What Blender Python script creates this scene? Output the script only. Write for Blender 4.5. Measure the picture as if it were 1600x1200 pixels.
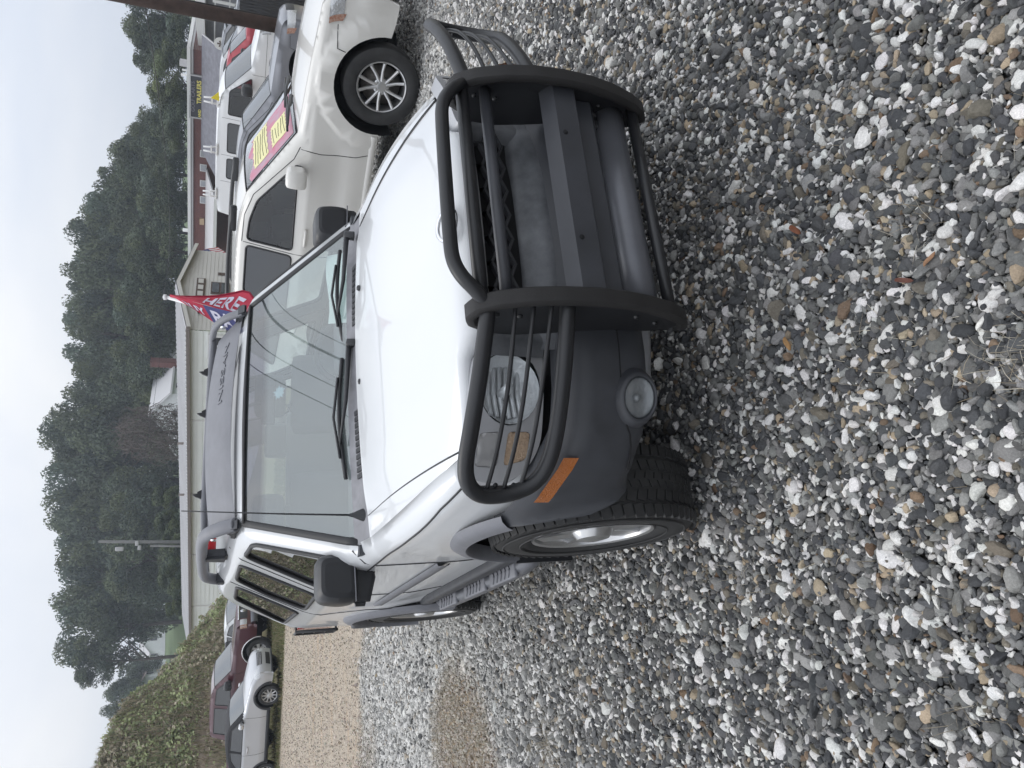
import bpy, bmesh, math, random
import numpy as np
from mathutils import Vector, Matrix, noise as mnoise
from mathutils.geometry import delaunay_2d_cdt

random.seed(7)
RNG = np.random.default_rng(7)
scene = bpy.context.scene
for o in list(bpy.data.objects):
    bpy.data.objects.remove(o)
COL = scene.collection
R = math.radians
PI = math.pi

# ------------------------------------------------------------------ camera
# lot frame: x to the right of the parked off-roader, y away from the camera, z up
F_PX = 1168.665                       # focal length in pixels of the 1600 px long side
PITCH, ROLL, YAW = R(20.724), R(-2.3741), R(22.9537)
CAM = np.array([-1.35, -2.551, 1.696])
FW = np.array([math.sin(YAW) * math.cos(PITCH), math.cos(YAW) * math.cos(PITCH), -math.sin(PITCH)])
_r = np.array([math.cos(YAW), -math.sin(YAW), 0.0])
_d = np.cross(FW, _r)
CR = _r * math.cos(ROLL) + _d * math.sin(ROLL)
CD = -_r * math.sin(ROLL) + _d * math.cos(ROLL)
cam_d = bpy.data.cameras.new('camera')
cam = bpy.data.objects.new('camera', cam_d)
COL.objects.link(cam)
cam_d.sensor_fit = 'HORIZONTAL'
cam_d.sensor_width = 36.0
cam_d.lens = 36.0 * F_PX / 1600.0
cam_d.clip_start = 0.05
cam_d.clip_end = 2000.0
# the phone was held upright: the picture's right side is the scene's downward side
m = Matrix(((CD[0], CR[0], -FW[0], CAM[0]), (CD[1], CR[1], -FW[1], CAM[1]), (CD[2], CR[2], -FW[2], CAM[2]), (0, 0, 0, 1)))
cam.matrix_world = m
scene.camera = cam


def at(x, y, dep):
    """point at optical depth dep (metres) along the sight line of photo pixel x, y"""
    w = FW + CR * ((1200 - y) - 600) / F_PX + CD * (x - 800) / F_PX
    p = CAM + w * dep
    return float(p[0]), float(p[1]), float(p[2])


# ------------------------------------------------------------------ sky, sun, exposure
SUN_EL, SUN_AZ = R(60), R(335)
world = bpy.data.worlds.new('World')
scene.world = world
world.use_nodes = True
nt = world.node_tree
nt.nodes.clear()
N = nt.nodes.new
L = nt.links.new
out = N('ShaderNodeOutputWorld')
bg = N('ShaderNodeBackground')
bg.inputs['Strength'].default_value = 0.1
sky = N('ShaderNodeTexSky')
sky.sky_type = 'NISHITA'
sky.sun_disc = False
sky.sun_elevation = SUN_EL
sky.sun_rotation = SUN_AZ
sky.air_density = 1.0
sky.dust_density = 2.5
hsv = N('ShaderNodeHueSaturation')
hsv.inputs['Saturation'].default_value = 0.35
L(sky.outputs[0], hsv.inputs['Color'])
tc = N('ShaderNodeTexCoord')
sep = N('ShaderNodeSeparateXYZ')
L(tc.outputs['Generated'], sep.inputs[0])
# overcast luminance (1 + 2 sin(elevation)) / 3, softened, all round the sky
mr = N('ShaderNodeMapRange')
mr.inputs['From Min'].default_value = 0.0
mr.inputs['From Max'].default_value = 1.0
mr.inputs['To Min'].default_value = 6.7
mr.inputs['To Max'].default_value = 17.0
L(sep.outputs['Z'], mr.inputs['Value'])
mp = N('ShaderNodeMapping')
mp.inputs['Scale'].default_value = (1.0, 1.0, 2.2)
L(tc.outputs['Generated'], mp.inputs[0])
nz = N('ShaderNodeTexNoise')
nz.inputs['Scale'].default_value = 1.9
nz.inputs['Detail'].default_value = 5.0
nz.inputs['Roughness'].default_value = 0.5
nz.inputs['Distortion'].default_value = 0.4
L(mp.outputs[0], nz.inputs['Vector'])
cr = N('ShaderNodeValToRGB')
cr.color_ramp.elements[0].position = 0.34
cr.color_ramp.elements[0].color = (0.79, 0.86, 0.985, 1)
cr.color_ramp.elements[1].position = 0.66
cr.color_ramp.elements[1].color = (1.06, 1.075, 1.10, 1)
L(nz.outputs['Fac'], cr.inputs['Fac'])
mul = N('ShaderNodeVectorMath')
mul.operation = 'SCALE'
L(cr.outputs['Color'], mul.inputs[0])
L(mr.outputs[0], mul.inputs['Scale'])
mix = N('ShaderNodeMixRGB')
mix.inputs['Fac'].default_value = 0.9
L(hsv.outputs[0], mix.inputs[1])
L(mul.outputs[0], mix.inputs[2])
L(mix.outputs[0], bg.inputs['Color'])
L(bg.outputs[0], out.inputs['Surface'])

sl = bpy.data.lights.new('sun', 'SUN')
sl.energy = 0.8
sl.angle = R(35)
sl.color = (1.0, 0.96, 0.9)
so = bpy.data.objects.new('sun', sl)
COL.objects.link(so)
# the direction the sun shines from: elevation SUN_EL, azimuth SUN_AZ (clockwise from +y)
sd = Vector((math.sin(SUN_AZ) * math.cos(SUN_EL), math.cos(SUN_AZ) * math.cos(SUN_EL), math.sin(SUN_EL)))
so.rotation_euler = sd.to_track_quat('Z', 'Y').to_euler()
so.location = (0, 0, 40)

vs = scene.view_settings
vs.view_transform = 'Standard'
vs.look = 'None'
vs.exposure = 0.18
vs.gamma = 1.0
vs.use_curve_mapping = False
scene.render.engine = 'CYCLES'
scene.cycles.use_denoising = True
scene.cycles.max_bounces = 8
scene.cycles.transparent_max_bounces = 16
scene.cycles.caustics_reflective = False
scene.cycles.caustics_refractive = False


# ------------------------------------------------------------------ object helpers
def link(o, parent=None):
    COL.objects.link(o)
    if parent is not None:
        o.parent = parent
    return o


def tag(o, label=None, cat=None, group=None, kind=None):
    if label: o['label'] = label
    if cat: o['category'] = cat
    if group: o['group'] = group
    if kind: o['kind'] = kind
    return o


def thing(name, label, cat, loc=(0, 0, 0), rz=0.0, group=None):
    o = bpy.data.objects.new(name, None)
    o.empty_display_size = 0.2
    link(o)
    o.location = loc
    o.rotation_euler = (0, 0, rz)
    return tag(o, label, cat, group)


def copy_tree(o, parent=None):
    c = o.copy()
    COL.objects.link(c)
    if parent is not None:
        c.parent = parent
    for ch in list(o.children):
        copy_tree(ch, c)
    return c


class MB:
    """collects shapes; build() links them as one mesh object"""
    def __init__(self):
        self.v, self.f, self.mi, self.sm = [], [], [], []
        self.cur = 0
        self.smooth = True
        self.xf = None

    def add(self, vs, fs, smooth=None, mi=None):
        b = len(self.v)
        if self.xf is not None:
            vs = [tuple(self.xf @ Vector(p)) for p in vs]
        self.v += [tuple(map(float, p)) for p in vs]
        self.f += [tuple(int(i) + b for i in f) for f in fs]
        self.mi += [self.cur if mi is None else mi] * len(fs)
        self.sm += [self.smooth if smooth is None else smooth] * len(fs)
        return self

    def box(self, c, s, rot=None, bev=0.0, smooth=False):
        bm = bmesh.new()
        bmesh.ops.create_cube(bm, size=1.0)
        for v in bm.verts:
            v.co = Vector((v.co.x * s[0], v.co.y * s[1], v.co.z * s[2]))
        if bev > 0:
            bmesh.ops.bevel(bm, geom=bm.edges[:] + bm.verts[:], offset=bev, segments=2, affect='EDGES', profile=0.6)
        M_ = Matrix.Translation(Vector(c)) @ (rot if rot is not None else Matrix.Identity(4))
        bm.verts.index_update()
        self.add([tuple(M_ @ v.co) for v in bm.verts], [[v.index for v in f.verts] for f in bm.faces], smooth or bev > 0)
        bm.free()
        return self

    def tube(self, pts, r, seg=10, caps=True, smooth=True, flat=1.0, up=None):
        pts = [Vector(p) for p in pts]
        n = len(pts)
        rad = r if isinstance(r, (list, tuple)) else [r] * n
        vs, fs = [], []
        prev = None
        for i, p in enumerate(pts):
            t = (pts[min(i + 1, n - 1)] - pts[max(i - 1, 0)])
            if t.length < 1e-9:
                t = Vector((0, 0, 1))
            t.normalize()
            if prev is None:
                a = Vector(up) if up else (Vector((0, 0, 1)) if abs(t.z) < 0.9 else Vector((1, 0, 0)))
            else:
                a = prev
            nn = a - t * a.dot(t)
            if nn.length < 1e-6:
                nn = t.orthogonal()
            nn.normalize()
            prev = nn
            bb = t.cross(nn)
            for k in range(seg):
                an = 2 * PI * k / seg
                vs.append(tuple(p + (nn * math.cos(an) * flat + bb * math.sin(an)) * rad[i]))
        for i in range(n - 1):
            for k in range(seg):
                a0, a1 = i * seg + k, i * seg + (k + 1) % seg
                fs.append((a0, a1, a1 + seg, a0 + seg))
        if caps:
            fs.append(tuple(range(seg))[::-1])
            fs.append(tuple(range((n - 1) * seg, n * seg)))
        return self.add(vs, fs, smooth)

    def lathe(self, prof, seg=32, axis='x', c=(0, 0, 0), smooth=True, close=False):
        """prof: list of (along axis, radius)"""
        vs, fs = [], []
        for a, r in prof:
            for k in range(seg):
                t = 2 * PI * k / seg
                u, w = r * math.cos(t), r * math.sin(t)
                p = (a, u, w) if axis == 'x' else ((u, a, w) if axis == 'y' else (u, w, a))
                vs.append((p[0] + c[0], p[1] + c[1], p[2] + c[2]))
        m_ = len(prof)
        for i in range(m_ if close else m_ - 1):
            j = (i + 1) % m_
            for k in range(seg):
                k2 = (k + 1) % seg
                fs.append((i * seg + k, i * seg + k2, j * seg + k2, j * seg + k))
        return self.add(vs, fs, smooth)

    def grid(self, P, smooth=True, flip=False, mi=None):
        n, m_ = len(P), len(P[0])
        vs = [p for row in P for p in row]
        fs = []
        for i in range(n - 1):
            for j in range(m_ - 1):
                q = (i * m_ + j, i * m_ + j + 1, (i + 1) * m_ + j + 1, (i + 1) * m_ + j)
                fs.append(q[::-1] if flip else q)
        return self.add(vs, fs, smooth, mi)

    def prism(self, poly, h, o=(0, 0, 0), ex=(1, 0, 0), ey=(0, 0, 1), bev=0.0, smooth=False):
        """extrude a polygon (in ex, ey) by +-h/2 along ex x ey"""
        ex, ey = Vector(ex), Vector(ey)
        ez = ex.cross(ey).normalized()
        o = Vector(o)
        n = len(poly)
        bm = bmesh.new()
        a = [bm.verts.new(o + ex * p[0] + ey * p[1] - ez * h / 2) for p in poly]
        b = [bm.verts.new(o + ex * p[0] + ey * p[1] + ez * h / 2) for p in poly]
        bm.faces.new(a[::-1])
        bm.faces.new(b)
        for i in range(n):
            bm.faces.new((a[i], a[(i + 1) % n], b[(i + 1) % n], b[i]))
        if bev > 0:
            bmesh.ops.bevel(bm, geom=bm.edges[:], offset=bev, segments=2, affect='EDGES')
        bm.verts.index_update()
        self.add([tuple(v.co) for v in bm.verts], [[v.index for v in f.verts] for f in bm.faces], smooth)
        bm.free()
        return self

    def mesh(self, name, mats):
        me = bpy.data.meshes.new(name)
        me.from_pydata(self.v, [], self.f)
        if not isinstance(mats, (list, tuple)):
            mats = [mats]
        for m_ in mats:
            me.materials.append(m_)
        me.polygons.foreach_set('material_index', self.mi)
        me.polygons.foreach_set('use_smooth', self.sm)
        me.update()
        return me

    def build(self, name, mats, parent=None, sharp=None, **tags):
        me = self.mesh(name, mats)
        if sharp is not None:
            me.set_sharp_from_angle(angle=R(sharp))
        o = bpy.data.objects.new(name, me)
        link(o, parent)
        if tags: tag(o, **tags)
        return o


def np_mesh(name, V, F, mats, mi=None, smooth=False):
    """mesh from numpy arrays; F is n x 3 or n x 4"""
    me = bpy.data.meshes.new(name)
    V = np.asarray(V, np.float32)
    F = np.asarray(F, np.int32)
    k = F.shape[1]
    me.vertices.add(len(V))
    me.vertices.foreach_set('co', V.ravel())
    me.loops.add(F.size)
    me.loops.foreach_set('vertex_index', F.ravel())
    me.polygons.add(len(F))
    me.polygons.foreach_set('loop_start', np.arange(0, F.size, k, dtype=np.int32))
    me.polygons.foreach_set('loop_total', np.full(len(F), k, np.int32))
    if not isinstance(mats, (list, tuple)):
        mats = [mats]
    for m_ in mats:
        me.materials.append(m_)
    if mi is not None:
        me.polygons.foreach_set('material_index', np.asarray(mi, np.int32))
    me.polygons.foreach_set('use_smooth', np.full(len(F), smooth, bool))
    me.update(calc_edges=True)
    return me


def add_mesh(name, me, parent=None, **tags):
    o = bpy.data.objects.new(name, me)
    link(o, parent)
    if tags: tag(o, **tags)
    return o


def leaf_cards(C, Nrm, size, aspect=0.6, rng=RNG, bend=True):
    """kite shaped leaf faces at C facing roughly Nrm; returns V, F (quads)"""
    n = len(C)
    a = rng.normal(size=(n, 3))
    a -= Nrm * (a * Nrm).sum(1, keepdims=True)
    a /= np.linalg.norm(a, axis=1, keepdims=True) + 1e-9
    b = np.cross(Nrm, a)
    s = np.asarray(size).reshape(-1, 1) * np.ones((n, 1))
    h = s * 0.5
    w = h * aspect
    dr = Nrm * h * 0.25
    V = np.stack([C - a * h, C + b * w + dr * rng.random((n, 1)), C + a * h, C - b * w + dr * rng.random((n, 1))], 1).reshape(-1, 3)
    F = np.arange(4 * n).reshape(-1, 4)
    return V, F


def vert_color(me, name, cols):
    at_ = me.attributes.new(name, 'FLOAT_COLOR', 'POINT')
    c = np.ones((len(me.vertices), 4), np.float32)
    c[:, :3] = cols
    at_.data.foreach_set('color', c.ravel())


def text_mesh(s, size, width_scale=1.0, extrude=0.002, align='CENTER', bold=0.0):
    cu = bpy.data.curves.new('lettering', 'FONT')
    cu.body = s
    cu.size = size
    cu.extrude = extrude
    cu.offset = bold
    cu.align_x = align
    cu.align_y = 'CENTER'
    cu.resolution_u = 3
    o = bpy.data.objects.new('lettering', cu)
    COL.objects.link(o)
    dg = bpy.context.evaluated_depsgraph_get()
    me = bpy.data.meshes.new_from_object(o.evaluated_get(dg))
    vs = [(v.co.x * width_scale, v.co.y, v.co.z) for v in me.vertices]
    fs = [tuple(p.vertices) for p in me.polygons]
    bpy.data.objects.remove(o)
    bpy.data.meshes.remove(me)
    bpy.data.curves.remove(cu)
    return vs, fs


# ------------------------------------------------------------------ materials
def _nodes(name):
    m_ = bpy.data.materials.new(name)
    m_.use_nodes = True
    t = m_.node_tree
    b = t.nodes['Principled BSDF']
    return m_, t, b


def mat(name, col, rough=0.5, metal=0.0, coat=0.0, var=0.0, vscale=6.0, bump=0.0, bscale=60.0, spec=0.5, col2=None, rvar=0.0, attr=None):
    m_, t, b = _nodes(name)
    b.inputs['Base Color'].default_value = (*col, 1)
    b.inputs['Roughness'].default_value = rough
    b.inputs['Metallic'].default_value = metal
    b.inputs['Coat Weight'].default_value = coat
    b.inputs['Coat Roughness'].default_value = 0.04
    b.inputs['Specular IOR Level'].default_value = spec
    n, l = t.nodes.new, t.links.new
    if var or bump or rvar or col2:
        tc_ = n('ShaderNodeTexCoord')
        nz_ = n('ShaderNodeTexNoise')
        nz_.inputs['Scale'].default_value = vscale
        nz_.inputs['Detail'].default_value = 6
        nz_.inputs['Roughness'].default_value = 0.62
        l(tc_.outputs['Object'], nz_.inputs['Vector'])
        if var or col2:
            r_ = n('ShaderNodeValToRGB')
            c1 = tuple(c * (1 - var) for c in col)
            c2 = col2 if col2 else tuple(min(1, c * (1 + var)) for c in col)
            r_.color_ramp.elements[0].position = 0.32
            r_.color_ramp.elements[1].position = 0.68
            r_.color_ramp.elements[0].color = (*c1, 1)
            r_.color_ramp.elements[1].color = (*c2, 1)
            l(nz_.outputs['Fac'], r_.inputs['Fac'])
            l(r_.outputs['Color'], b.inputs['Base Color'])
        if rvar:
            mr_ = n('ShaderNodeMapRange')
            mr_.inputs['To Min'].default_value = max(0.0, rough - rvar)
            mr_.inputs['To Max'].default_value = min(1.0, rough + rvar)
            mr_.inputs['From Min'].default_value = 0.3
            mr_.inputs['From Max'].default_value = 0.7
            l(nz_.outputs['Fac'], mr_.inputs['Value'])
            l(mr_.outputs[0], b.inputs['Roughness'])
        if bump:
            nb = n('ShaderNodeTexNoise')
            nb.inputs['Scale'].default_value = bscale
            nb.inputs['Detail'].default_value = 4
            l(tc_.outputs['Object'], nb.inputs['Vector'])
            bp = n('ShaderNodeBump')
            bp.inputs['Strength'].default_value = bump
            bp.inputs['Distance'].default_value = 0.01
            l(nb.outputs['Fac'], bp.inputs['Height'])
            l(bp.outputs[0], b.inputs['Normal'])
    return m_


def attr_mat(name, attr, rough=0.8, trans=0.0, spec=0.3, var=0.0, vscale=30.0):
    """base colour from a mesh or instance colour attribute, with fine grain"""
    m_, t, b = _nodes(name)
    n, l = t.nodes.new, t.links.new
    a = n('ShaderNodeAttribute')
    a.attribute_name = attr
    src = a.outputs['Color']
    if var:
        tc_ = n('ShaderNodeTexCoord')
        nz_ = n('ShaderNodeTexNoise')
        nz_.inputs['Scale'].default_value = vscale
        nz_.inputs['Detail'].default_value = 5
        l(tc_.outputs['Object'], nz_.inputs['Vector'])
        mr_ = n('ShaderNodeMapRange')
        mr_.inputs['From Min'].default_value = 0.3
        mr_.inputs['From Max'].default_value = 0.7
        mr_.inputs['To Min'].default_value = 1 - var
        mr_.inputs['To Max'].default_value = 1 + var
        l(nz_.outputs['Fac'], mr_.inputs['Value'])
        sc = n('ShaderNodeVectorMath')
        sc.operation = 'SCALE'
        l(src, sc.inputs[0])
        l(mr_.outputs[0], sc.inputs['Scale'])
        src = sc.outputs[0]
    l(src, b.inputs['Base Color'])
    b.inputs['Roughness'].default_value = rough
    b.inputs['Specular IOR Level'].default_value = spec
    if trans:
        tr = n('ShaderNodeBsdfTranslucent')
        l(src, tr.inputs['Color'])
        mx = n('ShaderNodeMixShader')
        mx.inputs['Fac'].default_value = trans
        l(b.outputs[0], mx.inputs[1])
        l(tr.outputs[0], mx.inputs[2])
        l(mx.outputs[0], t.nodes['Material Output'].inputs['Surface'])
    return m_


def glass_mat(name, tint, ior=1.52, rough=0.0, band=None, sky_veil=0.0):
    """thin sheet: tinted straight-through light plus a Fresnel reflection; band = (z0, z1, tint) tinted strip at the top"""
    m_, t, b = _nodes(name)
    n, l = t.nodes.new, t.links.new
    t.nodes.remove(b)
    tr = n('ShaderNodeBsdfTransparent')
    tr.inputs['Color'].default_value = (*tint, 1)
    gl = n('ShaderNodeBsdfGlossy')
    gl.inputs['Roughness'].default_value = rough
    gl.inputs['Color'].default_value = (1, 1, 1, 1)
    # Schlick reflectance, the same from both sides of the pane
    geo = n('ShaderNodeNewGeometry')
    dt = n('ShaderNodeVectorMath')
    dt.operation = 'DOT_PRODUCT'
    l(geo.outputs['Normal'], dt.inputs[0])
    l(geo.outputs['Incoming'], dt.inputs[1])

    def mth(op, a, b=None):
        k = n('ShaderNodeMath')
        k.operation = op
        for i, v in enumerate((a, b)):
            if v is None: continue
            if isinstance(v, (int, float)): k.inputs[i].default_value = v
            else: l(v, k.inputs[i])
        return k.outputs[0]
    f0 = ((ior - 1) / (ior + 1)) ** 2
    one = mth('SUBTRACT', 1.0, mth('ABSOLUTE', dt.outputs['Value']))
    refl = mth('ADD', mth('MULTIPLY', mth('POWER', one, 5.0), 1 - f0), f0)
    mx = n('ShaderNodeMixShader')
    m2 = n('ShaderNodeMath')
    m2.operation = 'MULTIPLY'
    m2.inputs[1].default_value = 1.7      # two surfaces of the sheet
    m2.use_clamp = True
    l(refl, m2.inputs[0])
    l(m2.outputs[0], mx.inputs['Fac'])
    if band:
        tc_ = n('ShaderNodeTexCoord')
        sp = n('ShaderNodeSeparateXYZ')
        l(tc_.outputs['Object'], sp.inputs[0])
        mr_ = n('ShaderNodeMapRange')
        mr_.inputs['From Min'].default_value = band[0]
        mr_.inputs['From Max'].default_value = band[1]
        l(sp.outputs['Z'], mr_.inputs['Value'])
        mc = n('ShaderNodeMixRGB')
        mc.inputs[1].default_value = (*tint, 1)
        mc.inputs[2].default_value = (*band[2], 1)
        l(mr_.outputs[0], mc.inputs['Fac'])
        l(mc.outputs[0], tr.inputs['Color'])
    l(tr.outputs[0], mx.inputs[1])
    l(gl.outputs[0], mx.inputs[2])
    res = mx.outputs[0]
    if sky_veil:  # pale veil mixed in to brighten the glass like reflected sky
        df = n('ShaderNodeBsdfDiffuse')
        df.inputs['Color'].default_value = (0.55, 0.62, 0.61, 1)
        m3 = n('ShaderNodeMixShader')
        m3.inputs['Fac'].default_value = sky_veil
        if band:
            l(mth('SUBTRACT', sky_veil, mth('MULTIPLY', mr_.outputs[0], sky_veil * 0.72)), m3.inputs['Fac'])
        l(res, m3.inputs[1])
        l(df.outputs[0], m3.inputs[2])
        res = m3.outputs[0]
    l(res, t.nodes['Material Output'].inputs['Surface'])
    return m_


M = {}
M['white_paint'] = mat('white paint', (0.61, 0.62, 0.63), 0.3, coat=0.7, spec=0.4)
M['cream_paint'] = mat('pearl white paint', (0.62, 0.605, 0.57), 0.3, coat=0.7, spec=0.4)
M['van_paint'] = mat('van white paint', (0.72, 0.73, 0.74), 0.4, coat=0.4)
M['grey_paint'] = mat('grey metallic paint', (0.20, 0.205, 0.225), 0.32, metal=0.35, coat=0.6)
M['silver_paint'] = mat('silver paint', (0.50, 0.51, 0.53), 0.32, metal=0.35, coat=0.6)
M['maroon_paint'] = mat('maroon paint', (0.075, 0.018, 0.026), 0.3, coat=0.8)
M['red_paint'] = mat('red paint', (0.42, 0.055, 0.075), 0.4, coat=0.4)
M['plastic'] = mat('dark grey bumper plastic', (0.036, 0.038, 0.044), 0.5, var=0.16, vscale=11, bump=0.05, bscale=400, rvar=0.08)
M['worn_plastic'] = mat('sun faded plastic', (0.062, 0.066, 0.073), 0.5, var=0.1, vscale=9, col2=(0.135, 0.14, 0.15), bump=0.05, bscale=400)
M['black_plastic'] = mat('black plastic', (0.022, 0.023, 0.026), 0.42, bump=0.06, bscale=300, rvar=0.08)
M['grey_plastic'] = mat('mid grey plastic', (0.165, 0.168, 0.185), 0.55, var=0.1, vscale=8)
M['cowl_plastic'] = mat('weathered cowl plastic', (0.20, 0.20, 0.215), 0.6, var=0.18, vscale=14)
M['guard'] = mat('black powder coated steel', (0.013, 0.0135, 0.0155), 0.40, var=0.15, vscale=9, bump=0.04, bscale=250, rvar=0.06)
M['guard_rubber'] = mat('black rubber strip', (0.013, 0.012, 0.012), 0.62, var=0.2, vscale=10, bump=0.1, bscale=150)
M['channel'] = mat('grey black steel channel', (0.040, 0.042, 0.049), 0.42, var=0.15, vscale=6, rvar=0.08)
M['tube_silver'] = mat('grey metallic tube', (0.12, 0.124, 0.138), 0.38, metal=0.3, var=0.12, vscale=6)
M['skid'] = mat('silver grey bumper valance', (0.24, 0.245, 0.26), 0.42, metal=0.2, var=0.1)
M['rubber'] = mat('tyre rubber', (0.018, 0.018, 0.019), 0.62, var=0.25, vscale=9, col2=(0.030, 0.030, 0.030), bump=0.08, bscale=120)
M['well'] = mat('wheel well', (0.008, 0.008, 0.009), 0.9)
M['alloy'] = mat('alloy rim', (0.52, 0.52, 0.52), 0.28, metal=0.85, var=0.08, vscale=8)
M['rotor'] = mat('brake disc', (0.12, 0.11, 0.10), 0.5, metal=0.6, var=0.3, vscale=20)
M['chrome'] = mat('chrome', (0.75, 0.76, 0.78), 0.08, metal=1.0)
M['reflector'] = mat('lamp reflector', (0.80, 0.81, 0.82), 0.25, metal=0.25, bump=0.35, bscale=60)
M['bezel'] = mat('silver lamp bezel', (0.38, 0.385, 0.40), 0.36, metal=0.3)
M['mesh_plastic'] = mat('grille mesh plastic', (0.035, 0.036, 0.040), 0.45)
M['fog_glass'] = mat('fog lamp glass', (0.20, 0.205, 0.21), 0.15, metal=0.2, bump=0.3, bscale=50, coat=0.6)
M['lens'] = glass_mat('clear lens', (0.88, 0.90, 0.91), 1.35)
M['amber'] = mat('amber lens', (0.42, 0.13, 0.025), 0.22, bump=0.6, bscale=160, coat=0.5)
M['amber_pale'] = mat('amber clear lens', (0.40, 0.29, 0.20), 0.25, bump=0.5, bscale=90, coat=0.5)
M['turn_clear'] = mat('ribbed clear lens', (0.42, 0.42, 0.42), 0.2, metal=0.4, coat=0.5)
M['red_lens'] = mat('red lens', (0.42, 0.015, 0.02), 0.25, coat=0.5)
M['windshield'] = glass_mat('windscreen glass', (0.82, 0.88, 0.87), 1.8, band=(1.515, 1.545, (0.20, 0.18, 0.26)), sky_veil=0.19)
M['clear_glass'] = glass_mat('clear glass', (0.72, 0.80, 0.78), 1.5)
M['tint_glass'] = glass_mat('privacy glass', (0.075, 0.078, 0.08), 1.6)
M['mid_glass'] = glass_mat('tinted glass', (0.50, 0.56, 0.56), 1.5)
M['dark_glass'] = mat('dark window glass', (0.012, 0.014, 0.016), 0.03, spec=0.9)
M['pale_glass'] = mat('windscreen with sky on it', (0.035, 0.042, 0.045), 0.02, spec=1.0)
M['seal'] = mat('window seal', (0.018, 0.018, 0.02), 0.55)
M['cabin'] = mat('dark cabin trim', (0.05, 0.053, 0.06), 0.8)
M['dash'] = mat('grey dashboard', (0.15, 0.155, 0.165), 0.75, bump=0.1, bscale=300)
M['headliner'] = mat('light headliner', (0.42, 0.43, 0.43), 0.9)
M['seat'] = mat('grey seat cloth', (0.24, 0.245, 0.255), 0.9, bump=0.2, bscale=200)
M['seat_dark'] = mat('black seat cloth', (0.03, 0.03, 0.033), 0.9, bump=0.25, bscale=120)
M['paper'] = mat('paper', (0.62, 0.72, 0.70), 0.8)
M['white_plain'] = mat('white plastic', (0.75, 0.75, 0.75), 0.5)
M['dark_print'] = mat('black print', (0.03, 0.03, 0.03), 0.7)
M['steel'] = mat('bolt steel', (0.30, 0.29, 0.28), 0.4, metal=0.8)
# ------------------------------------------------------------------ terrain
ER = np.array([math.cos(YAW), -math.sin(YAW)])      # level direction to the viewer's right
EF = np.array([math.sin(YAW), math.cos(YAW)])       # level direction away from the viewer


def latfwd(x, y):
    dx, dy = np.asarray(x) - CAM[0], np.asarray(y) - CAM[1]
    return dx * ER[0] + dy * ER[1], dx * EF[0] + dy * EF[1]


def from_latfwd(lat, fwd):
    return CAM[0] + lat * ER[0] + fwd * EF[0], CAM[1] + lat * ER[1] + fwd * EF[1]


def sstep(t):
    t = np.clip(t, 0, 1)
    return t * t * (3 - 2 * t)


def ground_h(x, y):
    lat, fwd = latfwd(x, y)
    a = np.clip(0.0028 * np.clip(fwd - 13, 0, 60) ** 2, 0, 1.3) * sstep((lat + 1.0) / 6.0)
    hill = np.interp(fwd, [0, 56, 70, 85, 105, 165, 260, 900], [0, 0, 1.6, 4.0, 6.3, 11.8, 18, 30])
    return a * (1 - sstep((fwd - 45) / 15)) + hill + 0.6 * sstep((fwd - 27) / 6) * sstep((-lat - 3) / 5) * (fwd < 56)


CREST_LAT = [-60, -24, -17, -14.8, -13.6, -12.4, -11.4, -9.8, -8.2, -6.5]
CREST_Z = [8.0, 7.4, 6.5, 5.5, 3.5, 2.8, 1.9, 0.9, 0.3, -0.3]


def bank_h(lat, fwd):
    c = np.interp(lat, CREST_LAT, CREST_Z)
    return c * sstep((fwd - 26.8) / 8.6) * (1 - 0.92 * sstep((fwd - 36) / 11)) - 0.25


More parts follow.
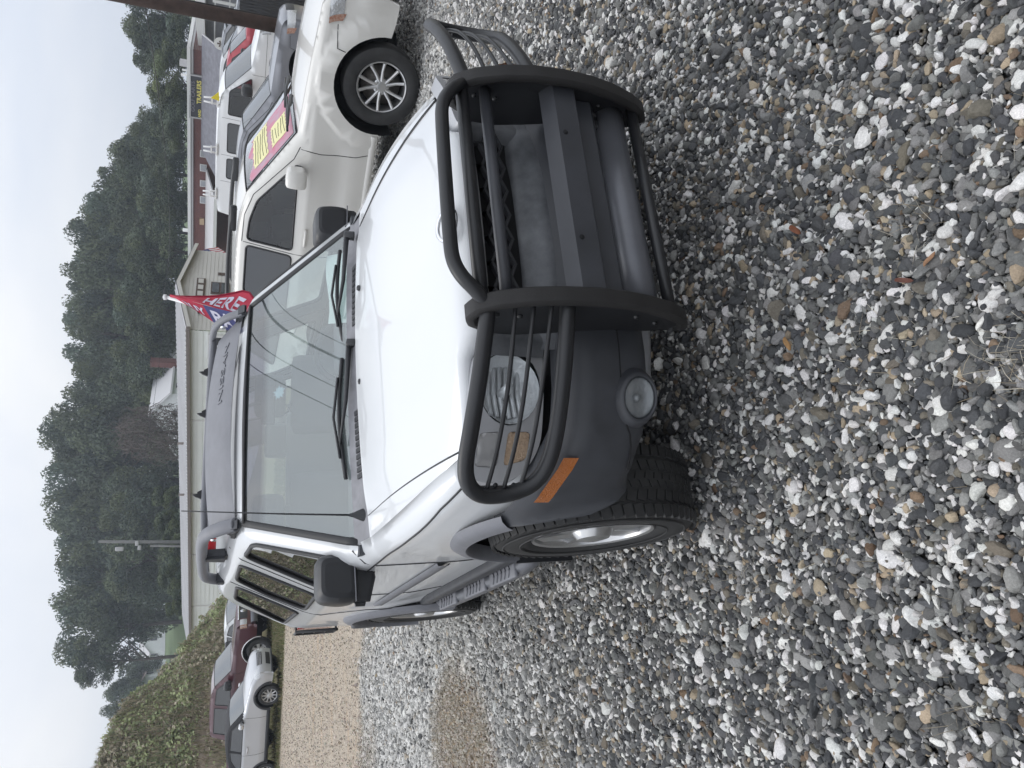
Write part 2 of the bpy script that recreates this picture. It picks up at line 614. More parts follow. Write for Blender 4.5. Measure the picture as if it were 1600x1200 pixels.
def ground_material():
    m_, t, b = _nodes('gravel lot ground')
    n, l = t.nodes.new, t.links.new
    geo = n('ShaderNodeNewGeometry')
    sp = n('ShaderNodeSeparateXYZ')
    l(geo.outputs['Position'], sp.inputs[0])

    def noise(scale, det=5, rough=0.6, stretch=None):
        z = n('ShaderNodeTexNoise')
        z.inputs['Scale'].default_value = scale
        z.inputs['Detail'].default_value = det
        z.inputs['Roughness'].default_value = rough
        if stretch:
            mp_ = n('ShaderNodeMapping')
            mp_.inputs['Scale'].default_value = stretch
            mp_.inputs['Rotation'].default_value = (0, 0, -YAW)
            l(geo.outputs['Position'], mp_.inputs[0])
            l(mp_.outputs[0], z.inputs['Vector'])
        else:
            l(geo.outputs['Position'], z.inputs['Vector'])
        return z.outputs['Fac']

    def math_(op, a, b_=None):
        k = n('ShaderNodeMath')
        k.operation = op
        for i, v in enumerate((a, b_)):
            if v is None: continue
            if isinstance(v, (int, float)): k.inputs[i].default_value = v
            else: l(v, k.inputs[i])
        return k.outputs[0]

    def rng(v, a, c, lo=0.0, hi=1.0):
        k = n('ShaderNodeMapRange')
        k.interpolation_type = 'SMOOTHSTEP'
        for i, q in ((1, a), (2, c), (3, lo), (4, hi)):
            k.inputs[i].default_value = q
        l(v, k.inputs[0])
        return k.outputs[0]

    def mixc(f, c1, c2):
        k = n('ShaderNodeMixRGB')
        for i, v in ((0, f), (1, c1), (2, c2)):
            if isinstance(v, (int, float)): k.inputs[i].default_value = v
            elif isinstance(v, tuple): k.inputs[i].default_value = (*v, 1)
            else: l(v, k.inputs[i])
        return k.outputs[0]

    def ramp(v, stops):
        k = n('ShaderNodeValToRGB')
        e = k.color_ramp.elements
        e[0].position, e[0].color = stops[0][0], (*stops[0][1], 1)
        e[1].position, e[1].color = stops[-1][0], (*stops[-1][1], 1)
        for p, c in stops[1:-1]:
            q = e.new(p)
            q.color = (*c, 1)
        l(v, k.inputs[0])
        return k.outputs[0]

    big = noise(0.35, 4)
    mid = noise(2.2, 5)
    fwd_n = math_('ADD', math_('MULTIPLY', sp.outputs[0], float(EF[0])), math_('MULTIPLY', sp.outputs[1], float(EF[1])))
    fwd_n = math_('SUBTRACT', fwd_n, float(CAM[0] * EF[0] + CAM[1] * EF[1]))
    wob = math_('MULTIPLY', math_('SUBTRACT', mid, 0.5), 1.6)
    # crushed stone seen from afar: cells of differing stone colour
    vo = n('ShaderNodeTexVoronoi')
    vo.inputs['Scale'].default_value = 48
    l(geo.outputs['Position'], vo.inputs['Vector'])
    vsep = n('ShaderNodeSeparateColor')
    l(vo.outputs['Color'], vsep.inputs[0])
    stone = ramp(vsep.outputs[0], [(0.0, (0.14, 0.14, 0.14)), (0.45, (0.28, 0.275, 0.265)), (0.62, (0.38, 0.37, 0.355)), (0.85, (0.5, 0.49, 0.47)), (1.0, (0.58, 0.57, 0.545))])
    vo2 = n('ShaderNodeTexVoronoi')
    vo2.inputs['Scale'].default_value = 75
    l(geo.outputs['Position'], vo2.inputs['Vector'])
    vsep2 = n('ShaderNodeSeparateColor')
    l(vo2.outputs['Color'], vsep2.inputs[0])
    tanst = ramp(vsep2.outputs[0], [(0.0, (0.26, 0.22, 0.175)), (0.5, (0.44, 0.375, 0.30)), (1.0, (0.60, 0.53, 0.44))])
    streak = noise(1.0, 5, 0.6, (0.5, 2.6, 1))
    tan = mixc(rng(streak, 0.52, 0.66), tanst, (0.46, 0.36, 0.265))
    tan = mixc(rng(mid, 0.5, 0.7, 0, 0.25), tan, (0.36, 0.33, 0.30))
    tan = mixc(rng(noise(9.0, 6, 0.75), 0.42, 0.66, 0, 0.5), tan, (0.27, 0.225, 0.18))
    bare = (0.12, 0.115, 0.11)
    near_c = mixc(rng(math_('ADD', fwd_n, wob), 5.5, 8.0), bare, stone)
    c = mixc(rng(math_('ADD', sp.outputs[1], wob), 6.7, 7.9), near_c, tan)
    # dusty sandy wheel track in the grey stone at the left
    px = math_('DIVIDE', math_('ADD', math_('SUBTRACT', sp.outputs[0], -1.95), math_('MULTIPLY', wob, 0.3)), 0.8)
    py = math_('DIVIDE', math_('ADD', math_('SUBTRACT', sp.outputs[1], 3.35), math_('MULTIPLY', wob, 0.5)), 0.85)
    rr = math_('ADD', math_('MULTIPLY', px, px), math_('MULTIPLY', py, py))
    c = mixc(rng(rr, 0.5, 1.3, 1.0, 0.0), c, mixc(mid, (0.40, 0.31, 0.225), (0.48, 0.38, 0.28)))
    gn = math_('ADD', fwd_n, math_('MULTIPLY', wob, 0.5))
    grass = mixc(noise(3.0, 6), (0.10, 0.10, 0.05), (0.20, 0.17, 0.10))
    c = mixc(rng(gn, 20.9, 22.0), c, grass)
    lawn = mixc(noise(0.25, 6), (0.085, 0.125, 0.06), (0.13, 0.165, 0.085))
    c = mixc(rng(gn, 52, 60), c, lawn)
    l(c, b.inputs['Base Color'])
    b.inputs['Roughness'].default_value = 0.95
    b.inputs['Specular IOR Level'].default_value = 0.15
    bp = n('ShaderNodeBump')
    bp.inputs['Strength'].default_value = 0.9
    bp.inputs['Distance'].default_value = 0.02
    hsum = math_('SUBTRACT', math_('MULTIPLY', noise(38, 4), 0.8), math_('MULTIPLY', vo.outputs['Distance'], 0.9))
    l(hsum, bp.inputs['Height'])
    l(bp.outputs[0], b.inputs['Normal'])
    return m_


def build_ground():
    nth = 220
    rad = np.concatenate([[0.0], np.geomspace(0.25, 900, 150)])
    th = np.linspace(0, 2 * PI, nth, endpoint=False)
    X = CAM[0] + rad[:, None] * np.cos(th)[None, :]
    Y = CAM[1] + rad[:, None] * np.sin(th)[None, :]
    Z = ground_h(X, Y)
    und = np.array([[mnoise.noise(Vector((float(x) * 0.5, float(y) * 0.5, 0))) for x, y in zip(rx, ry)] for rx, ry in zip(X, Y)])
    Z = Z + und * 0.015 - 0.02
    V = np.stack([X, Y, Z], -1).reshape(-1, 3)
    F = []
    i = np.arange(len(rad) - 1)[:, None] * nth
    j = np.arange(nth)[None, :]
    j2 = (j + 1) % nth
    F = np.stack([i + j, i + j2, i + nth + j2, i + nth + j], -1).reshape(-1, 4)[:, ::-1]
    me = np_mesh('ground', V, F, ground_material(), smooth=True)
    add_mesh('ground', me, kind='structure', label='gravel car lot, grey stone in front and tan behind')


build_ground()


# ------------------------------------------------------------------ gravel: crushed stones lying on the ground
def stone_mesh(k, rng):
    bm = bmesh.new()
    bmesh.ops.create_icosphere(bm, subdivisions=3 if k < 12 else 2, radius=1.0)
    V = np.array([v.co[:] for v in bm.verts])
    F = np.array([[v.index for v in f.verts] for f in bm.faces])
    bm.free()
    V /= np.linalg.norm(V, axis=1, keepdims=True)
    npl = int(rng.integers(7, 12))
    nrm = rng.normal(size=(npl, 3))
    nrm /= np.linalg.norm(nrm, axis=1, keepdims=True)
    h = rng.uniform(0.66, 1.0, npl)
    dots = V @ nrm.T
    lim = np.where(dots > 0.05, h[None, :] / np.maximum(dots, 0.05), 9.0)
    srt = np.sort(lim, axis=1)
    r_ = np.minimum(srt[:, 0], 1.15)
    r_ *= 1 + 0.03 * np.sin(V[:, 0] * 7 + k) * np.cos(V[:, 1] * 6 + 2 * k)
    V = V * r_[:, None]
    V *= np.array([1.0, rng.uniform(0.60, 0.92), rng.uniform(0.38, 0.70)])
    me = np_mesh('stone', V, F, MSTONE, smooth=True)
    me.set_sharp_from_angle(angle=R(18))
    return me


def stone_material():
    m_, t, b = _nodes('crushed stone')
    n, l = t.nodes.new, t.links.new
    a = n('ShaderNodeAttribute')
    a.attribute_type = 'INSTANCER'
    a.attribute_name = 'tint'
    tc_ = n('ShaderNodeTexCoord')
    z = n('ShaderNodeTexNoise')
    z.inputs['Scale'].default_value = 4.5
    z.inputs['Detail'].default_value = 7
    z.inputs['Roughness'].default_value = 0.75
    l(tc_.outputs['Object'], z.inputs['Vector'])
    mr_ = n('ShaderNodeMapRange')
    mr_.inputs[1].default_value = 0.3
    mr_.inputs[2].default_value = 0.7
    mr_.inputs[3].default_value = 0.62
    mr_.inputs[4].default_value = 1.22
    l(z.outputs['Fac'], mr_.inputs[0])
    sc = n('ShaderNodeVectorMath')
    sc.operation = 'SCALE'
    l(a.outputs['Color'], sc.inputs[0])
    l(mr_.outputs[0], sc.inputs['Scale'])
    l(sc.outputs[0], b.inputs['Base Color'])
    b.inputs['Roughness'].default_value = 0.92
    b.inputs['Specular IOR Level'].default_value = 0.18
    bp = n('ShaderNodeBump')
    bp.inputs['Strength'].default_value = 0.25
    bp.inputs['Distance'].default_value = 0.1
    l(z.outputs['Fac'], bp.inputs['Height'])
    l(bp.outputs[0], b.inputs['Normal'])
    return m_


MSTONE = stone_material()
stone_col = bpy.data.collections.new('stone_kinds')
for k in range(16):
    so_ = bpy.data.objects.new('stone', stone_mesh(k, np.random.default_rng(100 + k)))
    stone_col.objects.link(so_)


def scatter_points():
    rng = np.random.default_rng(11)
    out_ = []
    # (fwd from, to, spacing, mean half length, layers)
    for f0, f1, sp_, hl, layers in ((-0.5, 3.2, 0.0146, 0.0104, 2), (3.2, 6.0, 0.0165, 0.0113, 2), (6.0, 9.5, 0.025, 0.0152, 1), (9.5, 21.0, 0.060, 0.018, 1)):
        for ly in range(layers):
            w0, w1 = -0.62 * f1 - 1.9, 0.62 * f1 + 1.9
            a, b_ = np.meshgrid(np.arange(w0, w1, sp_), np.arange(f0, f1, sp_ * 0.87))
            a = a + (np.arange(a.shape[0])[:, None] % 2) * sp_ * 0.5
            lat = (a + rng.uniform(-0.55, 0.55, a.shape) * sp_).ravel()
            fwd = (b_ + rng.uniform(-0.55, 0.55, a.shape) * sp_).ravel()
            ok = (lat > -0.60 * fwd - 1.8) & (lat < 0.60 * fwd + 1.8)
            if ly == 1:
                ok &= rng.random(lat.shape) < 0.72
            lat, fwd = lat[ok], fwd[ok]
            x, y = from_latfwd(lat, fwd)
            s = hl * np.exp(rng.normal(0, 0.38, x.shape)) * (1.12 if ly == 1 else 1.0)
            big = rng.random(x.shape) < 0.02
            s = np.where(big, s * 1.55, s)
            s = np.clip(s, 0.005, 0.036)
            z = ground_h(x, y) + (0.0 if ly == 0 else 0.008) + rng.uniform(-0.007, 0.005, x.shape)
            out_.append(np.stack([x, y, z, s, np.full(x.shape, ly)], 1))
    return np.concatenate(out_)


def build_gravel():
    rng = np.random.default_rng(5)
    Pn = scatter_points()
    x, y, z, s, ly = Pn.T
    n_ = len(x)
    nz_ = np.array([mnoise.noise(Vector((float(a) * 1.3, float(b_) * 1.3, 3.0))) for a, b_ in zip(x, y)])
    tanw = sstep((y + nz_ * 1.1 - 6.6) / 1.3)
    rr = ((x + 1.95 + nz_ * 0.25) / 0.85) ** 2 + ((y - 3.35 + nz_ * 0.4) / 0.9) ** 2
    sand = 1 - sstep((rr - 0.35) / 0.9)
    keep = rng.random(n_) > np.maximum(sand * 0.62, tanw * 0.42)
    keep &= ~((y > 7.2) & (rng.random(n_) < 0.1))
    x, y, z, s, ly, tanw, sand = [q[keep] for q in (x, y, z, s, ly, tanw, sand)]
    n_ = len(x)
    s = s * (1 - 0.38 * tanw) * (1 - 0.3 * sand)
    z = z - 0.008 * sand
    u = rng.random(n_)
    br = rng.uniform(0.75, 1.25, n_)[:, None]
    pal = np.zeros((n_, 3))
    c_dark = np.array([0.066, 0.068, 0.072])
    c_dk2 = np.array([0.118, 0.117, 0.113])
    c_mid = np.array([0.225, 0.222, 0.214])
    c_wht = np.array([0.66, 0.645, 0.62])
    c_tan = np.array([0.34, 0.275, 0.195])
    c_rst = np.array([0.17, 0.115, 0.075])
    edges = [(0.33, c_dark), (0.50, c_dk2), (0.56, np.array([0.15, 0.132, 0.105])), (0.765, c_mid), (0.95, c_wht), (0.984, c_tan), (1.01, c_rst)]
    lo = 0.0
    for hi, c in edges:
        k = (u >= lo) & (u < hi)
        pal[k] = c
        lo = hi
    isw = (u >= 0.765) & (u < 0.95)
    pal *= np.where(isw[:, None], 0.82 + 0.3 * rng.random((n_, 1)), br)
    pal *= 1 + rng.uniform(-0.018, 0.018, (n_, 3))
    # stones further off painted paler for the light grazing them
    grazing_lift = np.clip(0.06 + 0.86 * sstep((y - 0.2) / 3.6), 0, 0.9)[:, None] * rng.random((n_, 1)) ** 0.8
    pal = pal * (1 - grazing_lift) + np.array([0.66, 0.645, 0.61]) * grazing_lift
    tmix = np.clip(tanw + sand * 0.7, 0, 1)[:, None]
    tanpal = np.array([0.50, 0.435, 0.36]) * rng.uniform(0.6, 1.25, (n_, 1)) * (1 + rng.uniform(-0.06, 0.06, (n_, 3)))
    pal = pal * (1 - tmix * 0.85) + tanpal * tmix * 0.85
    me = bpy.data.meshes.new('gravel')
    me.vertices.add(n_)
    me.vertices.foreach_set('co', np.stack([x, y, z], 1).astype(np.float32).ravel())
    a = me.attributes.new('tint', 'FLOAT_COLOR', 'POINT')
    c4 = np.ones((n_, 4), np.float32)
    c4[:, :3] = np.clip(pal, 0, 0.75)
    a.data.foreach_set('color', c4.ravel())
    a = me.attributes.new('turn', 'FLOAT_VECTOR', 'POINT')
    tilt = rng.normal(0, 0.45, (n_, 2))
    flip = rng.random(n_) < 0.2
    tilt[flip] += rng.normal(0, 0.9, (flip.sum(), 2))
    a.data.foreach_set('vector', np.concatenate([tilt, rng.uniform(0, 2 * PI, (n_, 1))], 1).astype(np.float32).ravel())
    a = me.attributes.new('size', 'FLOAT_VECTOR', 'POINT')
    sv = s[:, None] * rng.uniform(0.82, 1.2, (n_, 3))
    a.data.foreach_set('vector', sv.astype(np.float32).ravel())
    a = me.attributes.new('pick', 'INT', 'POINT')
    rnd = rng.integers(0, 12, n_)
    rnd = np.where(latfwd(x, y)[1] > 5.0, rng.integers(12, 16, n_), rnd)
    a.data.foreach_set('value', rnd.astype(np.int32))
    o = add_mesh('gravel', me, kind='stuff', label='loose grey and white crushed stones covering the lot')
    ng = bpy.data.node_groups.new('scatter stones', 'GeometryNodeTree')
    ng.interface.new_socket('Geometry', in_out='INPUT', socket_type='NodeSocketGeometry')
    ng.interface.new_socket('Geometry', in_out='OUTPUT', socket_type='NodeSocketGeometry')
    n, l = ng.nodes.new, ng.links.new
    gi, go = n('NodeGroupInput'), n('NodeGroupOutput')
    m2p = n('GeometryNodeMeshToPoints')
    m2p.inputs['Radius'].default_value = 0.001
    ci = n('GeometryNodeCollectionInfo')
    ci.inputs['Collection'].default_value = stone_col
    ci.inputs['Separate Children'].default_value = True
    ci.inputs['Reset Children'].default_value = True
    iop = n('GeometryNodeInstanceOnPoints')
    iop.inputs['Pick Instance'].default_value = True

    def named(nm, ty):
        q = n('GeometryNodeInputNamedAttribute')
        q.data_type = ty
        q.inputs['Name'].default_value = nm
        return q.outputs['Attribute']
    l(gi.outputs[0], m2p.inputs['Mesh'])
    l(m2p.outputs[0], iop.inputs['Points'])
    l(ci.outputs[0], iop.inputs['Instance'])
    l(named('pick', 'INT'), iop.inputs['Instance Index'])
    e2r = n('FunctionNodeEulerToRotation')
    l(named('turn', 'FLOAT_VECTOR'), e2r.inputs[0])
    l(e2r.outputs[0], iop.inputs['Rotation'])
    l(named('size', 'FLOAT_VECTOR'), iop.inputs['Scale'])
    l(iop.outputs[0], go.inputs[0])
    md = o.modifiers.new('stones', 'NODES')
    md.node_group = ng
    pass


build_gravel()
# ------------------------------------------------------------------ vehicle toolkit
# vehicle frame: front towards -y, front axle at y = 0, z up, x across


def chaikin(pts, it=1, keep_ends=True):
    """pts: list of (y, z, tag, cy, cz); corner cutting that keeps the tag of each stretch"""
    for _ in range(it):
        q = [pts[0]]
        n = len(pts)
        for i in range(n - 1):
            a, b = pts[i], pts[i + 1]
            f = lambda t: tuple(a[k] + (b[k] - a[k]) * t if k != 2 else a[2] for k in range(5))
            sharp_a = i == 0 or pts[i - 1][2] != a[2]
            sharp_b = i == n - 2 or b[2] != a[2]
            if sharp_a:
                q[-1] = a
            else:
                q.append(f(0.25))
            q.append(b if sharp_b else f(0.75))
        pts = q
    return pts


def in_poly(P, poly):
    x, y = P[:, 0], P[:, 1]
    ins = np.zeros(len(P), bool)
    n = len(poly)
    j = n - 1
    for i in range(n):
        xi, yi = poly[i]
        xj, yj = poly[j]
        c = ((yi > y) != (yj > y)) & (x < (xj - xi) * (y - yi) / ((yj - yi) if abs(yj - yi) > 1e-12 else 1e-12) + xi)
        ins ^= c
        j = i
    return ins


def seg_dist(P, line):
    d = np.full(len(P), 1e9)
    for a, b in zip(line[:-1], line[1:]):
        a, b = np.array(a), np.array(b)
        ab = b - a
        t = np.clip(((P - a) @ ab) / max(ab @ ab, 1e-12), 0, 1)
        d = np.minimum(d, np.linalg.norm(P - (a + t[:, None] * ab), axis=1))
    return d


def resample(poly, step, closed=True):
    out_ = []
    n = len(poly)
    for i in range(n if closed else n - 1):
        a, b = np.array(poly[i]), np.array(poly[(i + 1) % n])
        k = max(1, int(math.ceil(np.linalg.norm(b - a) / step)))
        for q in range(k):
            out_.append(tuple(a + (b - a) * q / k))
    if not closed:
        out_.append(tuple(poly[-1]))
    return out_


def round_poly(poly, r, seg=4):
    out_ = []
    n = len(poly)
    for i in range(n):
        p0, p1, p2 = np.array(poly[i - 1]), np.array(poly[i]), np.array(poly[(i + 1) % n])
        d0, d2 = p0 - p1, p2 - p1
        l0, l2 = np.linalg.norm(d0), np.linalg.norm(d2)
        rr = min(r, l0 * 0.45, l2 * 0.45)
        a, b = p1 + d0 / l0 * rr, p1 + d2 / l2 * rr
        for k in range(seg + 1):
            t = k / seg
            out_.append(tuple((1 - t) ** 2 * a + 2 * t * (1 - t) * p1 + t * t * b))
    return out_


def cdt_fill(outline, holes=(), step=0.06, extra=None):
    pts, edges = [], []

    def loop(poly):
        b = len(pts)
        pts.extend([Vector((float(p[0]), float(p[1]))) for p in poly])
        n = len(poly)
        edges.extend([(b + i, b + (i + 1) % n) for i in range(n)])
    loop(outline)
    for h in holes:
        loop(h)
    o_ = np.array(outline)
    lo, hi = o_.min(0), o_.max(0)
    gx, gy = np.meshgrid(np.arange(lo[0] + step / 2, hi[0], step), np.arange(lo[1] + step / 2, hi[1], step))
    G = np.stack([gx.ravel(), gy.ravel()], 1)
    k = in_poly(G, outline)
    for h in holes:
        k &= ~in_poly(G, h)
    G = G[k]
    if len(G):
        lines = [list(outline) + [outline[0]]] + [list(h) + [h[0]] for h in holes]
        d = np.full(len(G), 1e9)
        for ln in lines:
            d = np.minimum(d, seg_dist(G, ln))
        G = G[d > step * 0.35]
        if extra is not None and len(extra):
            k = in_poly(extra, outline)
            for h in holes:
                k &= ~in_poly(extra, h)
            extra = extra[k]
            d = np.full(len(extra), 1e9)
            for ln in lines[1:]:
                d = np.minimum(d, seg_dist(extra, ln))
            extra = extra[d > 0.012]
            d2 = seg_dist(G, lines[0])
            G = np.concatenate([G[d2 > 0.11], extra])
    pts.extend([Vector((float(a), float(b))) for a, b in G])
    v, e, f, *_ = delaunay_2d_cdt(pts, edges, [], 0, 1e-6)
    V = np.array([tuple(q) for q in v])
    T = np.array([t for t in f if len(t) == 3])
    c = V[T].mean(1)
    k = in_poly(c, outline)
    for h in holes:
        k &= ~in_poly(c, h)
    T = T[k]
    a = V[T]
    ar = (a[:, 1, 0] - a[:, 0, 0]) * (a[:, 2, 1] - a[:, 0, 1]) - (a[:, 2, 0] - a[:, 0, 0]) * (a[:, 1, 1] - a[:, 0, 1])
    T[ar < 0] = T[ar < 0][:, ::-1]
    return V, T[np.abs(ar) > 1e-9]


class Shell:
    """car body from a side profile and a half-width law"""
    def __init__(s, prof, W2, zb, tumble, sill, arches, ra, Rf=0.07, taper_f=(0.08, 0.7), taper_r=(0.05, 0.6), tuck=0.04, it=1, crown=0.03, step=0.07, extra_hw=None):
        s.prof = chaikin(prof, it)
        s.W2, s.zb, s.tum, s.Rf, s.tuck, s.crown, s.step = W2, zb, tumble, Rf, tuck, crown, step
        s.tf, s.tr, s.sill, s.arches, s.ra = taper_f, taper_r, sill, arches, ra
        s.y0, s.y1 = min(p[0] for p in s.prof), max(p[0] for p in s.prof)
        s.line = [(p[0], p[1]) for p in s.prof]
        s.extra = extra_hw

    def hw(s, y, z):
        y, z = np.asarray(y, float), np.asarray(z, float)
        w = s.W2 - s.tum * np.clip(z - s.zb, 0, None) - s.tuck * sstep((s.sill + 0.25 - z) / 0.3)
        w = w - s.tf[0] * np.clip(1 - (y - s.y0) / s.tf[1], 0, 1) ** 2
        w = w - s.tr[0] * np.clip(1 - (s.y1 - y) / s.tr[1], 0, 1) ** 2
        if s.extra is not None:
            w = w + s.extra(y, z)
        return w

    def sx(s, y, z):
        y, z = np.atleast_1d(np.asarray(y, float)), np.atleast_1d(np.asarray(z, float))
        d = seg_dist(np.stack([y, z], 1), s.line)
        e = np.clip(s.Rf - d, 0, s.Rf)
        return s.hw(y, z) - (s.Rf - np.sqrt(np.maximum(s.Rf ** 2 - e ** 2, 0)))

    def pt(s, y, z, side=-1, off=0.0):
        x = s.sx([y], [z])[0]
        return (side * (x + off), y, z)

    def outline(s):
        pts = list(s.line)
        yr, zr = pts[-1]
        yf, zf = pts[0]
        bot = []
        for (yc, zc) in sorted(s.arches, reverse=True):
            dz = s.sill - zc
            a0 = math.asin(max(-1, min(1, dz / s.ra)))
            # from the rear foot over the top to the front foot
            for k in range(25):
                an = a0 + (PI - 2 * a0) * k / 24
                bot.append((yc + s.ra * math.cos(an), zc + s.ra * math.sin(an)))
        out_ = pts + ([(yr, s.sill)] if zr > s.sill + 0.01 else []) + bot + ([(yf, s.sill)] if zf > s.sill + 0.01 else [])
        cl = [out_[0]]
        for p in out_[1:]:
            if math.hypot(p[0] - cl[-1][0], p[1] - cl[-1][1]) > 1e-4:
                cl.append(p)
        return cl

    def side_mesh(s, mb_list, holes, sides=(-1, 1), off=0.0, outline=None, step=None):
        """append side panels to lists V, F, N"""
        ol = resample(outline or s.outline(), 0.09)
        extra = None
        if outline is None and s.step < 0.08:
            ln = np.array(resample(s.line, 0.045, closed=False))
            tg = np.gradient(ln, axis=0)
            nn = np.stack([tg[:, 1], -tg[:, 0]], 1) / (np.linalg.norm(tg, axis=1, keepdims=True) + 1e-9)
            extra = np.concatenate([ln + nn * q * s.Rf for q in (0.12, 0.3, 0.55, 0.85, 1.25)])
        V2, T = cdt_fill(ol, [resample(h, 0.09) for h in holes], step or s.step, extra)
        h = 1e-3
        x = s.sx(V2[:, 0], V2[:, 1])
        fy = (s.sx(V2[:, 0] + h, V2[:, 1]) - s.sx(V2[:, 0] - h, V2[:, 1])) / (2 * h)
        fz = (s.sx(V2[:, 0], V2[:, 1] + h) - s.sx(V2[:, 0], V2[:, 1] - h)) / (2 * h)
        fy, fz = np.clip(fy, -3, 3), np.clip(fz, -3, 3)
        for sd in sides:
            V = np.stack([sd * (x + off), V2[:, 0], V2[:, 1]], 1)
            Nn = np.stack([np.full(len(x), float(sd)), -fy, -fz], 1)
            Nn /= np.linalg.norm(Nn, axis=1, keepdims=True)
            F = T if sd > 0 else T[:, ::-1]
            mb_list.append((V, F, Nn))

    def skin_rows(s, tags):
        """list of runs; each run is a list of profile points whose stretch has one of the tags"""
        runs, cur = [], []
        P = s.prof
        for i in range(len(P) - 1):
            if P[i][2] in tags:
                if not cur: cur = [P[i]]
                cur.append(P[i + 1])
            elif cur:
                runs.append(cur)
                cur = []
        if cur: runs.append(cur)
        return runs

    def row(s, p, n=14, u0=-1.0, u1=1.0, inset=0.0, off=(0, 0)):
        y, z, _, cy, cz = p
        xe = float(s.hw(y, z)) - s.Rf - inset
        r_ = []
        for k in range(n + 1):
            u = u0 + (u1 - u0) * k / n
            c = 1 - u * u
            r_.append((u * xe, y + cy * c + off[0], z + cz * c + off[1]))
        return r_

    def skin(s, mb, tags, n=14, **kw):
        for run in s.skin_rows(tags):
            # subdivide long stretches
            pts = [run[0]]
            for a, b in zip(run[:-1], run[1:]):
                k = max(1, int(math.hypot(b[0] - a[0], b[1] - a[1]) / 0.12))
                for q in range(1, k + 1):
                    t = q / k
                    pts.append((a[0] + (b[0] - a[0]) * t, a[1] + (b[1] - a[1]) * t, a[2], a[3] + (b[3] - a[3]) * t, a[4] + (b[4] - a[4]) * t))
            mb.grid([s.row(p, n, **kw) for p in pts])


def sides_object(name, parts, mats, parent, **tags):
    V = np.concatenate([p[0] for p in parts])
    Nn = np.concatenate([p[2] for p in parts])
    b, F = 0, []
    for p in parts:
        F.append(p[1] + b)
        b += len(p[0])
    me = np_mesh(name, V, np.concatenate(F), mats, smooth=True)
    me.normals_split_custom_set_from_vertices([tuple(map(float, q)) for q in Nn])
    return add_mesh(name, me, parent, **tags)


def seal_loop(mb, sh, poly, side, r=0.009, off=0.002):
    pts = [sh.pt(y, z, side, off) for y, z in resample(poly, 0.08)]
    pts.append(pts[0])
    mb.tube(pts, r, 6, caps=False)


def seam(mb, sh, line, side, r=0.0035, off=0.0005):
    mb.tube([sh.pt(y, z, side, off) for y, z in resample(line, 0.06, closed=False)], r, 5)


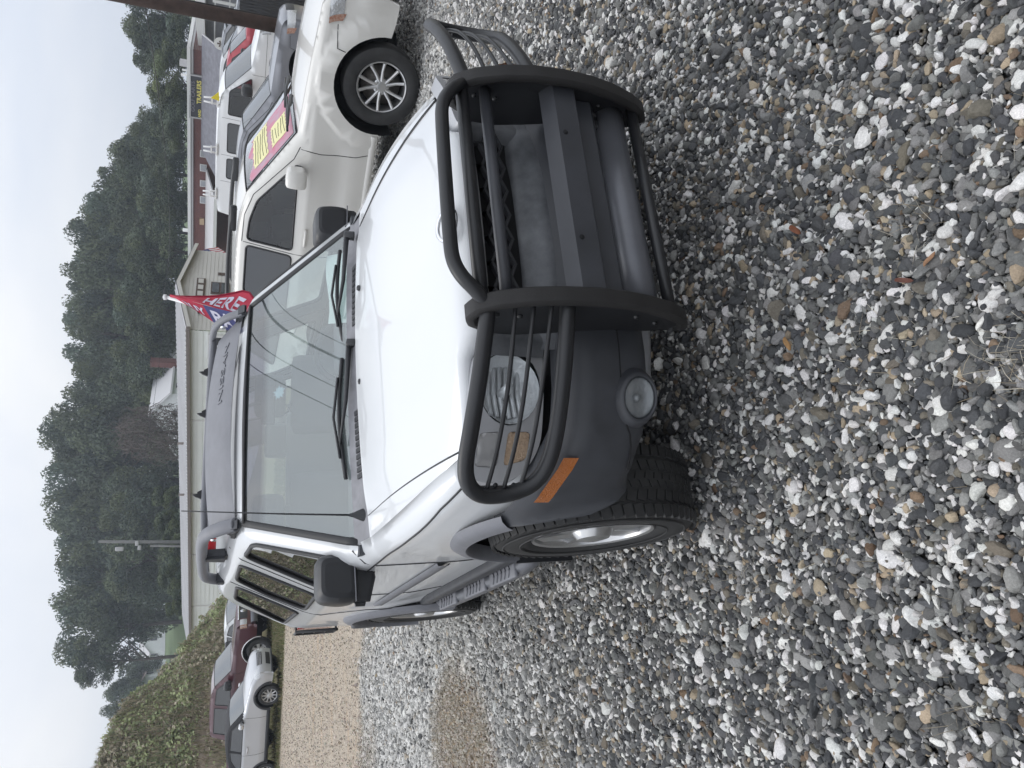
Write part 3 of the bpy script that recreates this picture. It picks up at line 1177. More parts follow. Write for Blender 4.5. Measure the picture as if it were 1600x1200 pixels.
def make_wheel(parent, loc, R_, W_, rim_r, side, style='ten', steer=0.0, tread=True, name='wheel', dark_rim=False):
    """wheel part with tyre, rim, brake disc as sub-parts"""
    rot = 0.0 if side > 0 else PI
    o = bpy.data.objects.new(name, None)
    link(o, parent)
    o.location = loc
    o.rotation_euler = (0, 0, rot + steer)
    w = W_ / 2
    t = MB()
    prof = [(-w * 0.72, rim_r * 0.96), (-w * 0.98, rim_r + (R_ - rim_r) * 0.35), (-w, rim_r + (R_ - rim_r) * 0.62), (-w * 0.90, R_ * 0.965), (-w * 0.72, R_ * 0.995), (0, R_), (w * 0.72, R_ * 0.995), (w * 0.90, R_ * 0.965), (w, rim_r + (R_ - rim_r) * 0.62), (w * 0.985, rim_r + (R_ - rim_r) * 0.35), (w * 0.93, rim_r + (R_ - rim_r) * 0.18), (w * 0.80, rim_r * 1.0), (w * 0.62, rim_r * 0.955)]
    t.lathe(prof, 56)
    if tread:
        nb = 62
        for k in range(nb):
            an = 2 * PI * k / nb
            for s_ in (-1, 1):
                for (xa, ww, sk) in ((w * 0.80, 0.17, 0.10), (w * 0.42, 0.14, -0.12), (w * 0.08, 0.10, 0.12)):
                    c = Vector((s_ * xa, math.cos(an + s_ * 0.03 + xa) * (R_ * 0.997), math.sin(an + s_ * 0.03 + xa) * (R_ * 0.997)))
                    rm = Matrix.Rotation(an + s_ * 0.03 + xa - PI / 2, 4, 'X') @ Matrix.Rotation(sk * s_ * 2.2, 4, 'Z')
                    if xa > w * 0.7:
                        rm = rm @ Matrix.Rotation(s_ * 0.22, 4, 'Y')
                    t.box(c, (W_ * ww, 2 * PI * R_ / nb * 0.80, 0.010), rm)
        # raised rings on the sidewall
        for q in (0.30, 0.72):
            rr = rim_r + (R_ - rim_r) * q
            t.lathe([(w * 0.985, rr - 0.004), (w * 1.012, rr), (w * 0.985, rr + 0.004)], 56)
    to = t.build('tyre', M['rubber'], o, sharp=40)
    r = MB()
    # barrel and lip
    r.lathe([(-w * 0.7, rim_r * 0.93), (w * 0.25, rim_r * 0.90), (w * 0.66, rim_r * 0.925), (w * 0.84, rim_r * 0.955), (w * 0.88, rim_r * 1.0), (w * 0.80, rim_r * 1.02)], 56)
    hub_x = w * 0.62
    if style == 'ten':       # five pairs of spokes
        for k in range(5):
            for d in (-1, 1):
                a = 2 * PI * k / 5 + d * 0.20 + 0.3
                a1 = 2 * PI * k / 5 + d * 0.30 + 0.3
                p0 = (hub_x, math.cos(a) * rim_r * 0.2, math.sin(a) * rim_r * 0.2)
                p1 = (hub_x * 1.02, math.cos(a1 * 0.5 + a * 0.5) * rim_r * 0.6, math.sin(a1 * 0.5 + a * 0.5) * rim_r * 0.6)
                p2 = (w * 0.80, math.cos(a1) * rim_r * 0.95, math.sin(a1) * rim_r * 0.95)
                r.tube([p0, p1, p2], [0.021, 0.017, 0.019], 8, up=(1, 0, 0))
        r.lathe([(hub_x - 0.05, rim_r * 0.34), (hub_x, rim_r * 0.33), (hub_x + 0.012, rim_r * 0.26), (hub_x + 0.02, rim_r * 0.15), (hub_x + 0.02, 0.0)], 30)
        for k in range(5):
            a = 2 * PI * k / 5 + 0.3 + PI / 5
            r.tube([(hub_x - 0.01, math.cos(a) * 0.057, math.sin(a) * 0.057), (hub_x + 0.022, math.cos(a) * 0.057, math.sin(a) * 0.057)], 0.012, 6)
    elif style == 'six':     # six broad spokes
        for k in range(6):
            a = 2 * PI * k / 6 + 0.2
            rm = Matrix.Rotation(a, 4, 'X')
            old, r.xf = r.xf, rm
            r.prism([(0.05, 0.052), (rim_r * 0.55, 0.036), (rim_r * 0.95, 0.056), (rim_r * 0.95, -0.056), (rim_r * 0.55, -0.036), (0.05, -0.052)], 0.03, (hub_x + 0.004, 0, 0), (0, 1, 0), (0, 0, 1), bev=0.008)
            r.xf = old
        r.lathe([(hub_x - 0.03, 0.085), (hub_x + 0.016, 0.082), (hub_x + 0.045, 0.062), (hub_x + 0.052, 0.03), (hub_x + 0.052, 0)], 26)
    else:                    # lattice of crossing spokes
        for k in range(10):
            a = 2 * PI * k / 10
            for d in (-1, 1):
                a1 = a + d * 0.30
                r.tube([(hub_x, math.cos(a) * rim_r * 0.25, math.sin(a) * rim_r * 0.25), (w * 0.78, math.cos(a1) * rim_r * 0.95, math.sin(a1) * rim_r * 0.95)], 0.012, 6)
        r.lathe([(hub_x - 0.03, 0.07), (hub_x + 0.012, 0.066), (hub_x + 0.018, 0)], 20)
    r.build('rim', M['alloy'], o, sharp=35)
    d = MB()
    d.lathe([(hub_x - 0.075, rim_r * 0.80), (hub_x - 0.07, rim_r * 0.80), (hub_x - 0.07, 0.0)], 30)
    d.build('brake_disc', M['rotor'], o)
    k = MB()
    k.lathe([(-w * 0.55, rim_r * 0.94), (-w * 0.5, 0.0)], 30)
    k.build('wheel_back', M['well'], o)
    return o


def wheel_wells(sh, parent, depth=0.32, name='wheel_well'):
    for (yc, zc) in sh.arches:
        for s_ in (-1, 1):
            w = MB()
            x0 = float(sh.hw(yc, zc)) - 0.015
            rows = []
            for xx in (x0, x0 - depth):
                rows.append([(s_ * xx, yc + (sh.ra + 0.012) * math.cos(a), zc + (sh.ra + 0.012) * math.sin(a)) for a in np.linspace(-0.35, PI - 0.24, 20)])
            w.grid(rows)
            c = len(rows[1])
            w.add(rows[1] + [(s_ * (x0 - depth), yc, zc - 0.2)], [(i, i + 1, c) for i in range(c - 1)])
            w.build(name, M['well'], parent)


def flat_under(sh, parent, y0, y1, z, mat_):
    u = MB()
    w = float(sh.hw((y0 + y1) / 2, z + 0.1)) - 0.06
    u.box((0, (y0 + y1) / 2, z + 0.05), (2 * w - 0.5, y1 - y0, 0.1))
    u.build('underbody', mat_, parent)


def make_seat(mb, x, y, z, head=True):
    mb.box((x, y, z + 0.08), (0.50, 0.50, 0.16), bev=0.05)
    mb.box((x, y + 0.30, z + 0.42), (0.50, 0.14, 0.62), Matrix.Rotation(R(-14), 4, 'X'), bev=0.06)
    if head:
        mb.box((x, y + 0.40, z + 0.84), (0.27, 0.10, 0.18), Matrix.Rotation(R(-10), 4, 'X'), bev=0.045)
        for s_ in (-0.06, 0.06):
            mb.tube([(x + s_, y + 0.385, z + 0.70), (x + s_, y + 0.40, z + 0.78)], 0.008, 6)
# ------------------------------------------------------------------ the white off-road SUV with brush guard
def front_y(a, base=-0.62):
    """plan curve of the front face: swept back towards the corners"""
    a = abs(a)
    return base + 0.20 * max(0.0, (a - 0.38) / 0.45) ** 2.0


def offroader():
    T = thing('off_road_suv', 'white off-road SUV with black brush guard and dark grey bumper in the foreground', 'suv')
    wp = M['white_paint']
    # (y, z, tag, centre push in y, centre push in z)
    prof = [(-0.43, 0.62, 'n', -0.02, 0), (-0.47, 0.85, 'n', -0.15, 0), (-0.475, 0.975, 'n', -0.16, 0.040), (-0.43, 1.015, 'h', -0.205, 0.058), (-0.20, 1.072, 'h', -0.08, 0.045), (0.10, 1.118, 'h', -0.04, 0.043), (0.425, 1.142, 'h', -0.03, 0.040),
            (0.44, 1.146, 'c', -0.03, 0.038), (0.575, 1.168, 'g', -0.03, 0.012), (1.09, 1.607, 'r', -0.03, 0.022), (1.26, 1.652, 'r', 0, 0.022), (1.60, 1.672, 'r', 0, 0.022), (2.25, 1.688, 'r', 0, 0.02), (2.55, 1.712, 'r', 0, 0.02), (2.75, 1.728, 'r', 0, 0.02), (3.32, 1.72, 'r', 0, 0.02), (3.55, 1.63, 'k', 0.02, 0.0), (3.68, 1.20, 't', 0.04, 0), (3.72, 0.60, 't', 0.04, 0)]
    def bulge(y, z):
        # shoulder crease along the flank and a flared lower half
        e = -0.016 * sstep((z - 1.02 - 0.10 * np.clip((y + 0.3) / 0.8, 0, 1)) / 0.05)
        fl = np.zeros_like(z)
        for yc in (0.0, 2.65):
            d = np.hypot(y - yc, z - 0.40)
            fl = np.maximum(fl, 0.020 * sstep((0.70 - d) / 0.24))
        return e + fl
    sh = Shell(prof, 0.858, 1.18, 0.47, 0.52, [(0.0, 0.40), (2.65, 0.40)], 0.47, Rf=0.075, taper_f=(0.095, 0.75), taper_r=(0.03, 0.5), tuck=0.03, it=3, step=0.05, extra_hw=bulge)
    fwin = round_poly([(0.70, 1.225), (1.105, 1.565), (1.43, 1.588), (1.44, 1.215)], 0.05)
    rwin = round_poly([(1.70, 1.210), (1.72, 1.600), (2.26, 1.610), (2.36, 1.42), (2.33, 1.205)], 0.05)
    qwin = round_poly([(2.56, 1.225), (2.52, 1.60), (3.10, 1.60), (3.34, 1.25)], 0.06)
    parts = []
    # the front of the flank ends at the bumper's shoulder
    sh.side_mesh(parts, [fwin, rwin, qwin])
    body = sides_object('body', parts, wp, T)
    mb = MB()
    sh.skin(mb, ('r', 't'), 18)
    # fender tops either side of the bonnet gap, header behind the bonnet's front edge
    for run in sh.skin_rows(('h',)):
        for s_ in (-1, 1):
            rows = []
            for p in run:
                xe = float(sh.hw(p[0], p[1])) - sh.Rf
                xi = 0.688
                r_ = []
                for k in range(3):
                    x = xi + (xe - xi) * k / 2
                    u = x / xe
                    c = max(0.0, 1 - u * u)
                    r_.append((s_ * x, p[0] + p[3] * c, p[1] + p[4] * c))
                rows.append(r_)
            mb.grid(rows)
    # A-pillars are part of the flank; the roof panel carries two shallow ribs
    for s_ in (-0.32, 0.32):
        mb.tube([(s_, 1.5, 1.688), (s_, 1.8, 1.698), (s_, 2.2, 1.700)], [0.01, 0.018, 0.01], 8, flat=0.4)
    mb.build('roof', wp, T, sharp=50)

    # bonnet with a raised centre
    rows = []
    run = sh.skin_rows(('h',))[0]
    yy = []
    for a, b in zip(run[:-1], run[1:]):
        k = max(1, int(abs(b[0] - a[0]) / 0.05))
        for q in range(k):
            yy.append(tuple(a[i] + (b[i] - a[i]) * q / k if i != 2 else 'h' for i in range(5)))
    yy.append(run[-1])
    hz = {}
    def bonnet_z(x, p, xe):
        c = max(0.0, 1 - (x / xe) ** 2)
        back = np.clip((p[0] + 0.45) / 0.9, 0, 1)
        wd = 0.40 + 0.16 * back
        bul = 0.008 * (1 - sstep((abs(x) - wd) / 0.17)) * (0.35 + 0.65 * back)
        return p[1] + p[4] * c + bul - 0.004
    nb = 44
    for p in yy:
        xe = float(sh.hw(p[0], p[1])) - sh.Rf
        r_ = []
        for k in range(nb + 1):
            x = -0.682 + 1.364 * k / nb
            c = max(0.0, 1 - (x / xe) ** 2)
            r_.append((x, p[0] + p[3] * c + 0.01, bonnet_z(x, p, xe)))
        rows.append(r_)
    # rolled front lip, deeper in the middle where it forms the header over the grille
    f = rows[0]
    lip = []
    for dyc, dzc, dys, dzs in ((-0.035, -0.112, 0.04, -0.060), (-0.062, -0.100, 0.0, -0.056), (-0.078, -0.072, -0.020, -0.042), (-0.066, -0.036, -0.024, -0.022), (-0.036, -0.014, -0.012, -0.006)):
        r_ = []
        for x, y, z in f:
            q = float(sstep((abs(x) - 0.36) / 0.08))
            r_.append((x, y + dyc * (1 - q) + dys * q, z + dzc * (1 - q) + dzs * q))
        lip.append(r_)
    b = MB()
    b.grid(lip + rows)
    # turned-down edges at the shut line
    for e in (0, nb):
        col = [r_[e] for r_ in lip + rows]
        b.grid([col, [(x * 0.995, y, z - 0.03) for x, y, z in col]])
    b.build('bonnet', wp, T, sharp=55)
    for s_ in (-1, 1):          # dark channel under the shut line
        g = MB()
        pts = []
        for p in yy:
            xe = float(sh.hw(p[0], p[1])) - sh.Rf
            c = max(0.0, 1 - (0.685 / xe) ** 2)
            pts.append((s_ * 0.685, p[0] + p[3] * c, p[1] + p[4] * c - 0.009))
        g.tube(pts, 0.0075, 6)
        g.build('bonnet_gap', M['seal'], T)
    # washer jets
    for x, y in ((-0.13, 0.37), (0.30, 0.34)):
        j = MB()
        zz = 1.178
        j.lathe([(zz, 0.014), (zz + 0.010, 0.011), (zz + 0.013, 0.0)], 10, 'z', (x, y, 0))
        j.build('washer_jet', M['black_plastic'], T)

    # crease's shade drawn as a dark strip, door gaps, drip rails
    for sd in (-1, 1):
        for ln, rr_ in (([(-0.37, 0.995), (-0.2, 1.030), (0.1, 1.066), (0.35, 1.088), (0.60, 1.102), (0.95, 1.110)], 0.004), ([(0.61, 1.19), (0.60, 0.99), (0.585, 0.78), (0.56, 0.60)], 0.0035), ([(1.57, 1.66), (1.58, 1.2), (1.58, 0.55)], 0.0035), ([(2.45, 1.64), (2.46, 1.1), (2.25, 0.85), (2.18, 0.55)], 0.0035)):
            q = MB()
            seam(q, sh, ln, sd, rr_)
            q.build('gap_or_crease_shade', M['seal'], T)

    # side glass, each pane its own part; the panes on the viewer's side are deep tinted
    for sd in (-1, 1):
        for poly, nm, mt in ((fwin, 'front_door_window', 'tint_glass'), (rwin, 'rear_door_window', 'tint_glass'), (qwin, 'quarter_window', 'tint_glass')):
            q = []
            sh.side_mesh(q, [], sides=(sd,), off=-0.006, outline=poly, step=0.1)
            mm = M['tint_glass'] if sd < 0 else M['clear_glass']
            w = sides_object(nm, q, mm, T)
            k = MB()
            seal_loop(k, sh, poly, sd, 0.011)
            k.build('window_seal', M['seal'], w)

    # windscreen
    run = sh.skin_rows(('g',))[0]
    pts = []
    for a, b in zip(run[:-1], run[1:]):
        k = max(1, int(math.hypot(b[0] - a[0], b[1] - a[1]) / 0.06))
        for q in range(k):
            pts.append(tuple(a[i] + (b[i] - a[i]) * q / k if i != 2 else 'g' for i in range(5)))
    pts.append(run[-1])
    def wrow(p, n=26, inset=0.0, dz=0.0):
        xe = float(sh.hw(p[0], p[1])) - sh.Rf - inset
        r_ = []
        for k in range(n + 1):
            u = -1 + 2 * k / n
            c = 1 - u * u
            r_.append((u * xe, p[0] + (-0.075) * c, p[1] + 0.012 * c + dz))
        return r_
    wr = [wrow(p, inset=0.004) for p in pts]
    w = MB()
    w.grid(wr)
    ws = w.build('windscreen', M['windshield'], T)
    k = MB()
    for e in (0, -1):
        k.tube([r_[e] for r_ in wr], 0.017, 8, flat=0.5)
    k.tube(wr[-1], 0.016, 8, flat=0.5)
    k.build('windscreen_seal', M['seal'], T)
    fr = MB()        # printed dark border inside the glass
    fr.grid([wrow(p, 26, 0.006, -0.004) for p in (pts[0], tuple(pts[0][i] * 0.55 + pts[1][i] * 0.45 if i != 2 else 'g' for i in range(5)))])
    fr.build('glass_border', M['seal'], ws)
    # star shaped decal and a sheet as the dash paper's reflection, seen through the glass
    d = MB()
    def on_glass(u, v, off=-0.006):
        i = min(len(wr) - 2, int(v * (len(wr) - 1)))
        t = v * (len(wr) - 1) - i
        j = min(25, int(u * 26))
        tj = u * 26 - j
        a = Vector(wr[i][j]).lerp(Vector(wr[i][j + 1]), tj)
        b_ = Vector(wr[i + 1][j]).lerp(Vector(wr[i + 1][j + 1]), tj)
        return a.lerp(b_, t) + Vector((0, -0.64, 0.77)) * off
    cu, cv = 0.50, 0.68
    star = []
    for k_ in range(20):
        an = 2 * PI * k_ / 20
        rr = (0.040, 0.026, 0.034, 0.022)[k_ % 4]
        star.append(tuple(on_glass(cu + rr * math.cos(an) / 1.35, cv + rr * math.sin(an) / 0.68)))
    c0 = tuple(on_glass(cu, cv))
    d.add(star + [c0], [(i, (i + 1) % 20, 20) for i in range(20)], False)
    d.build('star_decal', mat('pale blue decal', (0.24, 0.36, 0.42), 0.5), ws)

    rs = MB()
    sh.skin(rs, ('k',), 10)
    rs.build('rear_screen', M['clear_glass'], T)
    # cowl with vent slots
    c = MB()
    run = sh.skin_rows(('c',))[0]
    rows = []
    for t in (0, 0.35, 0.7, 1.0):
        y = 0.432 + 0.160 * t
        z = 1.142 + 0.040 * t
        r_ = []
        for k_ in range(25):
            u = -1 + 2 * k_ / 24
            cc = 1 - u * u
            r_.append((u * 0.775, y - 0.035 * cc - 0.04 * cc * t, z + 0.028 * cc - (0.012 if 0 < t < 1 else 0)))
        rows.append(r_)
    c.grid(rows)
    cw = c.build('cowl', M['cowl_plastic'], T)
    for x0, x1 in ((-0.52, -0.22), (0.18, 0.50)):
        v = MB()
        nsl = 11
        for k_ in range(nsl):
            x = x0 + (x1 - x0) * (k_ + 0.5) / nsl
            cc = 1 - (x / 0.775) ** 2
            v.box((x, 0.512 - 0.052 * cc, 1.1550 + 0.028 * cc), ((x1 - x0) / nsl * 0.72, 0.050, 0.006), Matrix.Rotation(R(13), 4, 'X'))
        v.build('cowl_vent', M['black_plastic'], cw)
    # wipers: arm and blade
    for (px, ex, nm) in ((0.10, -0.50, 'wiper'), (0.66, 0.14, 'wiper')):
        wo = MB()
        ya = 0.515
        p0 = Vector((px, ya - 0.03, 1.205))
        p1 = Vector((ex * 0.45 + px * 0.55, ya - 0.015, 1.222))
        p2 = Vector((ex * 0.75 + px * 0.25, ya + 0.035, 1.243))
        wo.tube([p0, p1, p2], [0.013, 0.009, 0.005], 8)
        wo.lathe([(1.17, 0.022), (1.215, 0.020), (1.220, 0)], 12, 'z', (px, ya - 0.03, 0))
        a = wo.build(nm, M['black_plastic'], T)
        bl = MB()
        b0 = Vector((ex, ya + 0.045, 1.222 - 0.004))
        b1 = Vector((px - 0.05 * (1 if px > ex else -1), ya + 0.025, 1.228))
        seg = [b0.lerp(b1, t) + Vector((0, 0.02 * math.sin(PI * t), 0.018 * math.sin(PI * t))) for t in np.linspace(0, 1, 7)]
        bl.tube(seg, 0.009, 6)
        bl.tube([seg[1] + Vector((0, -0.004, 0.012)), seg[3] + Vector((0, -0.01, 0.026)), seg[5] + Vector((0, -0.004, 0.012))], 0.006, 6)
        bl.build('wiper_blade', M['black_plastic'], a)
    # whip aerial on the right wing
    a = MB()
    a.lathe([(1.150, 0.030), (1.168, 0.024), (1.20, 0.010), (1.215, 0.006)], 12, 'z', (-0.665, 0.51, 0))
    a.tube([(-0.665, 0.51, 1.2), (-0.655, 0.50, 1.5), (-0.64, 0.485, 1.845)], [0.0042, 0.0032, 0.0022], 6)
    a.build('aerial', M['black_plastic'], T)

    # ---- front end: black surround, header, grille mesh, lower panel
    b = MB()
    rows = []
    for z, dy in ((0.66, 0.02), (0.70, 0.0), (0.985, 0.0), (1.0, 0.03)):
        rows.append([(x, front_y(x) + dy + 0.13 * float(sstep((abs(x) - 0.40) / 0.03)), z) for x in np.linspace(-0.76, 0.76, 61)])
    b.grid(rows)
    b.build('grille_surround', M['black_plastic'], T)
    # grille opening backing
    g = MB()
    g.box((0, -0.626, 0.905), (0.78, 0.012, 0.17))
    g.build('grille_backing', M['well'], T)
    # honeycomb: flattened hexagonal cells
    h = MB()
    cw_, ch_ = 0.092, 0.060
    for r_ in range(3):
        for q in range(-5, 6):
            cx = q * cw_ + (cw_ / 2 if r_ % 2 else 0)
            cz = 0.842 + r_ * ch_
            if abs(cx) > 0.33: continue
            hx = [(cx + sx * cw_ * 0.5, cz + sz * ch_ * 0.64) for sx, sz in ((-0.62, 0.5), (0, 0.78), (0.62, 0.5), (0.62, -0.5), (0, -0.78), (-0.62, -0.5))]
            hx = [(cx - cw_ * 0.5, cz + ch_ * 0.30), (cx, cz + ch_ * 0.62), (cx + cw_ * 0.5, cz + ch_ * 0.30), (cx + cw_ * 0.5, cz - ch_ * 0.30), (cx, cz - ch_ * 0.62), (cx - cw_ * 0.5, cz - ch_ * 0.30)]
            for i in range(6):
                p, q2 = hx[i], hx[(i + 1) % 6]
                if min(p[1], q2[1]) < 0.836 or max(p[1], q2[1]) > 1.0: continue
                h.box(((p[0] + q2[0]) / 2, -0.652, (p[1] + q2[1]) / 2), (math.hypot(p[0] - q2[0], p[1] - q2[1]) + 0.003, 0.022, 0.0042), Matrix.Rotation(-math.atan2(q2[1] - p[1], q2[0] - p[0]), 4, 'Y'))
    h.build('grille_mesh', M['mesh_plastic'], T)
    # sun faded panel below and beside the mesh
    lo = MB()
    rows = []
    for (z, y) in ((0.838, -0.644), (0.815, -0.672), (0.775, -0.700), (0.735, -0.712), (0.700, -0.705), (0.672, -0.68)):
        rows.append([(x, y + 0.10 * (abs(x) / 0.45) ** 3 * 0.5, z + (0.03 * (abs(x) / 0.43) ** 4 if z > 0.76 else 0)) for x in np.linspace(-0.43, 0.43, 25)])
    lo.grid(rows)
    for s_ in (-1, 1):      # uprights of the surround
        rr = []
        for z in np.linspace(0.80, 0.995, 7):
            rr.append([(s_ * x, -0.640 - 0.022 * math.sin(PI * t), z) for x, t in zip(np.linspace(0.345, 0.450, 6), np.linspace(0, 1, 6))])
        lo.grid(rr)
    lo.grid([[(x, -0.625 - d, z) for x in np.linspace(-0.43, 0.43, 9)] for z, d in ((0.968, 0.012), (0.978, 0.040), (0.992, 0.044), (1.0, 0.02))])
    lo.build('grille_panel', M['worn_plastic'], T, sharp=60)
    # emblem: chrome ring with a bar across
    e = MB()
    eb = Matrix.Translation(Vector((-0.02, -0.662, 1.081))) @ Matrix.Rotation(R(22), 4, 'X')
    e.xf = eb
    rg = []
    for k_ in range(33):
        an = 2 * PI * k_ / 32
        rg.append((0.054 * math.cos(an), 0.046 * math.sin(an), 0))
    e.tube(rg, 0.0072, 8, caps=False)
    e.box((0, 0, 0.004), (0.128, 0.020, 0.008), bev=0.003)
    em = e.build('emblem', M['chrome'], T)
    vs_, fs_ = text_mesh('NISSAN', 0.022, 1.05, 0.001)
    e2 = MB()
    e2.xf = eb @ Matrix.Translation(Vector((0, 0, 0.0085)))
    e2.add(vs_, fs_, False)
    e2.build('emblem_letters', M['dark_print'], em)

    # ---- headlights
    for s_ in (-1, 1):
        o = MB()
        def hp(a, z, off=0.0):
            return (s_ * a, front_y(a) - 0.012 - off + 0.13 * max(0, z - 0.93) ** 1.2, z)
        # bezel sheet, with the round bowl left open
        outl = round_poly([(0.405, 0.795), (0.410, 1.005), (0.60, 1.022), (0.780, 1.024), (0.800, 0.93), (0.775, 0.840), (0.70, 0.795)], 0.045)
        C_, Rb = (0.535, 0.905), 0.097
        bowl = [(C_[0] + Rb * 1.12 * math.cos(t), C_[1] + Rb * math.sin(t)) for t in np.linspace(0, 2 * PI, 28, endpoint=False)]
        t1 = round_poly([(0.660, 0.925), (0.664, 0.995), (0.752, 1.000), (0.755, 0.930)], 0.015)
        t2 = round_poly([(0.660, 0.832), (0.660, 0.905), (0.752, 0.910), (0.735, 0.838)], 0.015)
        V2, Tt = cdt_fill(resample(outl, 0.04), [bowl, resample(t1, 0.03), resample(t2, 0.03)], 0.035)
        V3 = [hp(a, z) for a, z in V2]
        o.add(V3, [tuple(t) if s_ > 0 else tuple(t[::-1]) for t in Tt])
        # side wall of the bezel back to the body
        ring = [hp(a, z) for a, z in outl] + [hp(*outl[0])]
        o.grid([ring, [(x, y + 0.07, z) for x, y, z in ring]])
        hd = o.build('headlight', M['bezel'], T, sharp=40)
        rf = MB()
        rows = []
        for q in np.linspace(0, 1, 8):
            rr = Rb * (1 - q * 0.85)
            rows.append([(s_ * (C_[0] + rr * 1.12 * math.cos(t)), front_y(C_[0]) - 0.010 + 0.085 * (1 - (1 - q) ** 2) + 0.02 * (1 - q) * (math.cos(t) > 0) * math.cos(t) * 1.6, C_[1] + rr * math.sin(t)) for t in np.linspace(0, 2 * PI, 29)])
        rf.grid(rows)
        rf.lathe([(front_y(C_[0]) - 0.005, 0.0), (front_y(C_[0]) - 0.003, 0.016), (front_y(C_[0]) + 0.06, 0.018)], 12, 'y', (s_ * C_[0], 0, C_[1]))
        # faceted flutes across the reflector
        for q in range(7):
            zq = C_[1] - 0.068 + q * 0.0195
            ww = Rb * math.sqrt(max(0, 1 - ((zq - C_[1]) / Rb) ** 2))
            rf.tube([(s_ * (C_[0] - ww * 0.85), front_y(C_[0]) + 0.035, zq), (s_ * C_[0], front_y(C_[0]) + 0.058, zq), (s_ * (C_[0] + ww * 0.85), front_y(C_[0]) + 0.045, zq)], 0.008, 6)
        rf.build('lamp_reflector', M['reflector'], hd)
        ln = MB()
        rows = []
        for q in np.linspace(0, 1, 6):
            rr = Rb * 1.02 * (1 - q * 0.98)
            rows.append([(s_ * (C_[0] + rr * 1.12 * math.cos(t)), front_y(C_[0] + rr * 1.12 * math.cos(t)) - 0.012 - 0.022 * (1 - (1 - q) ** 2), C_[1] + rr * math.sin(t)) for t in np.linspace(0, 2 * PI, 29)])
        ln.grid(rows)
        ln.build('lamp_lens', M['lens'], hd)
        for poly, mt, nm in ((t1, 'turn_clear', 'position_lamp'), (t2, 'amber_pale', 'turn_lamp')):
            tl = MB()
            lo_, hi_ = np.array(poly).min(0), np.array(poly).max(0)
            V2, Tt = cdt_fill(resample(poly, 0.03), [], 0.012)
            tl.add([hp(a, z, -0.004 + 0.003 * math.sin(z * 520)) for a, z in V2], [tuple(t) if s_ > 0 else tuple(t[::-1]) for t in Tt])
            tl.build(nm, M[mt], hd)

    # ---- bumper with wrapped corners
    bp = MB()
    plan = [(0.0, -0.752), (0.25, -0.750), (0.45, -0.740), (0.58, -0.715), (0.70, -0.660), (0.785, -0.582), (0.842, -0.488), (0.872, -0.39), (0.882, -0.28), (0.885, -0.20)]
    full = [(-a, y) for a, y in plan[::-1]] + plan[1:]
    fp = resample([tuple(p) for p in full], 0.05, closed=False)
    rows = []
    prof_b = [(0.0, 0.055), (0.08, 0.012), (0.20, 0.0), (0.42, -0.002), (0.66, 0.0), (0.80, 0.008), (0.88, 0.030), (0.97, 0.075), (1.0, 0.10)]
    nrm_cache = []
    for i, (a, y) in enumerate(fp):
        t = np.array(fp[min(i + 1, len(fp) - 1)]) - np.array(fp[max(i - 1, 0)])
        nn = np.array([t[1], -t[0]])
        nn = nn / np.linalg.norm(nn)
        nrm_cache.append(nn)
        aa = abs(a)
        ztop = 0.775 + 0.072 * sstep((aa - 0.70) / 0.2)
        zbot = 0.468 + 0.022 * sstep((aa - 0.60) / 0.2) + 0.13 * sstep((aa - 0.845) / 0.06)
        col = []
        for v, ins in prof_b:
            ins2 = ins * (1 - 0.75 * sstep((aa - 0.80) / 0.1))
            zz = zbot + (ztop - zbot) * v
            yarch = -math.sqrt(max(0.0, 0.490 ** 2 - (zz - 0.40) ** 2))
            yy_ = y - nn[1] * ins2
            lipo = 0.012 * sstep(1 - abs(yy_ - yarch) / 0.05) if yy_ < yarch else 0.012
            col.append((a - nn[0] * ins2 + math.copysign(lipo, a), min(yy_, yarch), zz))
        rows.append(col)
    bp.grid(rows)
    for e in (0, -1):     # return edge into the wheel arch
        bp.grid([rows[e], [(x * 0.93, y + 0.01, z) for x, y, z in rows[e]]])
    bump = bp.build('front_bumper', M['plastic'], T, sharp=50)
    # shallow feature line along the face
    for s_ in (-1, 1):
        fl = MB()
        pts = []
        for i, (a, y) in enumerate(fp):
            if 0.36 < s_ * a < 0.80:
                nn = nrm_cache[i]
                zz = 0.590 - 0.055 * sstep((abs(a) - 0.60) / 0.16)
                pts.append((a + nn[0] * 0.001, y + nn[1] * 0.001, zz))
        fl.tube(pts, 0.003, 6)
        fl.build('feature_line', M['well'], bump)
    for s_ in (-1, 1):
        mk = MB()          # amber side marker in the bumper's upper corner
        q = []
        for i, (a, y) in enumerate(fp):
            if 0.755 < s_ * a < 0.862:
                nn = nrm_cache[i]
                q.append((a + nn[0] * 0.004, y + nn[1] * 0.004, abs(a)))
        zt = lambda aa: 0.775 + 0.072 * sstep((aa - 0.70) / 0.2)
        mk.grid([[(a, y, float(zt(aa)) - 0.030) for a, y, aa in q], [(a, y, float(zt(aa)) - 0.080) for a, y, aa in q]])
        mk.build('side_marker', M['amber'], bump)
        # fog lamp in a round pod
        fo = MB()
        fc = (s_ * 0.600, -0.714, 0.538)
        tilt = Matrix.Translation(Vector(fc)) @ Matrix.Rotation(s_ * R(20), 4, 'Z')
        fo.xf = tilt
        rows = []
        for yy_, sc in ((0.06, 1.75), (0.024, 1.55), (-0.008, 1.30), (-0.022, 1.12), (-0.018, 1.03), (0.008, 0.98)):
            rows.append([(0.062 * sc * math.cos(t), yy_, 0.051 * sc * math.sin(t)) for t in np.linspace(0, 2 * PI, 29)])
        fo.grid(rows)
        fog = fo.build('fog_lamp', M['plastic'], T)
        f2 = MB()
        f2.xf = tilt
        rows = []
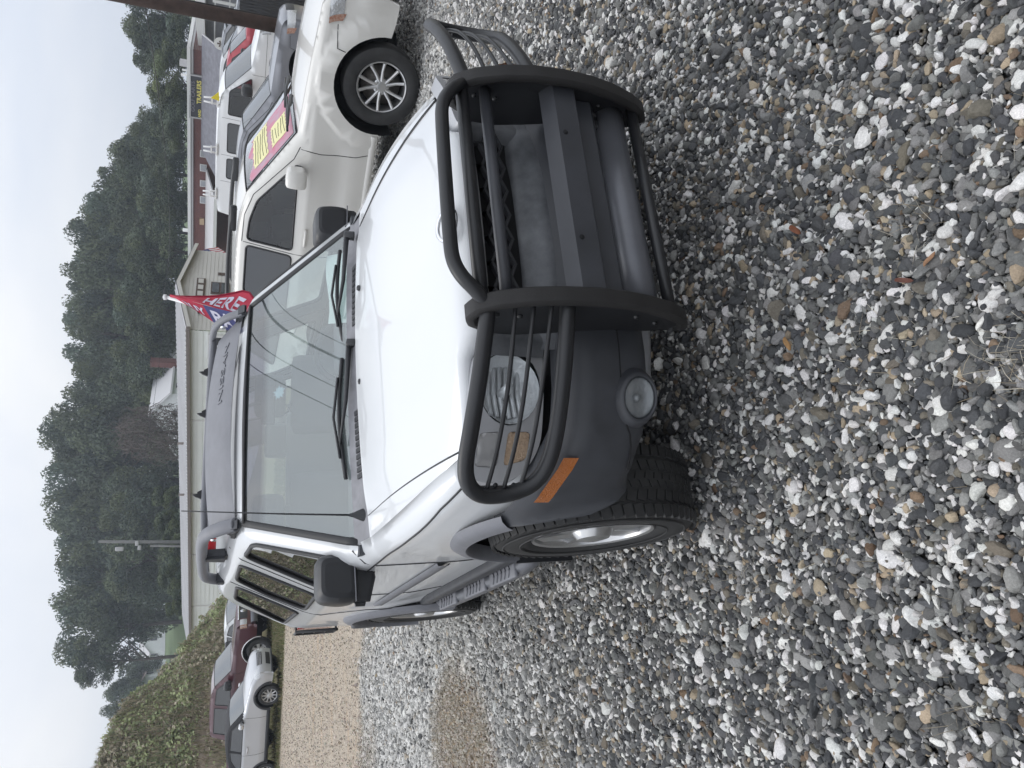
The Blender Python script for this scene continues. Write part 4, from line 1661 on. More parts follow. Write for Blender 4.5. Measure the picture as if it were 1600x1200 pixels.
        for yy_, sc in ((-0.012, 1.0), (-0.004, 0.88), (0.002, 0.6), (0.005, 0.3), (0.006, 0.01)):
            rows.append([(0.061 * sc * math.cos(t), yy_, 0.050 * sc * math.sin(t)) for t in np.linspace(0, 2 * PI, 25)])
        f2.grid(rows)
        f2.lathe([(-0.010, 0.0), (-0.008, 0.010), (0.004, 0.014)], 10, 'y')
        f2.build('fog_reflector', M['fog_glass'], fog)
        f3 = MB()
        f3.xf = tilt
        rows = []
        for yy_, sc in ((-0.012, 1.0), (-0.02, 0.8), (-0.024, 0.5), (-0.026, 0.02)):
            rows.append([(0.062 * sc * math.cos(t), yy_, 0.051 * sc * math.sin(t)) for t in np.linspace(0, 2 * PI, 25)])
        f3.grid(rows)
        f3.build('fog_lens', M['lens'], fog)
    # silver valance under the bumper
    sk = MB()
    rows = []
    for z, ins, hwid in ((0.52, 0.03, 0.59), (0.485, 0.012, 0.59), (0.455, 0.01, 0.56), (0.428, 0.035, 0.52), (0.418, 0.09, 0.49)):
        rows.append([(x, -0.742 + ins + 0.12 * (abs(x) / 0.6) ** 3, z) for x in np.linspace(-hwid, hwid, 25)])
    sk.grid(rows)
    sk.build('bumper_valance', M['skid'], T)

    # ---- brush guard
    G = []
    up_curve = [(-0.752, 1.030), (-0.765, 1.056), (-0.795, 1.070), (-0.832, 1.060), (-0.868, 1.01), (-0.900, 0.93), (-0.920, 0.84), (-0.928, 0.74), (-0.925, 0.65), (-0.912, 0.57), (-0.888, 0.49), (-0.862, 0.438), (-0.83, 0.418)]
    back = [(-0.78, 0.43), (-0.765, 0.50), (-0.758, 0.62), (-0.735, 0.70), (-0.705, 0.80), (-0.680, 0.9), (-0.680, 0.99), (-0.70, 1.01)]
    gd = bpy.data.objects.new('brush_guard', None)
    link(gd, T)
    for s_ in (-1, 1):
        pl = MB()
        pl.prism([(y, z) for y, z in up_curve + back], 0.008, (s_ * 0.393, 0, 0), (0, 1, 0), (0, 0, 1))
        # bolts on the plate
        for (y, z) in ((-0.80, 1.0), (-0.80, 0.93), (-0.82, 0.50), (-0.85, 0.58)):
            for q in (-1, 1):
                pl.lathe([(s_ * 0.393 + q * 0.004, 0.009), (s_ * 0.393 + q * 0.011, 0.008), (s_ * 0.393 + q * 0.012, 0)], 8, 'x', (0, y, z))
        up = pl.build('upright', M['guard'], gd)
        rb = MB()
        cs = [(-0.027, 0.0), (-0.027, 0.014), (-0.020, 0.022), (0.020, 0.022), (0.027, 0.014), (0.027, 0.0), (0.020, -0.012), (-0.020, -0.012)]
        rows = []
        uc = up_curve
        dense = resample([tuple(p) for p in uc], 0.03, closed=False)
        for i, (y, z) in enumerate(dense):
            t = Vector(dense[min(i + 1, len(dense) - 1)]) - Vector(dense[max(i - 1, 0)])
            t.normalize()
            nn = Vector((-t.y, t.x))
            if nn.dot(Vector((y + 0.76, z - 0.76))) < 0: nn = -nn
            rows.append([(s_ * 0.393 + cx, y + nn.x * cn, z + nn.y * cn) for cx, cn in cs + cs[:1]])
        rb.grid(rows)
        rb.add(rows[0][:-1], [tuple(range(8))])
        rb.add(rows[-1][:-1], [tuple(range(8))])
        rb.build('edge_strip', M['guard_rubber'], up, sharp=45)
        # headlight cage: one bent tube
        cg = MB()
        path = [(0.395, -0.832, 1.035), (0.58, -0.797, 1.064), (0.72, -0.728, 1.081), (0.795, -0.672, 1.087), (0.842, -0.632, 1.073), (0.866, -0.606, 1.036), (0.870, -0.600, 0.985), (0.862, -0.610, 0.925), (0.845, -0.628, 0.876), (0.812, -0.662, 0.846), (0.745, -0.722, 0.832), (0.58, -0.810, 0.822), (0.395, -0.880, 0.815)]
        cg.tube([(s_ * a, y, z) for a, y, z in smooth_path(path, 3)], 0.0235, 12)
        cage = cg.build('headlight_cage', M['guard'], gd)
        for k_ in range(3):
            tb = MB()
            z0 = 0.985 - 0.050 * k_
            pth = [(0.395, -0.855 - 0.012 * k_, z0 - 0.022), (0.58, -0.806, z0 - 0.004), (0.715, -0.738, z0 + 0.010), (0.795, -0.672, z0 + 0.018), (0.853, -0.614, z0 + 0.026)]
            tb.tube([(s_ * a, y, z) for a, y, z in smooth_path(pth, 2)], 0.0068, 8)
            tb.build('guard_bar', M['guard'], cage)
        br = MB()
        br.box((s_ * 0.851, -0.616, 0.958), (0.006, 0.03, 0.16), Matrix.Rotation(s_ * R(38), 4, 'Z'))
        for z in (0.93, 0.985):
            br.lathe([(-0.622, 0), (-0.621, 0.007), (-0.612, 0.007)], 8, 'y', (s_ * 0.842, 0, z))
        br.build('bar_bracket', M['guard'], cage)
    # hoop over the grille
    hp_ = MB()
    pth = [(-0.385, -0.845, 1.050), (-0.36, -0.862, 1.080), (-0.33, -0.868, 1.115), (-0.285, -0.868, 1.138), (-0.22, -0.868, 1.143), (0.20, -0.868, 1.138), (0.265, -0.868, 1.132), (0.31, -0.868, 1.110), (0.35, -0.862, 1.080), (0.378, -0.845, 1.050)]
    hp_.tube(smooth_path(pth, 3), 0.0205, 12)
    hp_.build('hoop', M['guard'], gd)
    for nm, r_, y, z in (('cross_tube', 0.0205, -0.838, 1.055), ('cross_tube', 0.0185, -0.828, 0.975)):
        t = MB()
        t.tube([(-0.390, y, z), (0.390, y, z)], r_, 14)
        t.build(nm, M['guard'] if z > 1 else M['channel'], gd)
    t = MB()          # folded cross channel
    pr = [(-0.858, 0.800), (-0.905, 0.772), (-0.908, 0.700), (-0.900, 0.694), (-0.899, 0.768), (-0.852, 0.792)]
    t.prism(pr, 0.78, (0, 0, 0), (0, 1, 0), (0, 0, 1))
    t.prism([(-0.855, 0.715), (-0.862, 0.62), (-0.842, 0.60), (-0.836, 0.605), (-0.852, 0.625), (-0.845, 0.715)], 0.77, (0, 0, 0), (0, 1, 0), (0, 0, 1))
    ch = t.build('cross_channel', M['channel'], gd)
    for x in (-0.18, 0.20):
        ho = MB()
        ho.lathe([(-0.9075, 0.0), (-0.9085, 0.008), (-0.900, 0.008)], 10, 'y', (x, 0, 0.752))
        ho.build('bolt_hole', M['well'], ch)
    t = MB()
    t.tube([(-0.388, -0.805, 0.525), (0.388, -0.805, 0.525)], 0.052, 24)
    t.build('bumper_tube', M['tube_silver'], gd)
    t = MB()
    t.tube([(-0.388, -0.858, 0.462), (0.388, -0.858, 0.462)], 0.0185, 12)
    t.build('lower_tube', M['guard'], gd)
    for s_ in (-1, 1):    # tow hook mounts behind the plate
        t = MB()
        t.box((s_ * 0.355, -0.76, 0.55), (0.06, 0.12, 0.10), bev=0.012)
        t.tube([(s_ * 0.370, -0.83, 0.60), (s_ * 0.350, -0.83, 0.60)], 0.016, 8)
        t.build('guard_mount', M['guard'], gd)

    # ---- flares, rocker, step tubes
    for s_ in (-1, 1):
        for (yc, zc) in sh.arches:
            f_ = MB()
            rows = []
            for a_ in np.linspace(-0.18 if yc > 1 else 0.02, PI - 1.02 if yc < 1 else PI + 0.18, 30):
                col = []
                for rr, ox in ((0.462, -0.02), (0.462, 0.030), (0.470, 0.040), (0.500, 0.034), (0.524, 0.018), (0.530, 0.0)):
                    yy_, zz = yc + rr * math.cos(a_), zc + rr * math.sin(a_)
                    x = float(sh.hw(yc, 0.8)) - 0.008
                    col.append((s_ * (x + ox - 0.0), yy_, zz))
                rows.append(col)
            f_.grid(rows)
            f_.build('wheel_arch_flare', M['grey_plastic'], T, sharp=60)
        rk = MB()
        rk.box((s_ * 0.85, 1.33, 0.505), (0.05, 1.62, 0.07), bev=0.015)
        rk.build('rocker', M['plastic'], T)
        tr = MB()
        q = [sh.pt(y, 0.80 + 0.01 * y, s_, 0.004) for y in np.linspace(0.60, 2.02, 18)]
        tr.grid([[(x, y, z - 0.030) for x, y, z in q], [(x + s_ * 0.010, y, z - 0.024) for x, y, z in q], [(x + s_ * 0.012, y, z + 0.022) for x, y, z in q], [(x, y, z + 0.030) for x, y, z in q]])
        tr.build('door_moulding', M['grey_plastic'], T)
        st = MB()
        st.tube(smooth_path([(s_ * 0.80, 0.42, 0.405), (s_ * 0.865, 0.54, 0.415), (s_ * 0.885, 0.70, 0.417), (s_ * 0.885, 1.9, 0.417), (s_ * 0.865, 2.06, 0.415), (s_ * 0.80, 2.16, 0.405)], 2), 0.042, 14)
        stp = st.build('side_step', M['tube_silver'], T)
        for y0 in (0.66, 1.10, 1.62):
            pd = MB()
            pd.box((s_ * 0.887, y0 + 0.18, 0.451), (0.082, 0.36, 0.022), bev=0.010)
            for q in range(5):
                for sg in (-1, 1):
                    pd.box((s_ * 0.887 + sg * 0.014, y0 + 0.07 + q * 0.055, 0.464), (0.040, 0.010, 0.006), Matrix.Rotation(sg * R(35), 4, 'Z'))
            pd.build('step_pad', M['grey_plastic'], stp)

    # ---- door mirrors
    for s_ in (-1, 1):
        mm = MB()
        # arm
        mm.prism([(0.0, -0.065), (0.0, 0.055), (0.10, 0.06), (0.235, 0.025), (0.235, -0.05), (0.10, -0.085)], 0.055, (s_ * 0.765, 0.775, 1.148), (s_, 0, 0), (0, 0, 1), bev=0.018)
        # housing
        hv = []
        for yy_, sc in ((-0.085, 0.62), (-0.082, 0.80), (-0.062, 0.95), (-0.02, 1.0), (0.045, 1.0), (0.058, 0.93)):
            hv.append([(s_ * (0.885 + px * sc), 0.785 + yy_, 1.240 + pz * sc * 0.96) for px, pz in round_poly([(-0.108, -0.090), (-0.102, 0.085), (0.090, 0.085), (0.108, -0.02), (0.098, -0.100)], 0.045) ])
        for r_ in hv: r_.append(r_[0])
        mm.grid(hv)
        mm.add(hv[0][:-1], [tuple(range(len(hv[0]) - 1))])
        mo = mm.build('door_mirror', M['black_plastic'], T, sharp=40)
        mg = MB()
        mg.add([(x, y - 0.003, z) for x, y, z in hv[-1][:-1]], [tuple(range(len(hv[-1]) - 1))], False)
        mg.build('mirror_glass', M['chrome'], mo)
        sp = MB()
        sp.tube([(s_ * (0.885 - 0.112), 0.706, 1.168), (s_ * 0.89, 0.697, 1.166), (s_ * (0.885 + 0.100), 0.706, 1.162)], 0.003, 6)
        sp.build('mirror_seam', M['grey_plastic'], mo)
        dh = MB()
        dh.box(sh.pt(1.42, 1.02, s_, 0.014), (0.022, 0.16, 0.030), bev=0.010)
        dh.build('door_handle', M['black_plastic'], T)

    # ---- roof rack with air dam
    rk = bpy.data.objects.new('roof_rack', None)
    link(rk, T)
    for s_ in (-1, 1):
        t = MB()
        rail = [(s_ * 0.555, 1.14, 1.640), (s_ * 0.560, 1.21, 1.71), (s_ * 0.562, 1.30, 1.762), (s_ * 0.565, 1.42, 1.790), (s_ * 0.570, 2.0, 1.800), (s_ * 0.573, 2.48, 1.797), (s_ * 0.575, 2.59, 1.775), (s_ * 0.577, 2.65, 1.73), (s_ * 0.577, 2.68, 1.68)]
        t.tube(smooth_path(rail, 2), 0.034 if s_ < 0 else 0.021, 12, flat=0.85)
        ro = t.build('rack_rail', M['grey_plastic'], rk)
        for prf, wd_, o_ in (([(-0.07, 0), (-0.045, 0.125), (0.045, 0.125), (0.09, 0)], 0.055, (s_ * 0.568, 1.86, 1.665)), ([(-0.09, 0), (-0.03, 0.05), (0.08, 0.05), (0.13, 0)], 0.070, (s_ * 0.562, 1.18, 1.625)), ([(-0.09, 0), (-0.04, 0.07), (0.04, 0.07), (0.07, 0)], 0.065, (s_ * 0.575, 2.66, 1.665))):
            f2 = MB()
            f2.prism(prf, wd_, o_, (0, 1, 0), (0, 0, 1), bev=0.015)
            f2.build('rack_foot', M['plastic'], ro)
        bl = MB()
        bl.lathe([(-0.0, 0), (-0.001, 0.012), (0.006, 0.014)], 10, 'x', (s_ * 0.562 - 0.042 * 1, 1.27, 1.735))
        bl.build('rack_bolt', M['chrome'], ro)
    dam = MB()
    def dam_pt(x, t_, off=0.0):
        u = x / (0.545 - 0.02 * t_)
        return (x, 1.185 + 0.27 * t_ - 0.045 * (1 - u * u) - off * 0.45, 1.640 + 0.030 * (1 - u * u) * (1 - t_) + (0.118 + 0.030 * (1 - u * u)) * (t_ ** 0.8) + 0.010 * (1 - u * u) + off * 0.9)
    dam.grid([[dam_pt(u * (0.545 - 0.02 * t_), t_) for u in np.linspace(-1, 1, 21)] for t_ in np.linspace(0, 1, 9)])
    dam.grid([[dam_pt(u * 0.535, 1.0) for u in np.linspace(-1, 1, 21)], [(x, y + 0.05, z - 0.02) for x, y, z in [dam_pt(u * 0.535, 1.0) for u in np.linspace(-1, 1, 21)]]])
    dm = dam.build('air_dam', M['grey_plastic'], rk)
    vs_, fs_ = text_mesh('NISSAN', 0.066, 1.6, 0.0018, bold=0.0005)
    lt = MB()
    lt.add([dam_pt(0.255 + x, 0.36 + y / 0.30, 0.0022 + z) for x, y, z in vs_], fs_, False)
    lt.build('raised_lettering', M['grey_plastic'], dm)
    for y in (1.50, 2.05, 2.55):
        t = MB()
        t.tube([(-0.555, y, 1.780), (-0.40, y, 1.790), (0.40, y, 1.790), (0.555, y, 1.780)], 0.017, 8)
        t.build('rack_crossbar', M['grey_plastic'], rk)
    for x in (-0.32, 0.12, 0.36):    # tie-down cleats standing on the front bar
        t = MB()
        t.prism([(-0.025, 0), (0.025, 0), (0.012, 0.022), (0.004, 0.022), (0.0, 0.045), (-0.012, 0.03)], 0.012, (x, 1.50, 1.803), (1, 0, 0), (0, 0, 1))
        t.build('tie_cleat', M['black_plastic'], rk)
    t = MB()
    t.box((-0.49, 1.92, 1.762), (0.075, 0.03, 0.07), bev=0.006)
    t.build('rack_lamp', M['red_lens'], rk)

    # ---- cabin
    c = MB()
    c.grid([[(x, y, z) for x in np.linspace(-0.74, 0.74, 9)] for y, z in ((0.50, 1.12), (0.62, 1.155), (0.85, 1.165), (0.98, 1.14), (1.02, 1.06), (1.0, 0.8))])
    c.box((0.36, 0.93, 1.165), (0.40, 0.18, 0.07), bev=0.03)
    c.build('dashboard', M['dash'], T)
    pp = MB()  # paper sheet raised under the glass to stand for its reflection
    pv = []
    for v in np.linspace(0, 1, 4):
        pv.append([(0.46 + 0.19 * u + 0.05 * v, 0.615 + 0.13 * v, 1.176 + 0.085 * v + 0.008 * math.sin(3 * u)) for u in np.linspace(-1, 1, 7)])
    pp.grid(pv)
    pp.build('dash_paper_reflection', M['paper'], T)
    sw = MB()
    swc = Matrix.Translation(Vector((0.37, 1.12, 1.10))) @ Matrix.Rotation(R(62), 4, 'X')
    sw.xf = swc
    sw.tube([(0.185 * math.cos(t), 0.185 * math.sin(t), 0) for t in np.linspace(0, 2 * PI, 33)], 0.016, 8, caps=False)
    sw.box((0, 0, -0.02), (0.16, 0.12, 0.05), bev=0.02)
    sw.box((0, 0.0, -0.01), (0.34, 0.03, 0.02))
    sw.build('steering_wheel', M['cabin'], T)
    for x in (-0.37, 0.37):
        se = MB()
        make_seat(se, x, 1.45, 0.62)
        se.build('front_seat', M['seat'], T)
    se = MB()
    se.box((0, 2.45, 0.70), (1.25, 0.5, 0.2), bev=0.05)
    se.box((0, 2.78, 1.02), (1.25, 0.16, 0.55), Matrix.Rotation(R(-14), 4, 'X'), bev=0.05)
    for x in (-0.42, 0.42):
        se.box((x, 2.86, 1.36), (0.26, 0.10, 0.16), bev=0.04)
    se.build('rear_seat', M['seat'], T)
    fl = MB()
    fl.box((0, 2.1, 0.52), (1.58, 2.9, 0.06))
    fl.box((0, 0.52, 0.80), (1.5, 0.03, 0.6))
    for s_ in (-1, 1):
        fl.box((s_ * 0.80, 2.05, 0.86), (0.04, 3.0, 0.62))
    fl.build('cabin_floor', M['cabin'], T)
    hl = MB()
    hl.grid([[(x, y, z) for x in np.linspace(-0.55, 0.55, 5)] for y, z in ((1.12, 1.60), (1.4, 1.645), (2.6, 1.66), (3.3, 1.64))])
    hl.build('headliner', M['headliner'], T)
    mi_ = MB()
    mi_.box((0.0, 0.98, 1.515), (0.23, 0.03, 0.065), bev=0.012)
    mi_.tube([(0, 0.985, 1.54), (0, 1.04, 1.60)], 0.008, 6)
    mi_.build('inside_mirror', M['cabin'], T)

    # ---- running gear
    flat_under(sh, T, -0.40, 3.6, 0.36, M['well'])
    wheel_wells(sh, T, 0.34)
    for y in (0.0, 2.65):
        for s_ in (-1, 1):
            make_wheel(T, (s_ * 0.765, y, 0.386), 0.386, 0.262, 0.232, s_, 'six', steer=0.0)
    # mud flaps
    for s_ in (-1, 1):
        mf = MB()
        mf.box((s_ * 0.80, 0.455, 0.40), (0.20, 0.015, 0.26))
        mf.build('mud_flap', M['black_plastic'], T)
    # tail lamps, each behind a wire guard
    for s_ in (-1, 1):
        tl = MB()
        tl.box((s_ * 0.835, 3.50, 1.02), (0.03, 0.14, 0.26), bev=0.012)
        tlo = tl.build('tail_lamp', M['red_lens'], T)
        tg = MB()
        q = s_ * 0.875
        fr_ = [(q, 3.41, 0.87), (q, 3.41, 1.16), (q, 3.59, 1.16), (q, 3.59, 0.87), (q, 3.41, 0.87)]
        tg.tube(fr_, 0.012, 6, caps=False)
        for z in (0.94, 1.02, 1.10):
            tg.tube([(q, 3.41, z), (q, 3.59, z)], 0.006, 6)
        for z in (0.87, 1.16):
            tg.tube([(q, 3.45, z), (s_ * 0.82, 3.46, z)], 0.008, 6)
        tg.build('tail_lamp_guard', M['guard'], tlo)
    rb_ = MB()
    rb_.box((0, 3.80, 0.60), (1.70, 0.14, 0.20), bev=0.03)
    rb_.build('rear_bumper', M['plastic'], T)
    return T, sh


def smooth_path(pts, it=2):
    pts = [Vector(p) for p in pts]
    for _ in range(it):
        q = [pts[0]]
        for a, b in zip(pts[:-1], pts[1:]):
            q += [a.lerp(b, 0.25), a.lerp(b, 0.75)]
        q.append(pts[-1])
        pts = q
    return pts


XT, XSH = offroader()
# ------------------------------------------------------------------ the other cars on the lot
def front_prof(sh, z):
    """profile entry of the nose at height z"""
    P = sh.prof
    for a, b in zip(P[:-1], P[1:]):
        if (a[1] - z) * (b[1] - z) <= 0 and a[0] < sh.y0 + 0.6 and abs(a[1] - b[1]) > 1e-6:
            t = (z - a[1]) / (b[1] - a[1])
            return tuple(a[i] + (b[i] - a[i]) * t if i != 2 else a[2] for i in range(5))
    return P[0]


def nose_pt(sh, u, z, off=0.006):
    p = front_prof(sh, z)
    xe = float(sh.hw(p[0], z)) - sh.Rf
    if abs(u) <= 1:
        c = 1 - u * u
        return (u * xe, p[0] + p[3] * c - off, z)
    # past the corner: run back along the flank
    return sh.pt(p[0] + (abs(u) - 1) * 0.5 + 0.02, z, 1 if u > 0 else -1, off)


def nose_patch(sh, mb, u0, u1, z0f, z1f, n=14, off=0.006):
    rows = []
    for t in np.linspace(0, 1, 5):
        r_ = []
        for q in np.linspace(0, 1, n + 1):
            u = u0 + (u1 - u0) * q
            a, b = (z0f(q), z1f(q)) if callable(z0f) else (z0f, z1f)
            r_.append(nose_pt(sh, u, a + (b - a) * t, off))
        rows.append(r_)
    mb.grid(rows)


def make_car(name, label, cat, loc, rz, S, group=None):
    T = thing(name, label, cat, loc, rz, group)
    paint = S['paint']
    sh = Shell(S['prof'], S['W2'], S['zb'], S['tum'], S['sill'], S['arches'], S['ra'], Rf=S.get('Rf', 0.07), taper_f=S.get('tf', (0.10, 0.6)), taper_r=S.get('tr', (0.05, 0.5)), tuck=0.04, it=S.get('it', 2), step=S.get('step', 0.08), extra_hw=S.get('extra'))
    parts = []
    wins = [round_poly(w[1], w[2] if len(w) > 2 else 0.05) for w in S['windows']]
    sh.side_mesh(parts, wins)
    upper = S.get('upper')
    if upper:
        lo, hi = [], []
        for V, F, Nn in parts:
            c = V[F].mean(1)
            k = (c[:, 2] > upper[0]) & (c[:, 1] > upper[1]) & (c[:, 1] < upper[2])
            lo.append((V, F[~k], Nn))
            hi.append((V, F[k], Nn))
        sides_object('body', lo, paint, T)
        sides_object('soft_top_side', hi, upper[3], T)
    else:
        sides_object('body', parts, paint, T)
    ns = S.get('n', 12)
    mb = MB()
    sh.skin(mb, ('h',), ns)
    mb.build('bonnet', paint, T)
    mb = MB()
    sh.skin(mb, ('n',), ns)
    mb.build('nose', S.get('nose', paint), T)
    mb = MB()
    sh.skin(mb, ('r',), ns)
    if mb.v: mb.build('roof', S.get('roof', paint), T)
    mb = MB()
    sh.skin(mb, ('t',), ns)
    mb.build('tail', paint, T)
    mb = MB()
    sh.skin(mb, ('b',), ns)
    if mb.v: mb.build('load_bed', M['black_plastic'], T)
    w = MB()
    sh.skin(w, ('g',), 18)
    wso = w.build('windscreen', S.get('ws', M['pale_glass']), T)
    k = MB()
    for run in sh.skin_rows(('g',)):
        for e in (0, -1):
            k.tube([sh.row(p, 12)[e] for p in run], 0.014, 6, flat=0.5)
        for p in (run[0], run[-1]):
            k.tube(sh.row(p, 12), 0.014, 6, flat=0.5)
    k.build('windscreen_seal', M['seal'], T)
    w = MB()
    sh.skin(w, ('k',), 10)
    if w.v: w.build('rear_screen', M['dark_glass'], T)
    for sd in (-1, 1):
        for wd, poly in zip(S['windows'], wins):
            q = []
            sh.side_mesh(q, [], sides=(sd,), off=-0.005, outline=poly, step=0.12)
            wo = sides_object('side_window', q, wd[0], T)
            kk = MB()
            seal_loop(kk, sh, poly, sd, 0.011)
            kk.build('window_seal', M['seal'], wo)
    for sd in (-1, 1):
        for ln in S.get('seams', ()):
            s = MB()
            seam(s, sh, ln, sd, 0.004)
            s.build('gap_or_crease_shade', M['seal'], T)
    # lamps, grille, bumper strip
    for s_ in (-1, 1):
        hl = S['headlight']
        b = MB()
        us = (s_ * hl[0], s_ * hl[1])
        nose_patch(sh, b, us[0], us[1], hl[2], hl[3], off=0.008)
        ho = b.build('headlight', M['lamp'], T)
        if len(hl) > 4:
            a = MB()
            nose_patch(sh, a, s_ * hl[4], us[1], hl[2], hl[3], 6, off=0.011)
            a.build('turn_lamp', M['amber_stripe'], ho)
    for gr in S.get('grilles', ()):
        g = MB()
        nose_patch(sh, g, -gr[0], gr[0], gr[1], gr[2], 18, off=0.007)
        go = g.build('grille', gr[3], T)
        for z in np.linspace(gr[1], gr[2], gr[4] + 2)[1:-1] if len(gr) > 4 else ():
            br = MB()
            br.tube([nose_pt(sh, u, float(z), 0.012) for u in np.linspace(-gr[0], gr[0], 13)], 0.008, 6)
            br.build('grille_bar', gr[5], go)
    if 'bumper' in S:
        z0, z1, bm_, out_ = S['bumper']
        b = MB()
        rows = []
        for z, o_ in ((z0, out_ * 0.4), (z0 + 0.02, out_), (z1 - 0.03, out_), (z1, out_ * 0.3)):
            rows.append([nose_pt(sh, u, z, o_) for u in np.linspace(-1.0, 1.0, 19)])
        b.grid(rows)
        b.build('front_bumper', bm_, T)
    if 'cladding' in S:
        z0, z1, cm = S['cladding']
        for sd in (-1, 1):
            c = MB()
            y0 = S['arches'][0][0] + S['ra'] + 0.02
            y1 = S['arches'][1][0] - S['ra'] - 0.02
            q = [(y0 + (y1 - y0) * t) for t in np.linspace(0, 1, 14)]
            c.grid([[sh.pt(y, z0, sd, 0.002) for y in q], [sh.pt(y, z0 + 0.02, sd, 0.02) for y in q], [sh.pt(y, z1 - 0.02, sd, 0.02) for y in q], [sh.pt(y, z1, sd, 0.002) for y in q]])
            c.build('sill_cladding', cm, T)
    if 'flare' in S:
        fm, fw = S['flare']
        for s_ in (-1, 1):
            for (yc, zc) in S['arches']:
                f_ = MB()
                rows = []
                for a_ in np.linspace(-0.1, PI + 0.1, 26):
                    col = []
                    for rr, ox in ((S['ra'] - 0.006, -0.02), (S['ra'] - 0.006, 0.014), (S['ra'] + fw * 0.4, 0.022), (S['ra'] + fw, 0.006), (S['ra'] + fw, -0.004)):
                        y_, z_ = yc + rr * math.cos(a_), zc + rr * math.sin(a_)
                        col.append((s_ * (float(sh.hw(y_, max(z_, 0.5))) + ox), y_, z_))
                    rows.append(col)
                f_.grid(rows)
                f_.build('wheel_arch_flare', fm, T)
    for s_ in (-1, 1):
        my, mz, mm, sc = S['mirror']
        bx = sh.pt(my, mz, s_)[0]
        b = MB()
        b.box((bx + s_ * 0.05 * sc, my - 0.01, mz - 0.02), (0.14 * sc, 0.09 * sc, 0.06 * sc), bev=0.02 * sc)
        mb_ = b.build('mirror_foot', M['black_plastic'], T)
        b = MB()
        rows = []
        for yy_, q in ((-0.085, 0.55), (-0.075, 0.82), (-0.04, 0.98), (0.03, 1.0), (0.05, 0.92)):
            rows.append([(bx + s_ * (0.165 * sc + px * q * sc), my + yy_ * sc, mz + 0.02 + pz * q * sc) for px, pz in round_poly([(-0.10, -0.075), (-0.09, 0.080), (0.085, 0.085), (0.105, 0.0), (0.085, -0.085)], 0.04)])
        for r_ in rows: r_.append(r_[0])
        b.grid(rows)
        b.add(rows[0][:-1], [tuple(range(len(rows[0]) - 1))])
        mo = b.build('door_mirror', mm, T)
        g = MB()
        g.add([(x, y - 0.004, z) for x, y, z in rows[-1][:-1]], [tuple(range(len(rows[-1]) - 1))], False)
        g.build('mirror_glass', M['chrome'], mo)
        for (hy, hz) in S.get('handles', ()):
            h = MB()
            p = sh.pt(hy, hz, s_, 0.022)
            h.tube([sh.pt(hy - 0.10, hz, s_, 0.004), sh.pt(hy - 0.085, hz, s_, 0.03), sh.pt(hy + 0.085, hz + 0.004, s_, 0.03), sh.pt(hy + 0.10, hz + 0.004, s_, 0.004)], 0.015, 8)
            h.build('door_handle', S.get('handle_mat', paint), T)
    wheel_wells(sh, T, 0.30)
    flat_under(sh, T, sh.y0 + 0.25, sh.y1 - 0.25, S['sill'] - 0.02, M['well'])
    for (yc, zc) in S['arches']:
        for s_ in (-1, 1):
            make_wheel(T, (s_ * (S['W2'] - S['tw'] / 2 - 0.025), yc, S['tr_']), S['tr_'], S['tw'], S['rim'], s_, S['style'], tread=S.get('tread', False))
    inn = MB()
    y0, y1 = S['cab']
    hw_ = S['W2'] - 0.16
    inn.box((0, (y0 + y1) / 2, S['sill'] + 0.1), (2 * hw_, y1 - y0, 0.06))
    inn.box((0, y0, (S['sill'] + S['zb']) / 2 + 0.05), (2 * hw_, 0.04, S['zb'] - S['sill']))
    if not S.get('inside'):
        inn.box((0, (y0 + y1) / 2, S['zb'] - 0.02), (2 * hw_, y1 - y0, 0.04))
    inn.build('cabin_floor', M['cabin'], T)
    return T, sh, wso


M['lamp'] = mat('clear headlamp', (0.55, 0.56, 0.57), 0.12, metal=0.55, bump=0.5, bscale=35, coat=0.6)
M['amber_stripe'] = mat('amber and clear ribs', (0.34, 0.12, 0.06), 0.2, coat=0.5, col2=(0.45, 0.33, 0.27), var=0.2, vscale=40)
M['dark_grille'] = mat('dark grille', (0.02, 0.02, 0.022), 0.5)
M['chrome_soft'] = mat('silver trim', (0.6, 0.6, 0.61), 0.25, metal=0.8)
M['soft_top'] = mat('black fabric hood', (0.018, 0.018, 0.021), 0.85, bump=0.3, bscale=90)
for k_ in ('pale_glass', 'dark_glass'):
    M[k_].node_tree.nodes['Principled BSDF'].inputs['IOR'].default_value = 1.9
    M[k_].node_tree.nodes['Principled BSDF'].inputs['Specular IOR Level'].default_value = 0.5
M['pale_glass'].node_tree.nodes['Principled BSDF'].inputs['IOR'].default_value = 2.3

# -- pearl white SUV parked beside the off-roader
def flank(y, z):
    d0 = np.hypot(y, (z - 0.39)) - 0.60
    d1 = np.hypot(y - 2.9, (z - 0.39)) - 0.60
    d = np.minimum(d0, d1)
    return 0.028 * sstep((0.05 - d) / 0.06) - 0.012 * sstep((z - 1.0) / 0.05) - 0.018 * np.exp(-((z - 0.72) / 0.12) ** 2) * sstep((d - 0.05) / 0.2)


